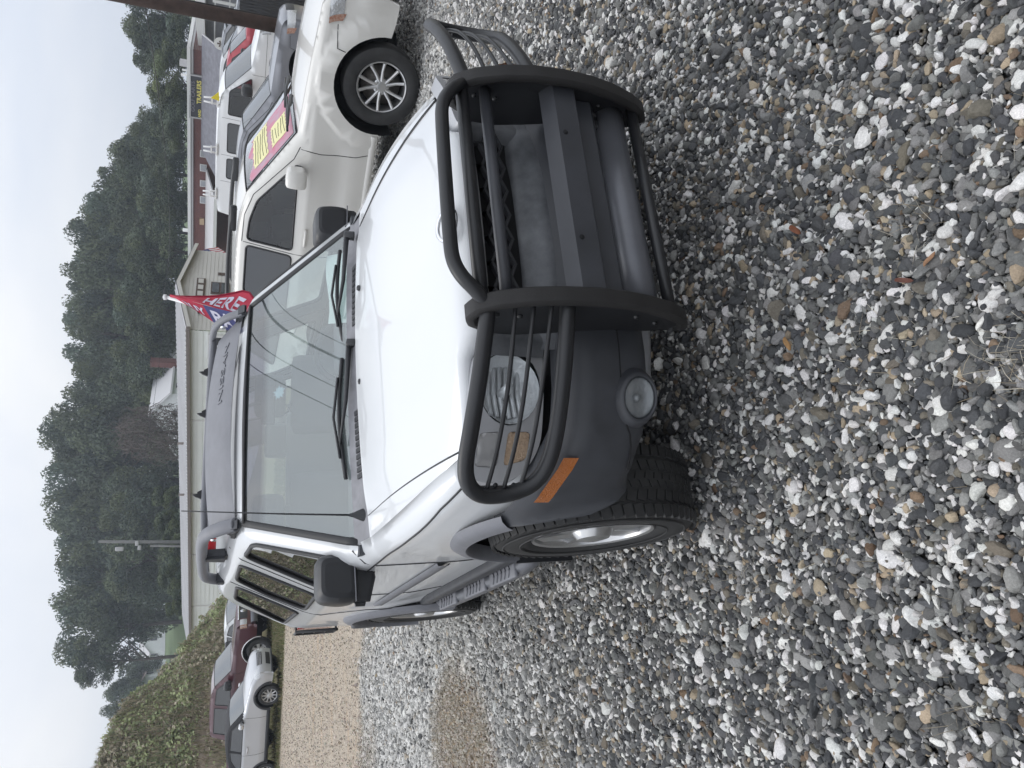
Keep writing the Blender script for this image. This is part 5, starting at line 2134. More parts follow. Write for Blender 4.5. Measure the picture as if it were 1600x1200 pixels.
SUV = dict(
    prof=[(-0.74, 0.30, 'n', -0.10, 0), (-0.79, 0.50, 'n', -0.13, 0), (-0.78, 0.80, 'n', -0.14, 0), (-0.73, 0.97, 'n', -0.16, 0.01), (-0.62, 1.02, 'h', -0.16, 0.03), (-0.1, 1.085, 'h', -0.06, 0.045), (0.42, 1.13, 'h', -0.03, 0.045), (0.60, 1.145, 'g', -0.05, 0.02), (1.38, 1.60, 'r', -0.06, 0.03), (1.75, 1.685, 'r', 0, 0.03), (2.6, 1.70, 'r', 0, 0.03), (3.3, 1.66, 'r', 0, 0.02), (3.62, 1.56, 'k', 0.04, 0), (3.86, 1.12, 't', 0.06, 0), (3.92, 0.70, 't', 0.06, 0), (3.88, 0.38, 't', 0.05, 0)],
    W2=0.965, zb=1.07, tum=0.34, sill=0.36, arches=[(0.0, 0.39), (2.915, 0.39)], ra=0.47, Rf=0.085, paint=M['cream_paint'], step=0.05, it=3, extra=flank,
    windows=[(M['mid_glass'], [(0.90, 1.115), (1.42, 1.49), (1.66, 1.555), (1.90, 1.575), (1.90, 1.105)], 0.05), (M['dark_glass'], [(1.97, 1.105), (1.97, 1.578), (2.55, 1.585), (2.92, 1.40), (2.88, 1.12)], 0.05), (M['dark_glass'], [(3.02, 1.16), (3.05, 1.42), (2.80, 1.57), (3.35, 1.50), (3.50, 1.20)], 0.04)],
    seams=[[(0.74, 1.10), (0.76, 0.9), (0.74, 0.55), (0.70, 0.40)], [(1.935, 1.61), (1.94, 1.1), (1.94, 0.40)], [(0.72, 1.11), (0.86, 1.16), (1.36, 1.53), (1.62, 1.61), (1.935, 1.625)], [(-0.50, 0.87), (-0.30, 0.86), (-0.28, 0.78)], [(2.96, 1.6), (2.98, 1.0), (2.6, 0.9)]],
    headlight=(0.60, 1.42, lambda q: 0.80 + 0.03 * q, lambda q: 0.955, 1.31), grilles=[(0.50, 0.80, 0.95, M['dark_grille'])], bumper=(0.30, 0.44, M['plastic'], 0.03), cladding=(0.36, 0.43, M['cream_paint']),
    mirror=(0.98, 1.12, M['cream_paint'], 1.25), handles=((1.72, 0.98), (2.72, 1.0)), tr_=0.388, tw=0.245, rim=0.245, style='ten', cab=(0.62, 3.6), inside=True, ws=M['clear_glass'], tf=(0.13, 0.7))
JT, JSH, _ws = make_car('white_suv', 'pearl white SUV with black roof rails and a pink and yellow windscreen banner', 'suv', (5.03, 3.66, 0), R(30), SUV)
for s_ in (-1, 1):
    t = MB()
    pts = [(s_ * 0.66, 1.60, 1.70), (s_ * 0.665, 1.68, 1.745), (s_ * 0.67, 2.5, 1.765), (s_ * 0.665, 3.22, 1.735), (s_ * 0.66, 3.32, 1.685)]
    t.tube(smooth_path(pts, 2), 0.024, 8)
    for y in (1.72, 3.10):
        t.box((s_ * 0.665, y, 1.72), (0.05, 0.30, 0.07), bev=0.02)
    t.build('roof_rail', M['black_plastic'], JT)
for x in (-0.42, 0.42):
    se = MB()
    make_seat(se, x, 1.55, 0.58)
    se.build('front_seat', M['seat_dark'], JT)
d_ = MB()
d_.grid([[(x, y, z) for x in np.linspace(-0.78, 0.78, 5)] for y, z in ((0.60, 1.10), (0.8, 1.13), (1.05, 1.10), (1.1, 0.8))])
d_.build('dashboard', M['dash'], JT)
d_ = MB()
d_.tube([(-0.37 + 0 * t, 1.22 + 0.07 * math.sin(t), 1.05 + 0.18 * math.sin(t)) if False else (0.40 + 0.185 * math.cos(t), 1.20 + 0.08 * math.sin(t), 1.06 + 0.165 * math.sin(t)) for t in np.linspace(0, 2 * PI, 25)], 0.015, 6, caps=False)
d_.build('steering_wheel', M['cabin'], JT)
for (px, ex) in ((-0.05, -0.70), (0.62, 0.02)):
    wo = MB()
    zz = 1.185
    wo.tube([(px, 0.50, zz), ((px + ex) / 2, 0.53, zz + 0.035), (ex, 0.60, zz + 0.05)], [0.02, 0.016, 0.010], 8)
    wo.tube([(px + 0.1, 0.555, zz + 0.035), ((px + ex) / 2, 0.575, zz + 0.05), (ex - 0.08, 0.63, zz + 0.055)], 0.012, 6)
    wo.build('wiper', M['black_plastic'], JT)


def on_screen(sh, u, v, off=0.0, tag_='g'):
    run = sh.skin_rows((tag_,))[0]
    k = v * (len(run) - 1)
    i = min(len(run) - 2, int(k))
    t = k - i
    p = tuple(run[i][q] + (run[i + 1][q] - run[i][q]) * t if q != 2 else tag_ for q in range(5))
    xe = float(sh.hw(p[0], p[1])) - sh.Rf
    c = 1 - u * u
    return (u * xe, p[0] + p[3] * c - off * 0.55, p[1] + p[4] * c + off * 0.83)


# banner taped inside the windscreen: pink star burst sheet with two yellow blocks
bn = MB()
rows = []
for v in np.linspace(0.06, 0.86, 7):
    rows.append([on_screen(JSH, u, v + 0.05 * math.sin(9 * u + 3 * v) * (v > 0.7), 0.003) for u in np.linspace(-0.93, 0.42, 13)])
bn.grid(rows)
BN = bn.build('windscreen_banner', mat('pink banner', (0.58, 0.16, 0.24), 0.5, col2=(0.40, 0.30, 0.36), var=0.1, vscale=7), None)
tag(BN, 'pink and yellow sale banner across the windscreen of the pearl white SUV', 'banner')
BN.matrix_world = Matrix.Translation((5.03, 3.66, 0)) @ Matrix.Rotation(R(30), 4, 'Z')
for u0, u1, v0, v1 in ((-0.74, 0.38, 0.52, 0.80), (-0.72, -0.10, 0.16, 0.44)):
    b_ = MB()
    b_.grid([[on_screen(JSH, u + 0.012 * math.sin(40 * v), v + 0.012 * math.sin(60 * u), 0.006) for u in np.linspace(u0, u1, 17)] for v in np.linspace(v0, v1, 4)])
    b_.build('yellow_panel', mat('yellow print', (0.70, 0.66, 0.34), 0.5), BN)
    for q in range(5):
        st = MB()
        vq = v0 + (v1 - v0) * (0.14 + 0.18 * q)
        ph = random.uniform(0, 6)
        st.tube([on_screen(JSH, u, vq + 0.010 * math.sin(5.0 * u + ph) + random.uniform(-0.003, 0.003), 0.008) for u in np.linspace(u0 + random.uniform(0.03, 0.12), u1 - random.uniform(0.03, 0.2), 26)], 0.0022, 4)
        st.build('print_stroke', M['dark_print'], BN)

# -- grey SUV behind it
G2 = dict(SUV)
G2.update(paint=M['grey_paint'], extra=None, windows=[(M['dark_glass'], w[1], w[2]) for w in SUV['windows']], ws=M['pale_glass'], inside=False, mirror=(0.98, 1.10, M['black_plastic'], 1.15), step=0.09,
          headlight=(0.55, 1.40, lambda q: 0.76 + 0.04 * q, lambda q: 0.93, 1.22), cladding=(0.36, 0.43, M['black_plastic']), handles=((1.72, 0.98),))
make_car('grey_suv', 'dark grey SUV parked between the pearl white SUV and the white van', 'suv', (10.45, 9.2, 0.02), R(35), G2)

# -- white panel van with rack uprights
VAN = dict(
    prof=[(-0.78, 0.40, 'n', -0.06, 0), (-0.80, 0.70, 'n', -0.07, 0), (-0.78, 1.02, 'n', -0.07, 0.0), (-0.70, 1.12, 'h', -0.10, 0.02), (-0.2, 1.20, 'h', -0.06, 0.03), (0.22, 1.28, 'g', -0.06, 0.02), (0.92, 1.88, 'r', -0.06, 0.04), (1.15, 2.02, 'r', 0, 0.05), (2.0, 2.06, 'r', 0, 0.05), (4.2, 2.06, 'r', 0, 0.05), (4.55, 2.0, 'k', 0.02, 0), (4.68, 1.3, 't', 0.03, 0), (4.70, 0.45, 't', 0.03, 0)],
    W2=1.0, zb=1.18, tum=0.16, sill=0.42, arches=[(0.0, 0.40), (3.5, 0.40)], ra=0.46, Rf=0.08, paint=M['van_paint'], step=0.09,
    windows=[(M['mid_glass'], [(0.46, 1.25), (0.92, 1.78), (1.55, 1.80), (1.55, 1.22)], 0.06), (M['dark_glass'], [(1.78, 1.24), (1.78, 1.80), (2.62, 1.80), (2.62, 1.24)], 0.07), (M['dark_glass'], [(2.80, 1.26), (2.80, 1.80), (3.40, 1.80), (3.40, 1.26)], 0.07)],
    seams=[[(0.36, 1.25), (0.36, 0.5)], [(1.66, 1.95), (1.66, 0.5)], [(2.71, 1.95), (2.71, 0.5)], [(-0.7, 0.93), (4.6, 0.95)], [(3.5, 1.95), (3.5, 1.0)]],
    headlight=(0.66, 1.16, 0.86, 1.06), grilles=[(0.60, 0.72, 1.05, M['dark_grille'], 3, M['chrome_soft'])], bumper=(0.45, 0.64, M['black_plastic'], 0.07),
    mirror=(0.70, 1.34, M['black_plastic'], 1.7), tr_=0.37, tw=0.24, rim=0.21, style='six', cab=(0.30, 4.4), inside=False, tf=(0.14, 0.7))
VT, VSH, _ = make_car('white_van', 'white panel van with bare roof rack brackets and a yellow pennant', 'van', (14.70, 13.37, 0.19), R(25.8), VAN)
for y in (1.25, 2.62, 3.95):
    for s_ in (-1,):
        b_ = MB()
        for dy in (-0.10, 0.10):
            b_.tube([(s_ * 0.84, y + dy, 2.02), (s_ * 0.86, y + dy * 0.7, 2.20), (s_ * 0.86, y + dy * 0.55, 2.40)], 0.022, 6)
        b_.box((s_ * 0.86, y, 2.20), (0.04, 0.20, 0.035))
        b_.box((s_ * 0.835, y, 2.06), (0.07, 0.34, 0.05), bev=0.01)
        b_.build('rack_bracket', M['white_plain'], VT)
pn = MB()
pn.prism([(0, 0), (0.24, -0.02), (0.20, 0.19)], 0.01, (-0.90, 0.98, 2.04), (0, 1, 0), (0, 0, 1))
po = pn.build('pennant', mat('yellow vinyl', (0.70, 0.58, 0.03), 0.6))
po.matrix_world = VT.matrix_world if False else Matrix.Translation((14.70, 13.37, 0.19)) @ Matrix.Rotation(R(25.8), 4, 'Z')
tag(po, 'small yellow pennant clipped to the roof edge of the white van', 'pennant')

# -- red pickup and two more cars further back
PK = dict(
    prof=[(-0.72, 0.40, 'n', -0.06, 0), (-0.75, 0.65, 'n', -0.07, 0), (-0.72, 0.92, 'n', -0.08, 0), (-0.62, 1.00, 'h', -0.08, 0.02), (0, 1.05, 'h', -0.03, 0.03), (0.55, 1.09, 'g', -0.04, 0.02), (1.12, 1.53, 'r', -0.03, 0.02), (1.4, 1.61, 'r', 0, 0.02), (1.85, 1.61, 'r', 0, 0.02), (2.08, 1.56, 'k', 0.02, 0), (2.18, 1.06, 'b', 0, 0), (3.95, 1.06, 't', 0.02, 0), (4.0, 0.5, 't', 0.02, 0)],
    W2=0.87, zb=1.02, tum=0.36, sill=0.42, arches=[(0.0, 0.35), (2.85, 0.35)], ra=0.41, paint=M['red_paint'], step=0.1,
    windows=[(M['dark_glass'], [(0.85, 1.09), (1.24, 1.47), (1.90, 1.50), (1.96, 1.08)], 0.04)], headlight=(0.60, 1.10, 0.72, 0.88), grilles=[(0.55, 0.72, 0.88, M['dark_grille'])], bumper=(0.42, 0.58, M['chrome_soft'], 0.05),
    mirror=(0.90, 1.12, M['black_plastic'], 1.1), tr_=0.35, tw=0.22, rim=0.19, style='six', cab=(0.6, 2.0))
make_car('red_pickup', 'red pickup truck behind the white van with its cab just showing', 'pickup', (18.27, 15.6, 0.52), R(30), PK)
W2 = dict(SUV)
W2.update(paint=M['white_paint'], extra=None, windows=[(M['dark_glass'], w[1], w[2]) for w in SUV['windows']], ws=M['pale_glass'], inside=False, step=0.12, mirror=(0.98, 1.10, M['white_paint'], 1.0), headlight=(0.6, 1.3, 0.78, 0.92), cladding=(0.36, 0.42, M['white_paint']), seams=(), handles=())
make_car('parked_suv', 'white SUV behind the red pickup with a curved roofline', 'suv', (21.5, 18.7, 0.74), R(30), W2)
SED = dict(
    prof=[(-0.82, 0.30, 'n', -0.08, 0), (-0.86, 0.48, 'n', -0.10, 0), (-0.80, 0.70, 'n', -0.11, 0), (-0.66, 0.78, 'h', -0.10, 0.03), (0, 0.88, 'h', -0.04, 0.04), (0.52, 0.95, 'g', -0.05, 0.02), (1.30, 1.36, 'r', -0.04, 0.03), (1.75, 1.44, 'r', 0, 0.03), (2.25, 1.42, 'r', 0, 0.03), (2.6, 1.34, 'k', 0.03, 0.02), (3.25, 1.02, 't', 0.04, 0.02), (3.72, 0.97, 't', 0.08, 0), (3.80, 0.7, 't', 0.08, 0), (3.76, 0.35, 't', 0.06, 0)],
    W2=0.90, zb=0.92, tum=0.45, sill=0.30, arches=[(0.0, 0.32), (2.75, 0.32)], ra=0.37, paint=M['white_paint'], step=0.1,
    windows=[(M['dark_glass'], [(0.80, 0.96), (1.34, 1.27), (1.78, 1.34), (1.80, 0.96)], 0.04), (M['dark_glass'], [(1.88, 0.96), (1.88, 1.34), (2.30, 1.32), (2.80, 1.10), (2.75, 0.98)], 0.04)],
    headlight=(0.58, 1.25, 0.58, 0.70), grilles=[(0.48, 0.45, 0.66, M['dark_grille'])], mirror=(0.86, 1.0, M['black_plastic'], 1.0), tr_=0.32, tw=0.21, rim=0.20, style='ten', cab=(0.55, 3.2))
SG = dict(SED)
SG.update(paint=M['grey_paint'])
make_car('grey_sedan', 'dark grey sedan at the back of the row beside the grey porch', 'sedan', (24.5, 20.6, 1.05), R(30), SG)

# -- far left: silver convertible, maroon pickup, white car behind it
MINI = dict(
    prof=[(-0.58, 0.22, 'n', -0.07, 0), (-0.63, 0.45, 'n', -0.09, 0), (-0.60, 0.64, 'n', -0.10, 0.0), (-0.50, 0.74, 'n', -0.12, 0.02), (-0.36, 0.81, 'h', -0.12, 0.04), (0.05, 0.89, 'h', -0.05, 0.05), (0.45, 0.95, 'g', -0.05, 0.02), (0.98, 1.30, 'r', -0.05, 0.03), (1.25, 1.385, 'r', 0, 0.03), (1.8, 1.39, 'r', 0, 0.03), (2.30, 1.30, 'r', 0.02, 0.02), (2.72, 1.02, 't', 0.04, 0), (3.02, 0.86, 't', 0.06, 0), (3.06, 0.6, 't', 0.06, 0), (3.02, 0.3, 't', 0.05, 0)],
    W2=0.842, zb=0.90, tum=0.36, sill=0.26, arches=[(0.0, 0.31), (2.467, 0.31)], ra=0.365, Rf=0.08, paint=M['silver_paint'], step=0.07, roof=M['soft_top'],
    upper=(0.965, 0.5, 2.9, M['soft_top']),
    windows=[(M['dark_glass'], [(0.66, 0.965), (1.06, 1.255), (1.70, 1.275), (1.71, 0.965)], 0.03), (M['dark_glass'], [(1.74, 0.965), (1.74, 1.275), (2.02, 1.24), (2.28, 1.08), (2.20, 0.97)], 0.05)],
    seams=[[(0.62, 0.93), (0.63, 0.6), (0.62, 0.36)], [(1.80, 0.93), (1.80, 0.6), (1.76, 0.36)]],
    headlight=(0.62, 1.18, lambda q: 0.58, lambda q: 0.58 + 0.17 * math.sin(PI * min(1, max(0, 0.06 + 0.88 * q)))), grilles=[(0.52, 0.52, 0.66, M['dark_grille'], 3, M['chrome_soft']), (0.5, 0.30, 0.42, M['dark_grille'])], bumper=(0.22, 0.28, M['black_plastic'], 0.03),
    cladding=(0.26, 0.36, M['black_plastic']), flare=(M['black_plastic'], 0.06), mirror=(0.78, 0.99, M['chrome_soft'], 0.85), handles=((1.62, 0.82),), handle_mat=M['chrome_soft'], tr_=0.308, tw=0.195, rim=0.205, style='mesh', cab=(0.5, 2.7), tf=(0.16, 0.5))
make_car('convertible', 'small silver convertible with a closed black fabric roof at the far left', 'convertible', (-0.65, 21.53, 0.0), R(54.8), MINI)
F150 = dict(
    prof=[(-0.90, 0.55, 'n', -0.04, 0), (-0.92, 0.80, 'n', -0.05, 0), (-0.90, 1.05, 'n', -0.05, 0), (-0.82, 1.14, 'h', -0.06, 0.02), (0.0, 1.20, 'h', -0.04, 0.04), (0.72, 1.25, 'g', -0.06, 0.02), (1.38, 1.75, 'r', -0.05, 0.03), (1.70, 1.86, 'r', 0, 0.03), (2.8, 1.88, 'r', 0, 0.03), (3.30, 1.83, 'k', 0.02, 0), (3.45, 1.26, 'b', 0, 0), (4.95, 1.26, 't', 0.02, 0), (5.0, 0.6, 't', 0.02, 0)],
    W2=1.0, zb=1.18, tum=0.30, sill=0.50, arches=[(0.0, 0.42), (3.7, 0.42)], ra=0.50, Rf=0.08, paint=M['maroon_paint'], step=0.08,
    windows=[(M['dark_glass'], [(1.02, 1.28), (1.44, 1.68), (2.02, 1.72), (2.02, 1.22)], 0.05), (M['dark_glass'], [(2.14, 1.24), (2.14, 1.73), (3.12, 1.73), (3.14, 1.26)], 0.05)],
    seams=[[(0.78, 1.25), (0.78, 0.6)], [(2.08, 1.78), (2.08, 0.6)], [(3.35, 1.6), (3.40, 0.6)]],
    headlight=(0.64, 1.10, 0.82, 1.04, 1.0), grilles=[(0.56, 0.80, 1.05, M['dark_grille'])], bumper=(0.48, 0.70, M['tube_silver'], 0.10),
    flare=(M['chrome_soft'], 0.035), mirror=(1.10, 1.32, M['black_plastic'], 1.5), handles=((1.88, 1.10),), handle_mat=M['chrome_soft'], tr_=0.40, tw=0.27, rim=0.235, style='six', cab=(0.75, 3.3), tf=(0.10, 0.5))
FT, FSH, _ = make_car('maroon_pickup', 'dark maroon four door pickup truck behind the silver convertible', 'pickup', (0.95, 26.15, 0.0), R(54), F150)
g_ = MB()
g_.tube([nose_pt(FSH, u, 1.075, 0.02) for u in np.linspace(-0.62, 0.62, 15)], 0.03, 8)
g_.build('grille_surround', M['chrome_soft'], FT)
g_ = MB()
p_ = nose_pt(FSH, 0.0, 0.93, 0.02)
g_.lathe([(p_[1], 0.0), (p_[1] + 0.006, 0.09), (p_[1] + 0.02, 0.10)], 20, 'y', (0, 0, 0.93))
g_.xf = None
g_.build('grille_badge', M['chrome_soft'], FT)
px_, py_, _z = at(349, 962, 29)
S3 = dict(SED)
make_car('white_sedan', 'white sedan mostly hidden behind the maroon pickup', 'sedan', (px_ + 0.9, py_ - 1.2, 0.05), R(38), S3)
# ------------------------------------------------------------------ background: buildings, poles, wires
def sight(x, y):
    return FW + CR * ((1200 - y) - 600) / F_PX + CD * (x - 800) / F_PX


def on_wall(x, y, P0, a):
    """where the sight line of photo pixel x, y meets the upright plane through P0 along horizontal a; returns (along, z)"""
    w = sight(x, y)
    nrm = np.array([-a[1], a[0], 0.0])
    t = (nrm @ (np.array(P0) - CAM)) / (nrm @ w)
    p = CAM + w * t
    return float((p[:2] - np.array(P0)[:2]) @ np.array(a)), float(p[2])


M['siding'] = mat('beige siding', (0.58, 0.565, 0.53), 0.6, var=0.05, vscale=0.8)
M['metal_wall'] = mat('pale grey green sheet metal', (0.74, 0.76, 0.73), 0.5, var=0.04, vscale=0.5)
M['metal_roof'] = mat('weathered roof sheet', (0.40, 0.395, 0.40), 0.5, var=0.08, vscale=0.7)
M['gutter'] = mat('brown gutter', (0.17, 0.145, 0.13), 0.5)
M['trim'] = mat('white trim', (0.66, 0.66, 0.65), 0.6)
M['frame_brown'] = mat('brown timber frame', (0.10, 0.07, 0.055), 0.8)
M['shingle'] = None
M['wood_pole'] = mat('dark brown pole', (0.052, 0.033, 0.026), 0.85, var=0.35, vscale=4, bump=0.4, bscale=25)
M['grey_pole'] = mat('grey weathered pole', (0.15, 0.15, 0.145), 0.9, var=0.15, vscale=3)
M['cable'] = mat('black cable', (0.015, 0.015, 0.016), 0.6)
M['dark_open'] = mat('dark opening', (0.012, 0.013, 0.015), 0.5)


def brick_mat():
    m_, t, b = _nodes('red brick')
    n, l = t.nodes.new, t.links.new
    tc_ = n('ShaderNodeTexCoord')
    mp_ = n('ShaderNodeMapping')
    mp_.inputs['Rotation'].default_value = (PI / 2, 0, 0)
    l(tc_.outputs['Object'], mp_.inputs[0])
    br = n('ShaderNodeTexBrick')
    br.inputs['Scale'].default_value = 4.5
    br.inputs['Color1'].default_value = (0.155, 0.060, 0.050, 1)
    br.inputs['Color2'].default_value = (0.115, 0.045, 0.042, 1)
    br.inputs['Mortar'].default_value = (0.17, 0.13, 0.12, 1)
    br.inputs['Mortar Size'].default_value = 0.012
    l(mp_.outputs[0], br.inputs['Vector'])
    l(br.outputs['Color'], b.inputs['Base Color'])
    b.inputs['Roughness'].default_value = 0.9
    return m_


def shingle_mat():
    m_, t, b = _nodes('grey roof shingles')
    n, l = t.nodes.new, t.links.new
    tc_ = n('ShaderNodeTexCoord')
    br = n('ShaderNodeTexBrick')
    br.inputs['Scale'].default_value = 1.6
    br.inputs['Color1'].default_value = (0.155, 0.155, 0.175, 1)
    br.inputs['Color2'].default_value = (0.125, 0.125, 0.145, 1)
    br.inputs['Mortar'].default_value = (0.085, 0.085, 0.10, 1)
    br.inputs['Mortar Size'].default_value = 0.03
    l(tc_.outputs['UV'], br.inputs['Vector'])
    l(br.outputs['Color'], b.inputs['Base Color'])
    b.inputs['Roughness'].default_value = 0.9
    return m_


M['brick'] = brick_mat()
M['shingle'] = mat('grey roof shingles', (0.15, 0.15, 0.17), 0.9, var=0.2, vscale=3)


def wall_frame(P0, a):
    """local frame: x along the wall, y into the building, z up"""
    th = math.atan2(a[1], a[0])
    return (P0[0], P0[1], 0.0), th


def lap_wall(mb, x0, x1, z0, z1, y=0.0, pitch=0.16, d=0.018):
    """lapped siding: each course tilts out at its foot"""
    n_ = max(1, int(round((z1 - z0) / pitch)))
    p = (z1 - z0) / n_
    for k in range(n_):
        za, zb_ = z0 + k * p, z0 + (k + 1) * p
        mb.add([(x0, y - d, za), (x1, y - d, za), (x1, y, zb_), (x0, y, zb_), (x0, y, za), (x1, y, za)], [(0, 1, 2, 3), (4, 5, 1, 0)], False)


def metal_building():
    N0 = at(296, 515, 34)
    E0 = at(300, 1005, 53)
    a = np.array([E0[0] - N0[0], E0[1] - N0[1]])
    Ln = float(np.linalg.norm(a)) + 1.0
    a = a / np.linalg.norm(a)
    # local x runs along the long wall to the far end; the building lies on the right of it
    loc, th = wall_frame(N0, a)
    T = thing('metal_building', 'long pale metal building with a brown gutter and beige gable end', 'building', loc, th)
    ez, rz_, Wd = 3.66, 4.25, 6.2
    s = -1.0                 # the building's depth is towards local -y
    npan = 5
    for k in range(npan):
        w = MB()
        x0, x1 = Ln * k / npan + 0.02, Ln * (k + 1) / npan - 0.02
        n_ = 20
        p = (ez + 1.5) / n_
        for q in range(n_):
            z = -1.5 + q * p
            w.add([(x0, 0.02, z), (x1, 0.02, z), (x1, 0.0, z + p), (x0, 0.0, z + p)], [(3, 2, 1, 0)], False)
        w.build('wall_panel', M['metal_wall'], T)
        c = MB()
        c.box((x1 + 0.02, 0.02, (ez - 1.5) / 2), (0.10, 0.05, ez + 1.5))
        c.build('corner_trim', M['trim'], T)
    g = MB()          # gable end with lapped siding
    for (za, zb_) in [(-1.0 + 0.18 * k, -1.0 + 0.18 * (k + 1)) for k in range(29)]:
        if za > rz_ - 0.1: break
        half = Wd / 2 if za < ez else Wd / 2 * max(0.02, (rz_ - za) / (rz_ - ez))
        halfb = Wd / 2 if zb_ < ez else Wd / 2 * max(0.0, (rz_ - zb_) / (rz_ - ez))
        ym = s * Wd / 2
        g.add([(-0.02, ym - half, za), (-0.02, ym + half, za), (0.0, ym + halfb, zb_), (0.0, ym - halfb, zb_)], [(3, 2, 1, 0)], False)
    g.build('gable_wall', M['siding'], T)
    r = MB()
    ov = 0.28
    for sg, y0, y1 in ((1, ov * 0.5, s * Wd / 2), (-1, s * Wd - ov * 0.5, s * Wd / 2)):
        z0 = ez - 0.06
        rows = []
        xs = np.arange(-ov, Ln + ov, 0.30)
        top, bot = [], []
        for x in xs:
            for dx, dz in ((0, 0), (0.22, 0), (0.24, 0.04), (0.28, 0.04)):
                bot.append((x + dx, y0, z0 + dz))
                top.append((x + dx, y1, rz_ + dz))
        r.grid([bot, top], smooth=False)
        r.add([(-ov, y0, z0 - 0.04), (Ln + ov, y0, z0 - 0.04), (Ln + ov, y1, rz_ - 0.04), (-ov, y1, rz_ - 0.04)], [(0, 1, 2, 3)], False)
    ro = r.build('roof', M['metal_roof'], T)
    gt = MB()
    gt.box((Ln / 2, ov * 0.5 + 0.06, ez - 0.14), (Ln + 2 * ov, 0.14, 0.15))
    gt.build('gutter', M['gutter'], ro)
    fa = MB()
    for y0 in (ov * 0.5, s * Wd - ov * 0.5):
        yy = [(y0, ez - 0.10), (s * Wd / 2, rz_ - 0.04)]
        fa.prism([(yy[0][0], yy[0][1] - 0.16), (yy[1][0], yy[1][1] - 0.16), (yy[1][0], yy[1][1]), (yy[0][0], yy[0][1])], 0.05, (-ov - 0.03, 0, 0), (0, 1, 0), (0, 0, 1))
    fa.build('barge_board', M['siding'], ro)
    # vents and snow guards on the eaves, lamps under it
    for x in (9.0, 13.5):
        v = MB()
        v.tube([(x, -1.0, 3.6), (x, -1.0, 4.15)], 0.07, 8)
        v.build('vent_pipe', M['gutter'], ro)
    # gable end fittings, placed along local -y
    def on_end(x, y):
        al, z = on_wall(x, y, N0, np.array([a[1], -a[0]]))
        return -al, z
    def plate(nm, x0, y0, x1, y1, m_, d=0.03, par=T):
        y_a, z_a = on_end(x0, y0)
        y_b, z_b = on_end(x1, y1)
        b = MB()
        b.box((-0.03 - d / 2, (y_a + y_b) / 2, (z_a + z_b) / 2), (d, abs(y_b - y_a), abs(z_b - z_a)))
        return b.build(nm, m_, par), (y_a, z_a, y_b, z_b)
    f_, q = plate('sign_frame', 308, 436, 319, 466, M['frame_brown'], 0.05)
    for k in range(3):
        b = MB()
        y0 = q[0] + (q[2] - q[0]) * (k + 0.16) / 3
        y1 = q[0] + (q[2] - q[0]) * (k + 0.84) / 3
        b.box((-0.10, (y0 + y1) / 2, (q[1] + q[3]) / 2), (0.02, abs(y1 - y0), abs(q[3] - q[1]) * 0.62))
        b.build('sign_panel', M['siding'], f_)
    wf, q = plate('window', 330, 442, 358, 462, M['frame_brown'], 0.05)
    for k in range(2):
        b = MB()
        z0 = q[1] + (q[3] - q[1]) * (k * 0.5 + 0.06)
        z1 = q[1] + (q[3] - q[1]) * (k * 0.5 + 0.44)
        b.box((-0.095, (q[0] + q[2]) / 2, (z0 + z1) / 2), (0.02, abs(q[2] - q[0]) * 0.84, abs(z1 - z0)))
        b.build('window_pane', M['dark_glass'], wf)
    plate('wall_plaque', 341, 427, 356, 432, M['frame_brown'])
    for (x, y) in ((307, 388), (311, 490)):
        y_, z_ = on_end(x, y)
        b = MB()
        b.box((-0.12, y_, z_), (0.16, 0.10, 0.10), bev=0.02)
        b.tube([(-0.02, y_, z_ + 0.02), (-0.2, y_, z_ + 0.10), (-0.26, y_ - 0.05, z_)], 0.03, 6)
        b.build('wall_lamp', M['black_plastic'], T)
    # door with white posts by the near corner of the long wall
    b = MB()
    for x in (0.25, 0.85, 1.5):
        b.box((x, 0.06, 1.0), (0.12, 0.08, 3.2))
    b.box((0.9, 0.07, 2.62), (1.5, 0.1, 0.12))
    dd = b.build('door_frame', M['trim'], T)
    b = MB()
    b.box((0.55, 0.045, 1.0), (0.5, 0.03, 3.1))
    b.box((1.18, 0.045, 1.0), (0.5, 0.03, 3.1))
    b.build('door_leaf', M['dark_open'], dd)
    return T


metal_building()


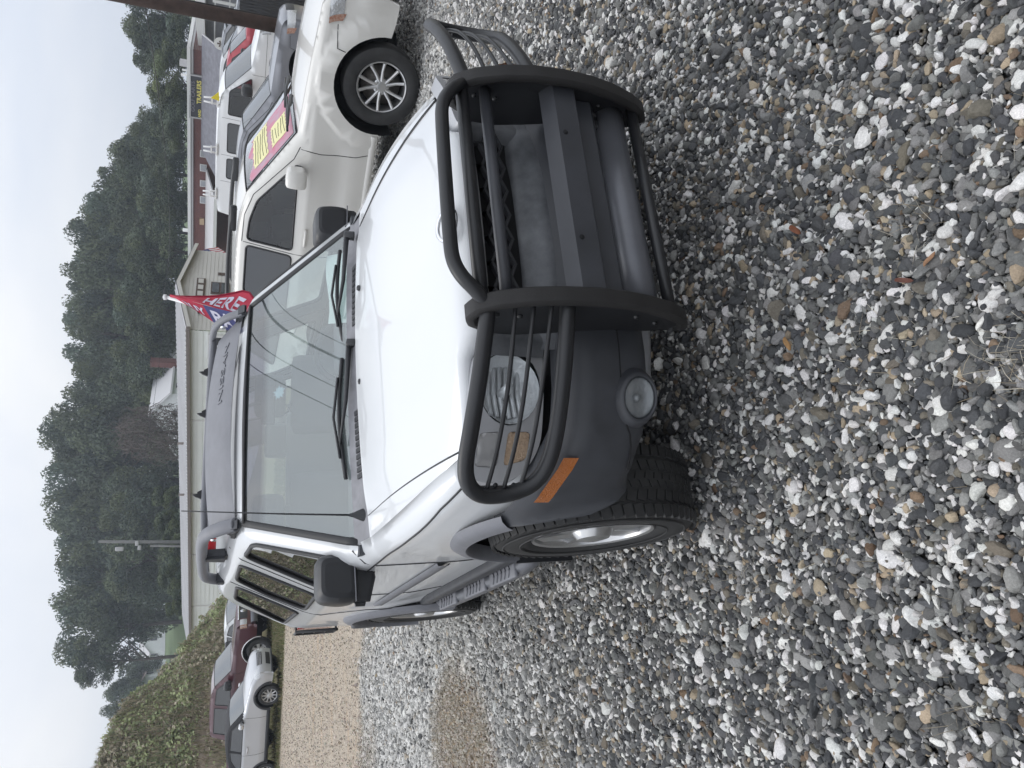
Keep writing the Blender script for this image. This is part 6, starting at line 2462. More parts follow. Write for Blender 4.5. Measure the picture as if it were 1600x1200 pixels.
def brick_building():
    P0 = at(292, 75, 50)
    P1 = at(292, 388, 60)
    a = np.array([P1[0] - P0[0], P1[1] - P0[1]])
    Ln = float(np.linalg.norm(a))
    a = a / Ln
    loc, th = wall_frame(P0, a)
    T = thing('brick_building', 'low red brick building with white parapet and grey awning behind the van', 'building', loc, th)
    W = lambda x, y: on_wall(x, y, P0, a)
    top = P0[2]
    w = MB()
    w.box((Ln / 2 + 1.0, -5.0, (top - 0.4) / 2 - 0.5), (Ln + 2.0, 10.0, top + 0.6))
    w.build('brick_wall', M['brick'], T)
    c = MB()
    c.box((Ln / 2 + 1.0, -4.95, top - 0.12), (Ln + 2.3, 10.3, 0.22))
    c.build('parapet_coping', M['trim'], T)
    c = MB()
    c.box((Ln / 2 + 1.0, -4.95, top - 0.33), (Ln + 2.15, 10.15, 0.14))
    c.build('parapet_band', M['metal_roof'], T)
    for k, (x0, y0, x1, y1) in enumerate(((281, 100, 288, 110), (285, 115, 289, 118), (283, 122, 289, 126), (286, 366, 290, 370))):
        xa, za = W(x0, y0)
        xb, zb_ = W(x1, y1)
        b = MB()
        b.box(((xa + xb) / 2, -0.8, (za + zb_) / 2 - 0.06), (abs(xb - xa), abs(xb - xa), abs(zb_ - za) + 0.25), bev=0.02)
        b.build('roof_unit' if k == 0 else 'roof_vent', M['metal_roof'] if k == 0 else M['trim'], T)
    # sign
    xa, za = W(296.5, 115)
    xb, zb_ = W(317, 184)
    sg = MB()
    sg.box(((xa + xb) / 2, 0.10, (za + zb_) / 2), (xb - xa, 0.12, za - zb_))
    so_ = sg.build('sign_board', mat('sign board black', (0.035, 0.035, 0.042), 0.6), T)
    fr = MB()
    for x in (xa, xb):
        fr.box((x, 0.12, (za + zb_) / 2), (0.10, 0.16, za - zb_ + 0.1))
    fr.box(((xa + xb) / 2, 0.12, za), (xb - xa + 0.1, 0.16, 0.06))
    fr.build('sign_edge', M['metal_roof'], so_)
    cw = (xb - xa)
    chh = za - zb_
    def letters(s_, size, cx, cz, m_, ws):
        vs_, fs_ = text_mesh(s_, size, ws, 0.01, bold=size * 0.02)
        b = MB()
        # local x runs to the viewer's left, so the lettering runs along -x
        b.add([(cx - x, 0.18 + z, cz + y) for x, y, z in vs_], [f for f in fs_], False)
        b.build('sign_letters', m_, so_)
    zc = (za + zb_) / 2
    letters('GOLF CARTS', chh * 0.40, (xa + xb) / 2, zc + chh * 0.24, mat('faded grey letters', (0.16, 0.155, 0.18), 0.7), cw * 0.92 / (chh * 0.40 * 7.4))
    letters('AND', chh * 0.30, xb - cw * 0.12, zc - chh * 0.26, mat('yellow letters', (0.70, 0.62, 0.16), 0.6), 1.05)
    letters('TRAILERS', chh * 0.46, xa + cw * 0.375, zc - chh * 0.22, mat('yellow letters', (0.72, 0.64, 0.17), 0.6), cw * 0.70 / (chh * 0.46 * 5.35))
    # shingled awning: top edge on the wall, foot 3 m out
    xr, zt = W(315.5, 52)
    xl, _ = W(317, 232)
    aw = MB()
    n_ = 11
    for k in range(n_):
        t0, t1 = k / n_, (k + 1) / n_
        za_, zb2 = zt - (zt - 2.35) * t0, zt - (zt - 2.35) * t1
        ya_, yb_ = 0.15 + 3.2 * t0, 0.15 + 3.2 * t1
        l1, l0 = xl + 2.0 * t1, xl + 2.0 * t0
        aw.add([(xr, ya_, za_), (l0, ya_, za_), (l1, yb_, zb2), (xr, yb_, zb2), (xr, yb_, zb2 - 0.035), (l1, yb_, zb2 - 0.035)], [(0, 1, 2, 3), (3, 2, 5, 4)], False)
    aw.add([(xr, 0.15, zt - 0.08), (xl, 0.15, zt - 0.08), (xl + 2.0, 3.35, 2.27), (xr, 3.35, 2.27)], [(3, 2, 1, 0)], False)
    awo = aw.build('awning', M['shingle'], T)
    e = MB()
    e.tube([(xr, 0.15, zt - 0.04), (xr, 3.35, 2.30)], 0.06, 6)
    e.tube([(xl + 2.0, 3.37, 2.28), (xr, 3.37, 2.28)], 0.05, 6)
    e.build('awning_edge', M['metal_roof'], awo)
    for t in np.linspace(0.03, 0.97, 6):
        p = MB()
        p.box((xr + (xl + 2.0 - xr) * t, 3.2, 0.9), (0.14, 0.14, 2.9))
        p.build('awning_post', M['trim'], T)
    # wall windows and the lower lean-to at the left
    for (y0, y1) in ((234, 246), (256, 268), (281, 292), (306, 318)):
        xa, za = W(312.5, y0)
        xb, zb_ = W(323, y1)
        b = MB()
        b.box(((xa + xb) / 2, 0.02, (za + zb_) / 2), (abs(xb - xa), 0.08, abs(za - zb_)))
        wo = b.build('window_frame', M['trim'], T)
        b = MB()
        b.box(((xa + xb) / 2, 0.05, (za + zb_) / 2), (abs(xb - xa) * 0.8, 0.06, abs(za - zb_) * 0.8))
        b.build('window_pane', mat('grey blind', (0.30, 0.31, 0.33), 0.6), wo)
    xa, za = W(312, 340)
    xb, zb_ = W(319, 350)
    b = MB()
    b.box(((xa + xb) / 2, 0.06, (za + zb_) / 2), (abs(xb - xa), 0.2, abs(za - zb_)))
    b.build('wall_box', mat('tan box', (0.42, 0.31, 0.20), 0.7), T)
    xa, za = W(321.5, 262)
    xb, zb_ = W(323, 395)
    b = MB()
    b.add([(xa, 0.1, za), (xb, 0.1, za), (xb, 4.2, za - 0.75), (xa, 4.2, za - 0.75), (xa, 0.1, za - 0.1), (xb, 0.1, za - 0.1), (xb, 4.2, za - 0.85), (xa, 4.2, za - 0.85)], [(0, 1, 2, 3), (7, 6, 5, 4), (3, 2, 6, 7), (0, 3, 7, 4), (1, 5, 6, 2)], False)
    lo = b.build('lean_to_roof', M['metal_roof'], T)
    b = MB()
    b.box(((xa + xb) / 2, 4.24, za - 0.84), (xb - xa, 0.06, 0.22))
    b.build('fascia', M['trim'], lo)
    b = MB()
    b.box(((xa + xb) / 2, 0.12, 0.4), (xb - xa, 0.06, 3.2))
    b.build('dark_bay', M['dark_open'], T)
    for t in (0.02, 0.35, 0.68, 0.98):
        p = MB()
        p.box((xa + (xb - xa) * t, 4.1, 0.6), (0.16, 0.16, 3.1))
        p.build('porch_post', M['trim'], T)
    return T, P0, a


BT, BP0, BA = brick_building()


def porch_house():
    c = at(345, 25, 50)
    th = math.atan2(BA[1], BA[0])
    T = thing('porch_house', 'grey building with white gable edge and lattice porch beyond the utility pole', 'building', (c[0], c[1], 0.4), th)
    b = MB()
    b.box((0.5, -4, 1.9), (9, 6, 3.6))
    b.build('wall', mat('grey boards', (0.27, 0.275, 0.30), 0.8, var=0.1), T)
    r = MB()
    for sg in (-1, 1):
        r.prism([(0, 3.75), (sg * 5.2, 3.55), (sg * 5.2, 3.75), (0, 4.35)], 7.4, (0.2, -3.6, 0), (1, 0, 0), (0, 0, 1))
    r.build('roof', M['trim'], T)
    for x in (-4.0, -1.0, 2.0, 4.6):
        p = MB()
        p.box((x, 0.4, 1.6), (0.16, 0.16, 3.3))
        p.build('porch_post', M['trim'], T)
    for k in range(4):
        p = MB()
        p.box((0.3, 0.4, 0.4 + 0.9 * k), (8.8, 0.06, 0.07))
        p.build('porch_rail', M['trim'], T)
    for x0 in (-3.9, -0.9, 2.1):
        for k in range(10):
            p = MB()
            p.tube([(x0 + 0.26 * k, 0.36, 0.5), (x0 + 0.26 * k + 0.4, 0.36, 1.4)], 0.025, 4)
            p.build('lattice_slat', M['black_plastic'], T)
    for x in (-4.6, -3.4):
        p = MB()
        p.box((x, 1.0, 1.2), (0.12, 0.12, 2.2))
        p.build('teal_post', mat('teal paint', (0.05, 0.22, 0.18), 0.6), T)
    return T


porch_house()
c_ = at(344.5, 68.5, 42)
sg = thing('round_sign', 'round white sign with a dark emblem beside the grey awning', 'sign', (c_[0], c_[1], 0.8), math.atan2(BA[1], BA[0]))
b_ = MB()
b_.lathe([(-0.02, 0.0), (-0.02, 0.34), (0.02, 0.34), (0.02, 0.0)], 24, 'y', (0, 0, c_[2] - 0.8), smooth=False)
b_.build('sign_disc', M['trim'], sg)
b_ = MB()
for k in range(5):
    an = 2 * PI * k / 5 + 0.4
    b_.prism([(0.02, -0.02), (0.16, -0.05), (0.18, 0.03), (0.03, 0.03)], 0.02, (0, 0.03, c_[2] - 0.8), (math.cos(an), 0, math.sin(an)), (-math.sin(an), 0, math.cos(an)))
b_.build('sign_emblem', M['frame_brown'], sg)
b_ = MB()
b_.tube([(0, -0.03, 0.0), (0, -0.03, c_[2] - 0.8 - 0.1)], 0.035, 8)
b_.build('sign_post', M['grey_pole'], sg)

# dark brown utility pole on the right, with the end of a cable run
pb = at(430, 40, 16)
pt_ = at(225, 0, 15.15)
up_ = thing('utility_pole', 'dark brown wooden utility pole at the right edge', 'utility pole', (pb[0], pb[1], 0.1))
b_ = MB()
dx, dy = (pt_[0] - pb[0]) / (pt_[2] - pb[2]), (pt_[1] - pb[1]) / (pt_[2] - pb[2])
b_.tube([(-dx, -dy, -0.1), (dx * 3, dy * 3, 4.0), (dx * 8, dy * 8, 9.0)], [0.150, 0.138, 0.115], 14)
b_.build('pole_shaft', M['wood_pole'], up_)
b_ = MB()
b_.box((dx * 7.2, dy * 7.2, 8.3), (2.2, 0.12, 0.12))
b_.build('cross_arm', M['wood_pole'], up_)
b_ = MB()
b_.tube([(0.17, -0.05, 0.0), (0.17 + dx * 3, -0.05 + dy * 3, 4.0), (0.17 + dx * 7, dy * 7 - 0.05, 8.0)], 0.018, 6)
b_.build('pole_conduit', M['cable'], up_)
# second, darker thin pole behind it
p2 = at(350, 33, 30)
o2 = thing('sign_pole', 'thin black pole standing behind the brown utility pole', 'pole', (p2[0], p2[1], 0.5))
b_ = MB()
b_.tube([(0, 0, -0.6), (0, 0, 4.0)], 0.06, 8)
b_.build('pole_shaft', M['cable'], o2)
b_ = MB()
b_.box((0, 0, 4.02), (0.2, 0.2, 0.05))
b_.build('pole_cap', M['cable'], o2)

# black slatted fence at the right edge of the lot
f0 = np.array(at(410, 24, 18.5)[:2])
f1 = np.array(at(410, -60, 17.0)[:2])
fn = thing('slat_fence', 'black slatted fence with pale gaps at the right edge', 'fence', (f0[0], f0[1], 0.15), math.atan2(f1[1] - f0[1], f1[0] - f0[0]))
fl_ = float(np.linalg.norm(f1 - f0))
nsl = 16
for k in range(nsl):
    b_ = MB()
    b_.box((fl_ * (k + 0.5) / nsl, 0, 0.85), (fl_ / nsl * 0.74, 0.03, 1.62))
    b_.build('slat', M['black_plastic'], fn)
for z in (0.3, 1.4):
    b_ = MB()
    b_.box((fl_ / 2, 0.04, z), (fl_, 0.04, 0.09))
    b_.build('rail', M['black_plastic'], fn)

# grey pole with transformer hardware beyond the metal building
b0 = at(283, 850, 60)
g_h = float(ground_h(b0[0], b0[1]))
gp = thing('far_utility_pole', 'slim grey utility pole in front of the dark trees', 'utility pole', (b0[0], b0[1], g_h))
t0 = at(163, 859, 61)
hz_ = t0[2] - g_h
b_ = MB()
b_.tube([(0, 0, 0), (t0[0] - b0[0], 0.0, hz_)], [0.16, 0.11], 8)
b_.build('pole_shaft', M['grey_pole'], gp)
b_ = MB()
b_.tube([(-0.33, 0, 0), (-0.30 + (t0[0] - b0[0]) * 0.6, 0, hz_ * 0.62)], 0.09, 6)
b_.build('pole_brace', M['grey_pole'], gp)
b_ = MB()
b_.box((-0.25, -0.12, hz_ - 1.5), (0.32, 0.25, 0.6), bev=0.08)
b_.build('transformer', M['metal_roof'], gp)
for k in range(2):
    b_ = MB()
    b_.box((-0.2 + 0.35 * k, -0.1, hz_ - 2.9 + 0.2 * k), (0.35, 0.2, 0.25), bev=0.05)
    b_.build('insulator', M['metal_roof'], gp)


def wire(a, b, sag, label, r=0.012, name='overhead_wire', group=None, n=24):
    a, b = Vector(a), Vector(b)
    pts = [a.lerp(b, t) - Vector((0, 0, sag * 4 * t * (1 - t))) for t in np.linspace(0, 1, n)]
    w = MB()
    w.tube(pts, r, 5)
    o = w.build(name, M['cable'])
    return tag(o, label, 'wire', group)


wt = Vector((t0[0], t0[1], t0[2]))
wire(at(195, 858, 60.5), at(196, 1060, 90), 0.3, 'upper wire running left from the slim grey pole', 0.014, group='wires on the far pole')
wire(at(216, 856, 60.5), at(222, 1060, 90), 0.3, 'lower wire running left from the slim grey pole', 0.014, group='wires on the far pole')
wire(at(194, 850, 60.5), at(258, 440, 70), 0.6, 'upper wire running right from the slim grey pole', 0.014, group='wires on the far pole')
wire(at(216, 850, 60.5), at(285, 640, 66), 0.5, 'lower wire running right from the slim grey pole', 0.014, group='wires on the far pole')
wire(at(252, 470, 52), at(226, 0, 15.3), 0.5, 'long thin wire rising to the brown utility pole', 0.010)

# service wires strung from the brown pole over the lot; the windscreen mirrors them
for (mx_, my_, z_, r_, lb) in ((3.25, 1.32, 6.5, 0.019, 'thick twisted service wire strung from the brown pole over the lot'), (3.75, 1.52, 6.5, 0.007, 'thin service wire beside the thick one over the lot'), (2.75, 1.38, 6.5, 0.008, 'second thin service wire over the lot'), (2.2, 1.28, 6.5, 0.008, 'thin service wire farthest from the thick one over the lot')):
    a_ = Vector((pb[0] + dx * 6, pb[1] + dy * 6, 6.9))
    m_ = Vector((mx_, my_, z_))
    b_2 = a_ + (m_ - a_) * 2.7
    wire(a_, (b_2.x, b_2.y, 6.6), 0.12, lb, r_, 'service_wire', 'service wires over the lot', 60)


def house(name, label, c, rz, Lx, Wy, hz, rise, wall, roof, chimney=True, base=None):
    g0 = float(ground_h(c[0], c[1])) if base is None else base
    T = thing(name, label, 'house', (c[0], c[1], g0), rz)
    b = MB()
    b.box((0, 0, hz / 2 - 0.5), (Lx, Wy, hz + 1.0))
    for sg in (-1, 1):
        b.add([(sg * Lx / 2, -Wy / 2, hz), (sg * Lx / 2, Wy / 2, hz), (sg * Lx / 2, 0, hz + rise)], [(0, 1, 2) if sg > 0 else (2, 1, 0)], False)
    b.build('wall', wall, T)
    r = MB()
    for sg in (-1, 1):
        r.add([(-Lx / 2 - 0.4, sg * (Wy / 2 + 0.4), hz - 0.25), (Lx / 2 + 0.4, sg * (Wy / 2 + 0.4), hz - 0.25), (Lx / 2 + 0.4, 0, hz + rise + 0.05), (-Lx / 2 - 0.4, 0, hz + rise + 0.05), (-Lx / 2 - 0.4, sg * (Wy / 2 + 0.4), hz - 0.05), (Lx / 2 + 0.4, sg * (Wy / 2 + 0.4), hz - 0.05), (Lx / 2 + 0.4, 0, hz + rise + 0.28), (-Lx / 2 - 0.4, 0, hz + rise + 0.28)], [(0, 1, 2, 3), (7, 6, 5, 4), (0, 4, 5, 1), (1, 5, 6, 2), (3, 2, 6, 7), (0, 3, 7, 4)], False)
    ro = r.build('roof', roof, T)
    if chimney:
        k = MB()
        k.box((Lx * 0.12, -Wy / 2 - 0.5, (hz + rise) / 2), (0.8, 0.7, hz + rise + 0.5))
        k.box((Lx * 0.12, -Wy / 2 - 0.5, hz + rise + 0.28), (0.9, 0.8, 0.12))
        k.build('chimney', M['brick'], T)
    for x in (-0.32, 0.34):
        for sg in (-1, 1):
            w = MB()
            w.box((Lx * x, sg * (Wy / 2 + 0.02), hz * 0.6), (1.0, 0.08, 1.3))
            wo = w.build('window', M['trim'], T)
            p = MB()
            p.box((Lx * x, sg * (Wy / 2 + 0.05), hz * 0.6), (0.8, 0.06, 1.1))
            p.build('window_pane', M['dark_glass'], wo)
    w = MB()
    w.box((-Lx / 2 - 0.02, 0, hz * 0.75), (0.08, 0.9, 1.2))
    w.build('window', M['dark_glass'], T)
    return T


M['white_wall'] = mat('white boards', (0.66, 0.67, 0.68), 0.7, var=0.06)
M['pale_roof'] = mat('pale metal roof', (0.50, 0.50, 0.51), 0.5)
M['brown_roof'] = mat('faded pink brown roof', (0.30, 0.24, 0.22), 0.8)
c_ = at(278, 612, 84)
house('hillside_house', 'white house with red brick chimney among trees behind the metal building', c_, R(25), 7.0, 6.0, 2.7, 1.9, M['white_wall'], M['pale_roof'], True, base=c_[2] - 2.2)
c_ = at(285, 692, 80)
house('garden_shed', 'small pale shed beneath the brown vine covered tree', c_, R(60), 3.4, 3.0, 1.9, 0.9, M['white_wall'], M['pale_roof'], False, base=c_[2] - 1.9)
c_ = at(252, 1010, 150)
house('far_white_house', 'distant white house beside the green lawn', c_, R(115), 6.5, 5.5, 2.2, 1.9, M['white_wall'], M['metal_roof'], False, base=c_[2] - 0.4)
c_ = at(252, 985, 158)
house('far_grey_house', 'distant grey roofed outbuilding right of the far white house', c_, R(20), 6.5, 4.5, 2.0, 1.4, M['metal_wall'], M['shingle'], False, base=c_[2] - 0.4)
c_ = at(226, 1070, 120)
house('far_brown_roof_house', 'distant low building with a pinkish roof behind the overgrown bank', c_, R(70), 8.0, 5.0, 1.6, 1.3, M['white_wall'], M['brown_roof'], False, base=c_[2] - 1.8)


# ------------------------------------------------------------------ overgrown bank on the left
def bank():
    lat = np.concatenate([np.linspace(-60, -26, 18), np.linspace(-25, -6.3, 70)])
    fwd = np.concatenate([np.linspace(26.0, 40, 50), np.linspace(41, 60, 14)])
    LA, FW_ = np.meshgrid(lat, fwd)
    X, Y = from_latfwd(LA, FW_)
    Z = bank_h(LA, FW_)
    nz_ = np.array([[mnoise.fractal(Vector((float(x) * 0.22, float(y) * 0.22, 5.0)), 0.7, 2.1, 5) for x, y in zip(rx, ry)] for rx, ry in zip(X, Y)])
    Z = Z + nz_ * 0.55 * np.clip(Z / 1.5, 0, 1)
    V = np.stack([X, Y, Z], -1).reshape(-1, 3)
    nl = len(lat)
    i = np.arange(len(fwd) - 1)[:, None] * nl
    j = np.arange(nl - 1)[None, :]
    F = np.stack([i + j, i + j + 1, i + nl + j + 1, i + nl + j], -1).reshape(-1, 4)
    me = np_mesh('embankment', V, F, mat('dry grass bank', (0.20, 0.16, 0.12), 0.95, var=0.3, vscale=1.2, col2=(0.28, 0.225, 0.17), bump=0.6, bscale=9), smooth=True)
    add_mesh('embankment', me, kind='structure', label='overgrown earth bank behind the cars on the left')
    # creeper leaves over it
    rng = np.random.default_rng(21)
    n_ = 230000
    la = rng.uniform(-27, -6.6, n_)
    fw_ = 27.0 + 13.5 * rng.random(n_) ** 0.9
    x, y = from_latfwd(la, fw_)
    z0 = bank_h(la, fw_)
    nb = np.array([mnoise.fractal(Vector((float(a) * 0.22, float(b) * 0.22, 5.0)), 0.7, 2.1, 5) for a, b in zip(x, y)])
    z = z0 + nb * 0.55 * np.clip(z0 / 1.5, 0, 1)
    n1 = np.array([mnoise.noise(Vector((float(a) * 0.55, float(b) * 0.55, 9.0))) for a, b in zip(x, y)])
    n2 = np.array([mnoise.noise(Vector((float(a) * 1.9, float(b) * 1.9, 2.0))) for a, b in zip(x, y)])
    # bare, dry foot of the slope at the far left and along the building's corner
    bare = np.maximum(sstep((2.7 - z + n1 * 0.6) / 0.8) * sstep((-la - 10.8) / 2.2), 0.75 * sstep((n1 + n2 * 0.5 - 0.28) / 0.2))
    dry = np.clip(0.55 - n1 * 1.5, 0, 1)
    keep = (z > 0.05) & (rng.random(n_) > bare * 0.93) & (rng.random(n_) > dry * 0.35)
    x, y, z, n1, n2, la, dry = [q[keep] for q in (x, y, z, n1, n2, la, dry)]
    n_ = len(x)
    mound = np.clip(n2 * 0.9 + 0.3, 0.0, 1)
    C = np.stack([x, y, z + rng.random(n_) ** 1.3 * mound * 0.75], 1)
    Nr = np.stack([rng.normal(-0.25, 0.5, n_), rng.normal(-0.5, 0.5, n_), np.abs(rng.normal(0.7, 0.4, n_))], 1)
    Nr /= np.linalg.norm(Nr, axis=1, keepdims=True)
    V, F = leaf_cards(C, Nr, rng.uniform(0.075, 0.185, n_), 0.8, rng)
    g1, g2, br = np.array([0.165, 0.20, 0.10]), np.array([0.30, 0.335, 0.17]), np.array([0.37, 0.325, 0.24])
    t = np.clip(0.5 + n2 * 1.2 + rng.normal(0, 0.25, n_), 0, 1)[:, None]
    col = g1 * (1 - t) + g2 * t
    col = col * (1 + 0.45 * np.clip(n1 * 1.6, -0.6, 1))[:, None]
    isb = (rng.random(n_) < dry * 0.8)[:, None]
    col = np.where(isb, br * rng.uniform(0.7, 1.2, (n_, 1)), col) * rng.uniform(0.75, 1.2, (n_, 1))
    me = np_mesh('creeper', V, F, attr_mat('creeper leaf', 'tint', 0.6, 0.25), smooth=False)
    vert_color(me, 'tint', np.repeat(col, 4, 0))
    add_mesh('creeper', me, kind='stuff', label='green and brown creeper smothering the bank')
    # dry stalks on the bare foot
    n_ = 60000
    la = rng.uniform(-26, -7, n_)
    fw_ = rng.uniform(26.6, 37.0, n_)
    x, y = from_latfwd(la, fw_)
    z0 = bank_h(la, fw_)
    nb = np.array([mnoise.fractal(Vector((float(a) * 0.22, float(b) * 0.22, 5.0)), 0.7, 2.1, 5) for a, b in zip(x, y)])
    z = z0 + nb * 0.55 * np.clip(z0 / 1.5, 0, 1)
    k = (z > -0.1) & (z < 9)
    blades('dry_stalks', x[k], y[k], z[k], rng, 0.22, 0.6, 0.016, [(0.28, 0.23, 0.16), (0.22, 0.20, 0.12), (0.36, 0.31, 0.22), (0.19, 0.20, 0.10)], 'dry brown stalks and tall grass standing out of the bank', lean=0.9)


def blades(name, x, y, z, rng, h0, h1, w, cols, label, lean=0.5):
    n_ = len(x)
    h = rng.uniform(h0, h1, n_)
    an = rng.uniform(0, 2 * PI, n_)
    ln = np.abs(rng.normal(0, lean, n_))
    d = np.stack([np.cos(an), np.sin(an), np.zeros(n_)], 1)
    s = np.stack([-np.sin(an), np.cos(an), np.zeros(n_)], 1)
    up = np.array([0, 0, 1.0])
    B = np.stack([x, y, z], 1)
    sn, cs = np.sin(np.minimum(ln, 1.5)), np.cos(np.minimum(ln, 1.5))
    mid = B + (d * (0.35 * sn)[:, None] + up * (0.6 * np.maximum(cs, 0.12))[:, None]) * h[:, None]
    tip = B + (d * sn[:, None] + up * (0.85 * np.maximum(cs, 0.05))[:, None]) * h[:, None]
    hw_ = (w * rng.uniform(0.5, 1.0, n_))[:, None]
    V = np.stack([B - s * hw_, B + s * hw_, mid + s * hw_ * 0.7, tip, mid - s * hw_ * 0.7], 1).reshape(-1, 3)
    i = np.arange(n_)[:, None] * 5
    F = np.concatenate([i + np.array([0, 1, 2, 4]), i + np.array([4, 2, 3, 3])], 1).reshape(-1, 4)
    tri = np.concatenate([i + np.array([0, 1, 2]), i + np.array([0, 2, 4]), i + np.array([4, 2, 3])], 1).reshape(-1, 3)
    pick = rng.integers(0, len(cols), n_)
    col = np.array(cols)[pick] * rng.uniform(0.75, 1.25, (n_, 1))
    me = np_mesh(name, V, tri, attr_mat(name + ' blade', 'tint', 0.75, 0.2), smooth=False)
    vert_color(me, 'tint', np.repeat(col, 5, 0))
    add_mesh(name, me, kind='stuff', label=label)


bank()


# ------------------------------------------------------------------ trees
LEAF = attr_mat('tree leaf', 'tint', 0.7, 0.18)
M['bark'] = mat('grey brown bark', (0.075, 0.062, 0.052), 0.95, var=0.3, vscale=3)


def crown_mesh(seed, n_lobes=30, per=520, leaf=0.034, base=(0.092, 0.115, 0.074), top_bias=0.25, skirt=0.0):
    """unit crown: height 1 (z 0..1), radius about 0.5; clumps of leaf faces round branch ends"""
    rng = np.random.default_rng(seed)
    Cs, Ns, cols, sz = [], [], [], []
    for k in range(n_lobes):
        zz = rng.beta(1.9, 1.3)
        env = math.sin(PI * min(0.98, max(0.05, 0.14 + 0.74 * zz))) ** 0.65
        rad = 0.44 * env * math.sqrt(rng.uniform(0.15, 1.0))
        an = rng.uniform(0, 2 * PI)
        lc = np.array([rad * math.cos(an), rad * math.sin(an), 0.08 + 0.84 * zz])
        lr = rng.uniform(0.085, 0.17) * (0.75 + 0.4 * env)
        m_ = int(per * (lr / 0.13) ** 1.6)
        d = rng.normal(size=(m_, 3))
        d /= np.linalg.norm(d, axis=1, keepdims=True)
        d[:, 2] = np.where(rng.random(m_) < top_bias, np.abs(d[:, 2]), d[:, 2])
        rr = lr * (0.45 + 0.6 * rng.random(m_) ** 0.6)
        # sprays: nudge points towards a handful of twig directions
        tw = rng.normal(size=(9, 3))
        tw /= np.linalg.norm(tw, axis=1, keepdims=True)
        q = tw[rng.integers(0, 9, m_)]
        d = d * 0.72 + q * 0.5
        d /= np.linalg.norm(d, axis=1, keepdims=True)
        Cs.append(lc + d * rr[:, None] * np.array([1.0, 1.0, 0.78]))
        nn = d * 0.75 + rng.normal(0, 0.55, (m_, 3)) + np.array([0, 0, 0.25])
        Ns.append(nn / np.linalg.norm(nn, axis=1, keepdims=True))
        lob = rng.uniform(0.62, 1.38)
        hue = rng.uniform(-0.1, 0.14)
        c = np.array(base) * lob * np.array([1 + hue, 1 + hue * 0.5, 1 - hue])
        cols.append(c * rng.uniform(0.75, 1.25, (m_, 1)))
        sz.append(leaf * rng.uniform(0.6, 1.25, m_))
    C = np.concatenate(Cs)
    V, F = leaf_cards(C, np.concatenate(Ns), np.concatenate(sz), 0.75, rng)
    me = np_mesh('crown', V, F, LEAF)
    vert_color(me, 'tint', np.repeat(np.concatenate(cols), 4, 0))
    return me


def trunk_mesh(seed, name='trunk'):
    rng = np.random.default_rng(seed)
    b = MB()
    b.tube([(0, 0, -0.15), (0.01, 0, 0.15), (0.0, 0.012, 0.45), (0.015, 0.0, 0.75)], [0.030, 0.022, 0.015, 0.006], 8)
    for k in range(7):
        z = rng.uniform(0.2, 0.6)
        an = rng.uniform(0, 2 * PI)
        l_ = rng.uniform(0.2, 0.36)
        b.tube([(0, 0, z), (l_ * 0.5 * math.cos(an), l_ * 0.5 * math.sin(an), z + 0.10), (l_ * math.cos(an), l_ * math.sin(an), z + 0.24)], [0.011, 0.007, 0.003], 6)
    return b.mesh(name, M['bark'])


CROWNS = [crown_mesh(31 + k, 44, 330, 0.030) for k in range(3)]
CROWN_LIGHT = crown_mesh(51, 34, 360, 0.033, base=(0.125, 0.150, 0.070))
CROWN_OPEN = crown_mesh(57, 36, 210, 0.036, base=(0.075, 0.095, 0.058))
BUSH = crown_mesh(61, 22, 260, 0.055, base=(0.088, 0.112, 0.060))
TRUNKS = [trunk_mesh(5), trunk_mesh(8)]


def tree(label, y_img, v_top, half_px, dep, crown, v_low=292, name='tree', group='trees on the wooded hill', squash=1.0, rz=None, lean=0.0):
    top = at(v_top, y_img, dep)
    low = at(v_low, y_img, dep)
    h = (top[2] - low[2])
    rad = half_px * 1.14 / F_PX * dep
    g = float(ground_h(top[0], top[1]))
    T = thing(name, label, 'tree', (top[0], top[1], min(g, low[2])), random.uniform(0, 6.28) if rz is None else rz, group)
    z0 = low[2] - min(g, low[2])
    c = bpy.data.objects.new('crown', crown)
    link(c, T)
    c.location = (0, 0, z0 - 0.05 * h)
    c.scale = (rad * 2.15, rad * 2.15 * squash, h * 1.05)
    t = bpy.data.objects.new('trunk', TRUNKS[int(y_img) % 2])
    link(t, T)
    ht = z0 + h * 0.95
    t.scale = (ht * 0.8, ht * 0.8, ht)
    return T


C0, C1, C2 = CROWNS
tree('dark tree crown cut by the top right corner behind the utility pole', 15, 190, 46, 78, C0)
tree('dark tree right of the brick building, its crown thinning to sky', 66, 206, 42, 80, C1)
tree('bright yellow green bushy tree above the grey awning', 122, 226, 36, 70, CROWN_LIGHT)
tree('darker low tree between the bright bushy tree and the ridge', 158, 238, 26, 74, C2)
tree('grey green tree above the GOLF CARTS sign end nearest the van door', 205, 200, 38, 82, C1)
tree('leafy tree above the white rack bracket of the van', 258, 168, 44, 86, C0)
tree('tree rising toward the ridge above the four brick wall windows', 318, 128, 46, 90, C2)
tree('tall tree with a ragged notch above the brick building left end', 378, 104, 48, 94, C1)
tree('tall dense tree straight above the red and blue flag', 448, 97, 50, 96, C0)
tree('broad dark tree between the flag and the white house', 520, 94, 52, 96, C2)
tree('dark tree just behind the white house chimney', 590, 108, 50, 96, C1)
tree('airy topped tallest tree of the ridge', 672, 60, 44, 98, CROWN_OPEN, v_low=200)
tree('full dark tree below the airy topped one, behind the vine covered tree', 668, 92, 56, 95, C0)
tree('second tallest tree, dense and domed, right of the slim grey pole', 752, 62, 56, 98, C2)
tree('dark dense tree immediately behind the slim grey pole', 835, 78, 58, 97, C1)
tree('wide dark tree left of the slim grey pole', 915, 82, 56, 95, C0)
tree('tree with overhanging left branches above the lawn', 985, 84, 52, 90, C2, v_low=234)
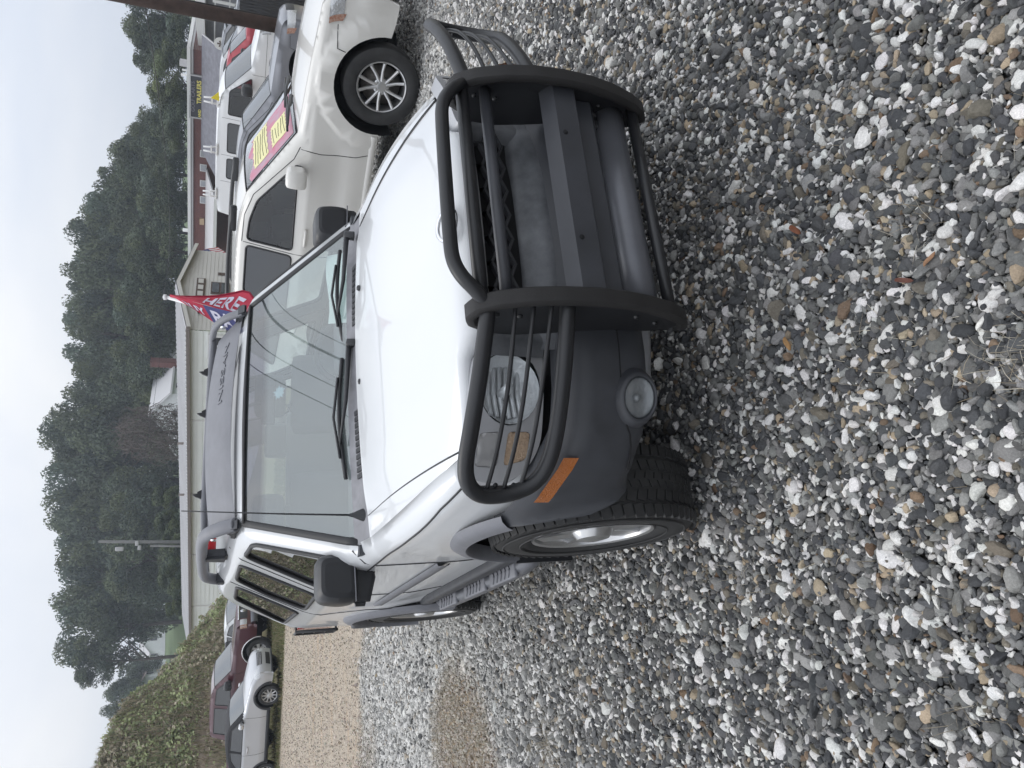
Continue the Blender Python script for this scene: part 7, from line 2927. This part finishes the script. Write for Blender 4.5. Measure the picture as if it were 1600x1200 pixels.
tree('loose leafy limb reaching left over the gap of sky', 1040, 112, 30, 88, CROWN_OPEN, v_low=178)
tree('small dark tree behind the crest of the bank, right one', 1062, 178, 30, 118, C1, v_low=255)
tree('small dark tree behind the crest of the bank, left one', 1098, 158, 26, 112, C0, v_low=240)
tree('mid height tree filling in below the domed tree', 790, 150, 50, 88, C1, v_low=290)
tree('mid height tree in front of the dense tree by the pole', 880, 160, 52, 86, C0, v_low=290)
tree('mid height tree to the right of the vine covered tree', 560, 170, 50, 84, C1, v_low=292)
tree('mid height tree behind the pale metal roof near the flag', 470, 180, 52, 82, C2, v_low=290)
tree('mid height tree between brick building and metal building', 385, 190, 46, 80, C0, v_low=296)
tree('mid height tree over the brick parapet', 300, 215, 44, 78, C2, v_low=298)
tree('low dark tree behind the parapet and sign', 180, 245, 46, 72, C1, v_low=298)
tree('low dark tree behind the grey porch building', 60, 255, 46, 70, C2, v_low=312)
tree('dark tree on the far side of the lawn', 950, 200, 40, 110, C0, v_low=262)

for (y_, v_, hp_, dp, cr_, lb) in ((228, 186, 40, 90, C2, 'tree in the notch above the second rack bracket of the van'), (290, 152, 42, 94, C1, 'tree in the notch above the middle wall windows of the brick building'), (345, 118, 44, 98, C0, 'tree behind the ridge above the tan wall box'), (412, 106, 46, 101, C2, 'tree behind the ridge straight above the beige gable peak'), (484, 100, 48, 102, C1, 'tree behind the ridge just left of the flag pole tip'), (556, 106, 48, 102, C0, 'tree behind the ridge right of the brick chimney'), (628, 100, 48, 102, C2, 'tree behind the ridge over the vine covered tree'), (712, 74, 50, 104, C1, 'tree between the airy tallest tree and the domed tree'), (796, 74, 50, 103, C0, 'tree between the domed tree and the slim grey pole'), (876, 84, 50, 102, C2, 'tree peeping out just left of the slim grey pole top'), (950, 90, 46, 100, C1, 'tree between the wide dark tree and the overhanging one')):
    tree(lb, y_, v_, hp_, dp, cr_)

for (y_, v_, hp_, dp, lb) in ((822, 240, 24, 66, 'round green bush at the roof edge, right of the slim grey pole'), (856, 250, 20, 64, 'bushy shrub at the foot of the slim grey pole'), (905, 246, 22, 66, 'green shrub behind the metal roof, middle of three'), (945, 258, 17, 62, 'small round clipped bush nearest the lawn'), (786, 236, 24, 70, 'shrub behind the metal roof, rightmost of the row'), (88, 283, 13, 58, 'rounded green bush right of the brick parapet end')):
    tree(lb, y_, v_, hp_, dp, BUSH, v_low=292 if y_ > 200 else 318, name='bush', group='bushes behind the roofs')
tree('low dark thicket left of the far white house', 1028, 230, 22, 150, C1, v_low=262, name='bush', group='bushes behind the roofs')


def vine_tree():
    """half dead tree hung with bare brown vines"""
    rng = np.random.default_rng(77)
    dep = 68
    top = at(184, 676, dep)
    low = at(292, 676, dep)
    T = thing('vine_tree', 'leafless brown tree draped with bare vines beside the white house', 'tree', (top[0], top[1], low[2] - 2.0))
    h = top[2] - low[2] + 2.0
    rad = 50 / F_PX * dep
    b = MB()
    b.tube([(0, 0, -1), (0.1, 0, h * 0.5), (0.0, 0.1, h * 0.9)], [0.25, 0.16, 0.05], 8)
    b.build('trunk', M['bark'], T)
    tw = []
    b = MB()
    for k in range(520):
        an = rng.uniform(0, 2 * PI)
        u = rng.random()
        r0 = rad * math.sqrt(rng.random()) * (0.35 + 0.65 * math.sin(PI * (0.15 + 0.75 * u)))
        p = Vector((r0 * math.cos(an), r0 * math.sin(an), h * (0.18 + 0.80 * u)))
        l_ = rng.uniform(0.5, 1.7)
        dn = Vector((rng.normal(0, 0.35), rng.normal(0, 0.35), -1.0 if rng.random() < 0.65 else 0.7))
        p1 = p + dn * l_ * 0.5 + Vector((rng.normal(0, 0.12), rng.normal(0, 0.12), 0))
        p2 = p + dn * l_ + Vector((rng.normal(0, 0.3), rng.normal(0, 0.3), 0))
        b.tube([p, p1, p2], [0.035, 0.025, 0.012], 4, caps=False)
    b.build('bare_vines', mat('grey brown vine', (0.15, 0.125, 0.115), 0.95), T, kind='stuff')
    n_ = 5200
    an = rng.uniform(0, 2 * PI, n_)
    u = rng.random(n_)
    r0 = rad * np.sqrt(rng.random(n_)) * (0.35 + 0.65 * np.sin(PI * (0.15 + 0.75 * u)))
    C = np.stack([r0 * np.cos(an), r0 * np.sin(an), h * (0.16 + 0.82 * u)], 1)
    Nr = rng.normal(size=(n_, 3))
    Nr /= np.linalg.norm(Nr, axis=1, keepdims=True)
    V, F = leaf_cards(C, Nr, rng.uniform(0.10, 0.42, n_), 0.22, rng)
    col = np.where(rng.random((n_, 1)) < 0.85, np.array([[0.13, 0.11, 0.098]]), np.array([[0.07, 0.085, 0.045]])) * rng.uniform(0.7, 1.2, (n_, 1))
    me = np_mesh('crown', V, F, LEAF)
    vert_color(me, 'tint', np.repeat(col, 4, 0))
    add_mesh('crown', me, T)


vine_tree()

# short grass where the left hand cars stand
rng_ = np.random.default_rng(3)
n_ = 30000
la_ = rng_.uniform(-16, -2.5, n_)
fw2 = 21.0 + 7.0 * rng_.random(n_)
gx, gy = from_latfwd(la_, fw2)
ns_ = np.array([mnoise.noise(Vector((float(a) * 0.9, float(b) * 0.9, 1.0))) for a, b in zip(gx, gy)])
k_ = (ns_ + 0.35 * rng_.random(n_) > -0.05) & (fw2 > 21.2 + ns_ * 0.8)
blades('grass', gx[k_], gy[k_], ground_h(gx[k_], gy[k_]) - 0.01, rng_, 0.04, 0.16, 0.012, [(0.10, 0.125, 0.05), (0.15, 0.15, 0.07), (0.22, 0.18, 0.11)], 'rough short grass around the cars on the left', lean=0.5)
# ------------------------------------------------------------------ small things
def flag_on_roof():
    T = thing('car_flag', 'red and blue flag with white letters on a white pole clipped above the windscreen', 'flag', (0.66, 1.42, 1.605))
    base = Vector((0.66, 1.42, 1.605))
    tip = Vector((0.855, 1.60, 2.045))
    off = -base
    p = MB()
    p.tube([base + off, tip + off], [0.0125, 0.010], 10)
    p.lathe([(tip.z - base.z - 0.004, 0.0), (tip.z - base.z, 0.016), (tip.z - base.z + 0.016, 0.016), (tip.z - base.z + 0.022, 0.0)], 10, 'z', (tip.x - base.x, tip.y - base.y, 0))
    pole = p.build('flag_pole', M['white_plain'], T)
    c = MB()
    c.box((0.0, 0.01, 0.0), (0.05, 0.05, 0.09), Matrix.Rotation(R(20), 4, 'Y'), bev=0.008)
    c.tube([(-0.03, 0.02, 0.03), (-0.05, 0.03, -0.02), (-0.02, 0.03, -0.05)], 0.006, 6)
    c.build('window_clip', M['black_plastic'], pole)
    RED = mat('red flag cloth', (0.50, 0.050, 0.085), 0.85, var=0.15, vscale=9)
    EDGE = mat('dark red hem', (0.27, 0.010, 0.035), 0.85)
    BLUE = mat('navy flag cloth', (0.080, 0.085, 0.21), 0.85, var=0.15, vscale=9)
    WH = mat('white print on cloth', (0.66, 0.64, 0.74), 0.85)

    def hoist(s):
        return tip.lerp(base, 0.04 + 0.92 * s)

    def right(s, t, o=0.0):
        w = np.interp(s, [0, 0.1, 0.55, 0.80, 0.88, 1.0], [0.010, 0.02, 0.080, 0.130, 0.125, 0.04])
        h = hoist(s)
        return (h.x + w * t + 0.02 * s * t, h.y - 0.012 - 0.02 * math.sin(3.1 * t + 4 * s) - o, h.z + (-0.05 * t * t + 0.012 * math.sin(5 * t)) * s * 1.2)

    def left(s, t, o=0.0):
        w = np.interp(s, [0, 0.1, 0.5, 0.8, 1.0], [0.014, 0.05, 0.135, 0.175, 0.13])
        h = hoist(s)
        return (h.x - w * t, h.y - 0.045 + 0.02 * math.sin(3.0 * t + 3 * s) - o, h.z - 0.05 * t - 0.02 * s * t)
    S_ = np.linspace(0, 1, 26)
    m_ = MB()
    m_.grid([[Vector(right(s, t)) + off for t in np.linspace(0, 1, 9)] for s in S_])
    cl = m_.build('flag_cloth', RED, T)
    m_ = MB()
    m_.tube([Vector(right(s, 1.0, 0.002)) + off for s in S_], 0.0055, 6)
    m_.build('hem', EDGE, cl)
    m_ = MB()
    m_.grid([[Vector(left(s, t)) + off for t in np.linspace(0, 1, 9)] for s in S_[:12]])
    c2 = m_.build('flag_cloth', RED, T)
    m_ = MB()
    m_.grid([[Vector(left(s, t)) + off for t in np.linspace(0, 1, 9)] for s in S_[11:]])
    c3 = m_.build('flag_cloth', BLUE, T)

    def put(word, fn, s0, s1, t0, t1, par):
        vs_, fs_ = text_mesh(word, 1.0, 1.0, 0.0, align='LEFT', bold=0.03)
        V = np.array(vs_)
        lo, hi = V.min(0), V.max(0)
        b = MB()
        # the wording runs down the pole; its top faces away from it on the right lobe
        q = [Vector(fn(s0 + (s1 - s0) * (x - lo[0]) / (hi[0] - lo[0]), t0 + (t1 - t0) * (y - lo[1]) / (hi[1] - lo[1]), 0.004)) + off for x, y, z in V]
        b.add(q, fs_, False)
        b.build('flag_letters', WH, par)
    put('HERE', right, 0.44, 0.90, 0.16, 0.80, cl)
    put('BUY', left, 0.12, 0.40, 0.85, 0.25, c2)
    put('PAY', left, 0.50, 0.92, 0.88, 0.20, c3)
    return T


flag_on_roof()


def porch_flag():
    b = Vector(at(340, 410, 46))
    t = Vector(at(312, 392, 46))
    T = thing('national_flag', 'small stars and stripes flag leaning from the porch by the beige gable end', 'flag', b)
    p = MB()
    p.tube([(0, 0, 0), t - b], 0.035, 6)
    p.build('flag_pole', M['trim'], T)
    u = (t - b)
    side = Vector((CR[0], CR[1], 0)).normalized()
    for k in range(7):
        s = MB()
        f0 = 0.95 - 0.065 * k
        rows = []
        for q in np.linspace(0, 1, 6):
            h0, h1 = u * f0, u * (f0 - 0.065)
            d = Vector((0, 0, -0.95 * q)) + side * (0.42 * q + 0.05 * math.sin(5 * q))
            rows.append([h0 + d, h1 + d])
        s.grid(rows)
        s.build('stripe', mat('flag red', (0.40, 0.05, 0.07), 0.8) if k % 2 == 0 else M['trim'], T)
    c = MB()
    c.grid([[u * f + Vector((0, 0, -0.95 * q)) + side * (0.42 * q + 0.02) - Vector((FW[0], FW[1], 0)) * 0.04 for f in (0.955, 0.72)] for q in np.linspace(0, 0.42, 4)])
    c.build('canton', mat('flag navy', (0.06, 0.07, 0.16), 0.8), T)


porch_flag()
# potted green on the porch
g0 = at(347, 408, 46)
tree('small leafy green plant on the porch below the flag', 408, 340, 7, 46, BUSH, v_low=356, name='porch_plant', group=None)

# fallen leaves, dry weeds and straw on the gravel
def leaf_on_gravel(x, y, ln, wd, rz, col, label):
    w = sight(x, y)
    t = (0.028 - CAM[2]) / w[2]
    c = CAM + w * t
    b = MB()
    rows = []
    for q in np.linspace(-1, 1, 9):
        hw_ = wd * math.sqrt(max(0.0, 1 - abs(q) ** 1.8)) + 0.0006
        rows.append([(ln * q, hw_ * k, 0.006 * math.sin(2.2 * q) + 0.35 * abs(k) * hw_) for k in (-1, -0.4, 0.4, 1)])
    b.grid(rows)
    b.grid([[(x_, y_, z_ - 0.0012) for x_, y_, z_ in r_] for r_ in rows], flip=True)
    o = b.build('fallen_leaf', mat('dry leaf', col, 0.7, var=0.25, vscale=60))
    o.location = c
    o.rotation_euler = (0.1, 0.15, rz)
    tag(o, label, 'leaf', 'fallen leaves on the gravel')


leaf_on_gravel(1242, 359, 0.030, 0.0085, R(35), (0.16, 0.055, 0.025), 'reddish brown dry leaf, the one closest to the bumper tube')
leaf_on_gravel(1412, 438, 0.030, 0.006, R(60), (0.10, 0.035, 0.022), 'dark brown curled leaf on the open gravel in front')
leaf_on_gravel(1230, 537, 0.026, 0.0085, R(10), (0.30, 0.17, 0.07), 'tan brown leaf lying in front of the left upright of the guard')
leaf_on_gravel(1452, 405, 0.022, 0.006, R(120), (0.24, 0.13, 0.07), 'small pale brown leaf beside the dark curled leaf')


def weeds():
    rng = np.random.default_rng(13)
    xs, ys = [], []
    for (px, py, n_, sp_) in ((864, 1168, 260, 0.075), (760, 1165, 60, 0.16), (905, 1085, 70, 0.10), (1180, 900, 30, 0.08), (1590, 560, 70, 0.05), (1430, 345, 22, 0.07), (1360, 560, 26, 0.09), (1310, 180, 26, 0.09), (700, 40, 30, 0.15), (1520, 1120, 30, 0.06)):
        w = sight(px, py)
        t = (0.0 - CAM[2]) / w[2]
        c = CAM + w * t
        xs.append(rng.normal(c[0], sp_, n_))
        ys.append(rng.normal(c[1], sp_, n_))
    n_ = 5200
    gx_, gy_ = rng.uniform(-2.3, -1.05, n_), rng.uniform(2.45, 4.2, n_)
    nn_ = np.array([mnoise.noise(Vector((float(a) * 2.1, float(b) * 2.1, 4.0))) for a, b in zip(gx_, gy_)])
    rr_ = ((gx_ + 1.9) / 0.75) ** 2 + ((gy_ - 3.35) / 0.8) ** 2
    kk_ = rr_ + nn_ * 0.7 < 0.85
    xs.append(gx_[kk_])
    ys.append(gy_[kk_])
    n_ = 420
    la = rng.uniform(-0.6, 0.6, n_)
    fw_ = 0.5 + 4.5 * rng.random(n_) ** 0.8
    x, y = from_latfwd(la * fw_, fw_)
    xs.append(x)
    ys.append(y)
    x, y = np.concatenate(xs), np.concatenate(ys)
    blades('dry_weeds', x, y, np.full(len(x), 0.012), rng, 0.035, 0.11, 0.0011, [(0.36, 0.31, 0.23), (0.28, 0.235, 0.17), (0.46, 0.42, 0.34)], 'dry straw and dead weeds on the gravel', lean=1.2)


weeds()

# faint haze over the whole place
hz = MB()
hz.box((0, 150, 18.5), (700, 420, 43))
hm = bpy.data.materials.new('pale haze')
hm.use_nodes = True
t_ = hm.node_tree
t_.nodes.clear()
ho_ = t_.nodes.new('ShaderNodeOutputMaterial')
pv_ = t_.nodes.new('ShaderNodeVolumePrincipled')
pv_.inputs['Color'].default_value = (0.80, 0.88, 1.0, 1)
pv_.inputs['Density'].default_value = 0.0010
pv_.inputs['Anisotropy'].default_value = 0.2
t_.links.new(pv_.outputs[0], ho_.inputs['Volume'])
hzo = hz.build('haze', hm)
tag(hzo, 'thin pale haze over the lot and the wooded hill', kind='stuff')
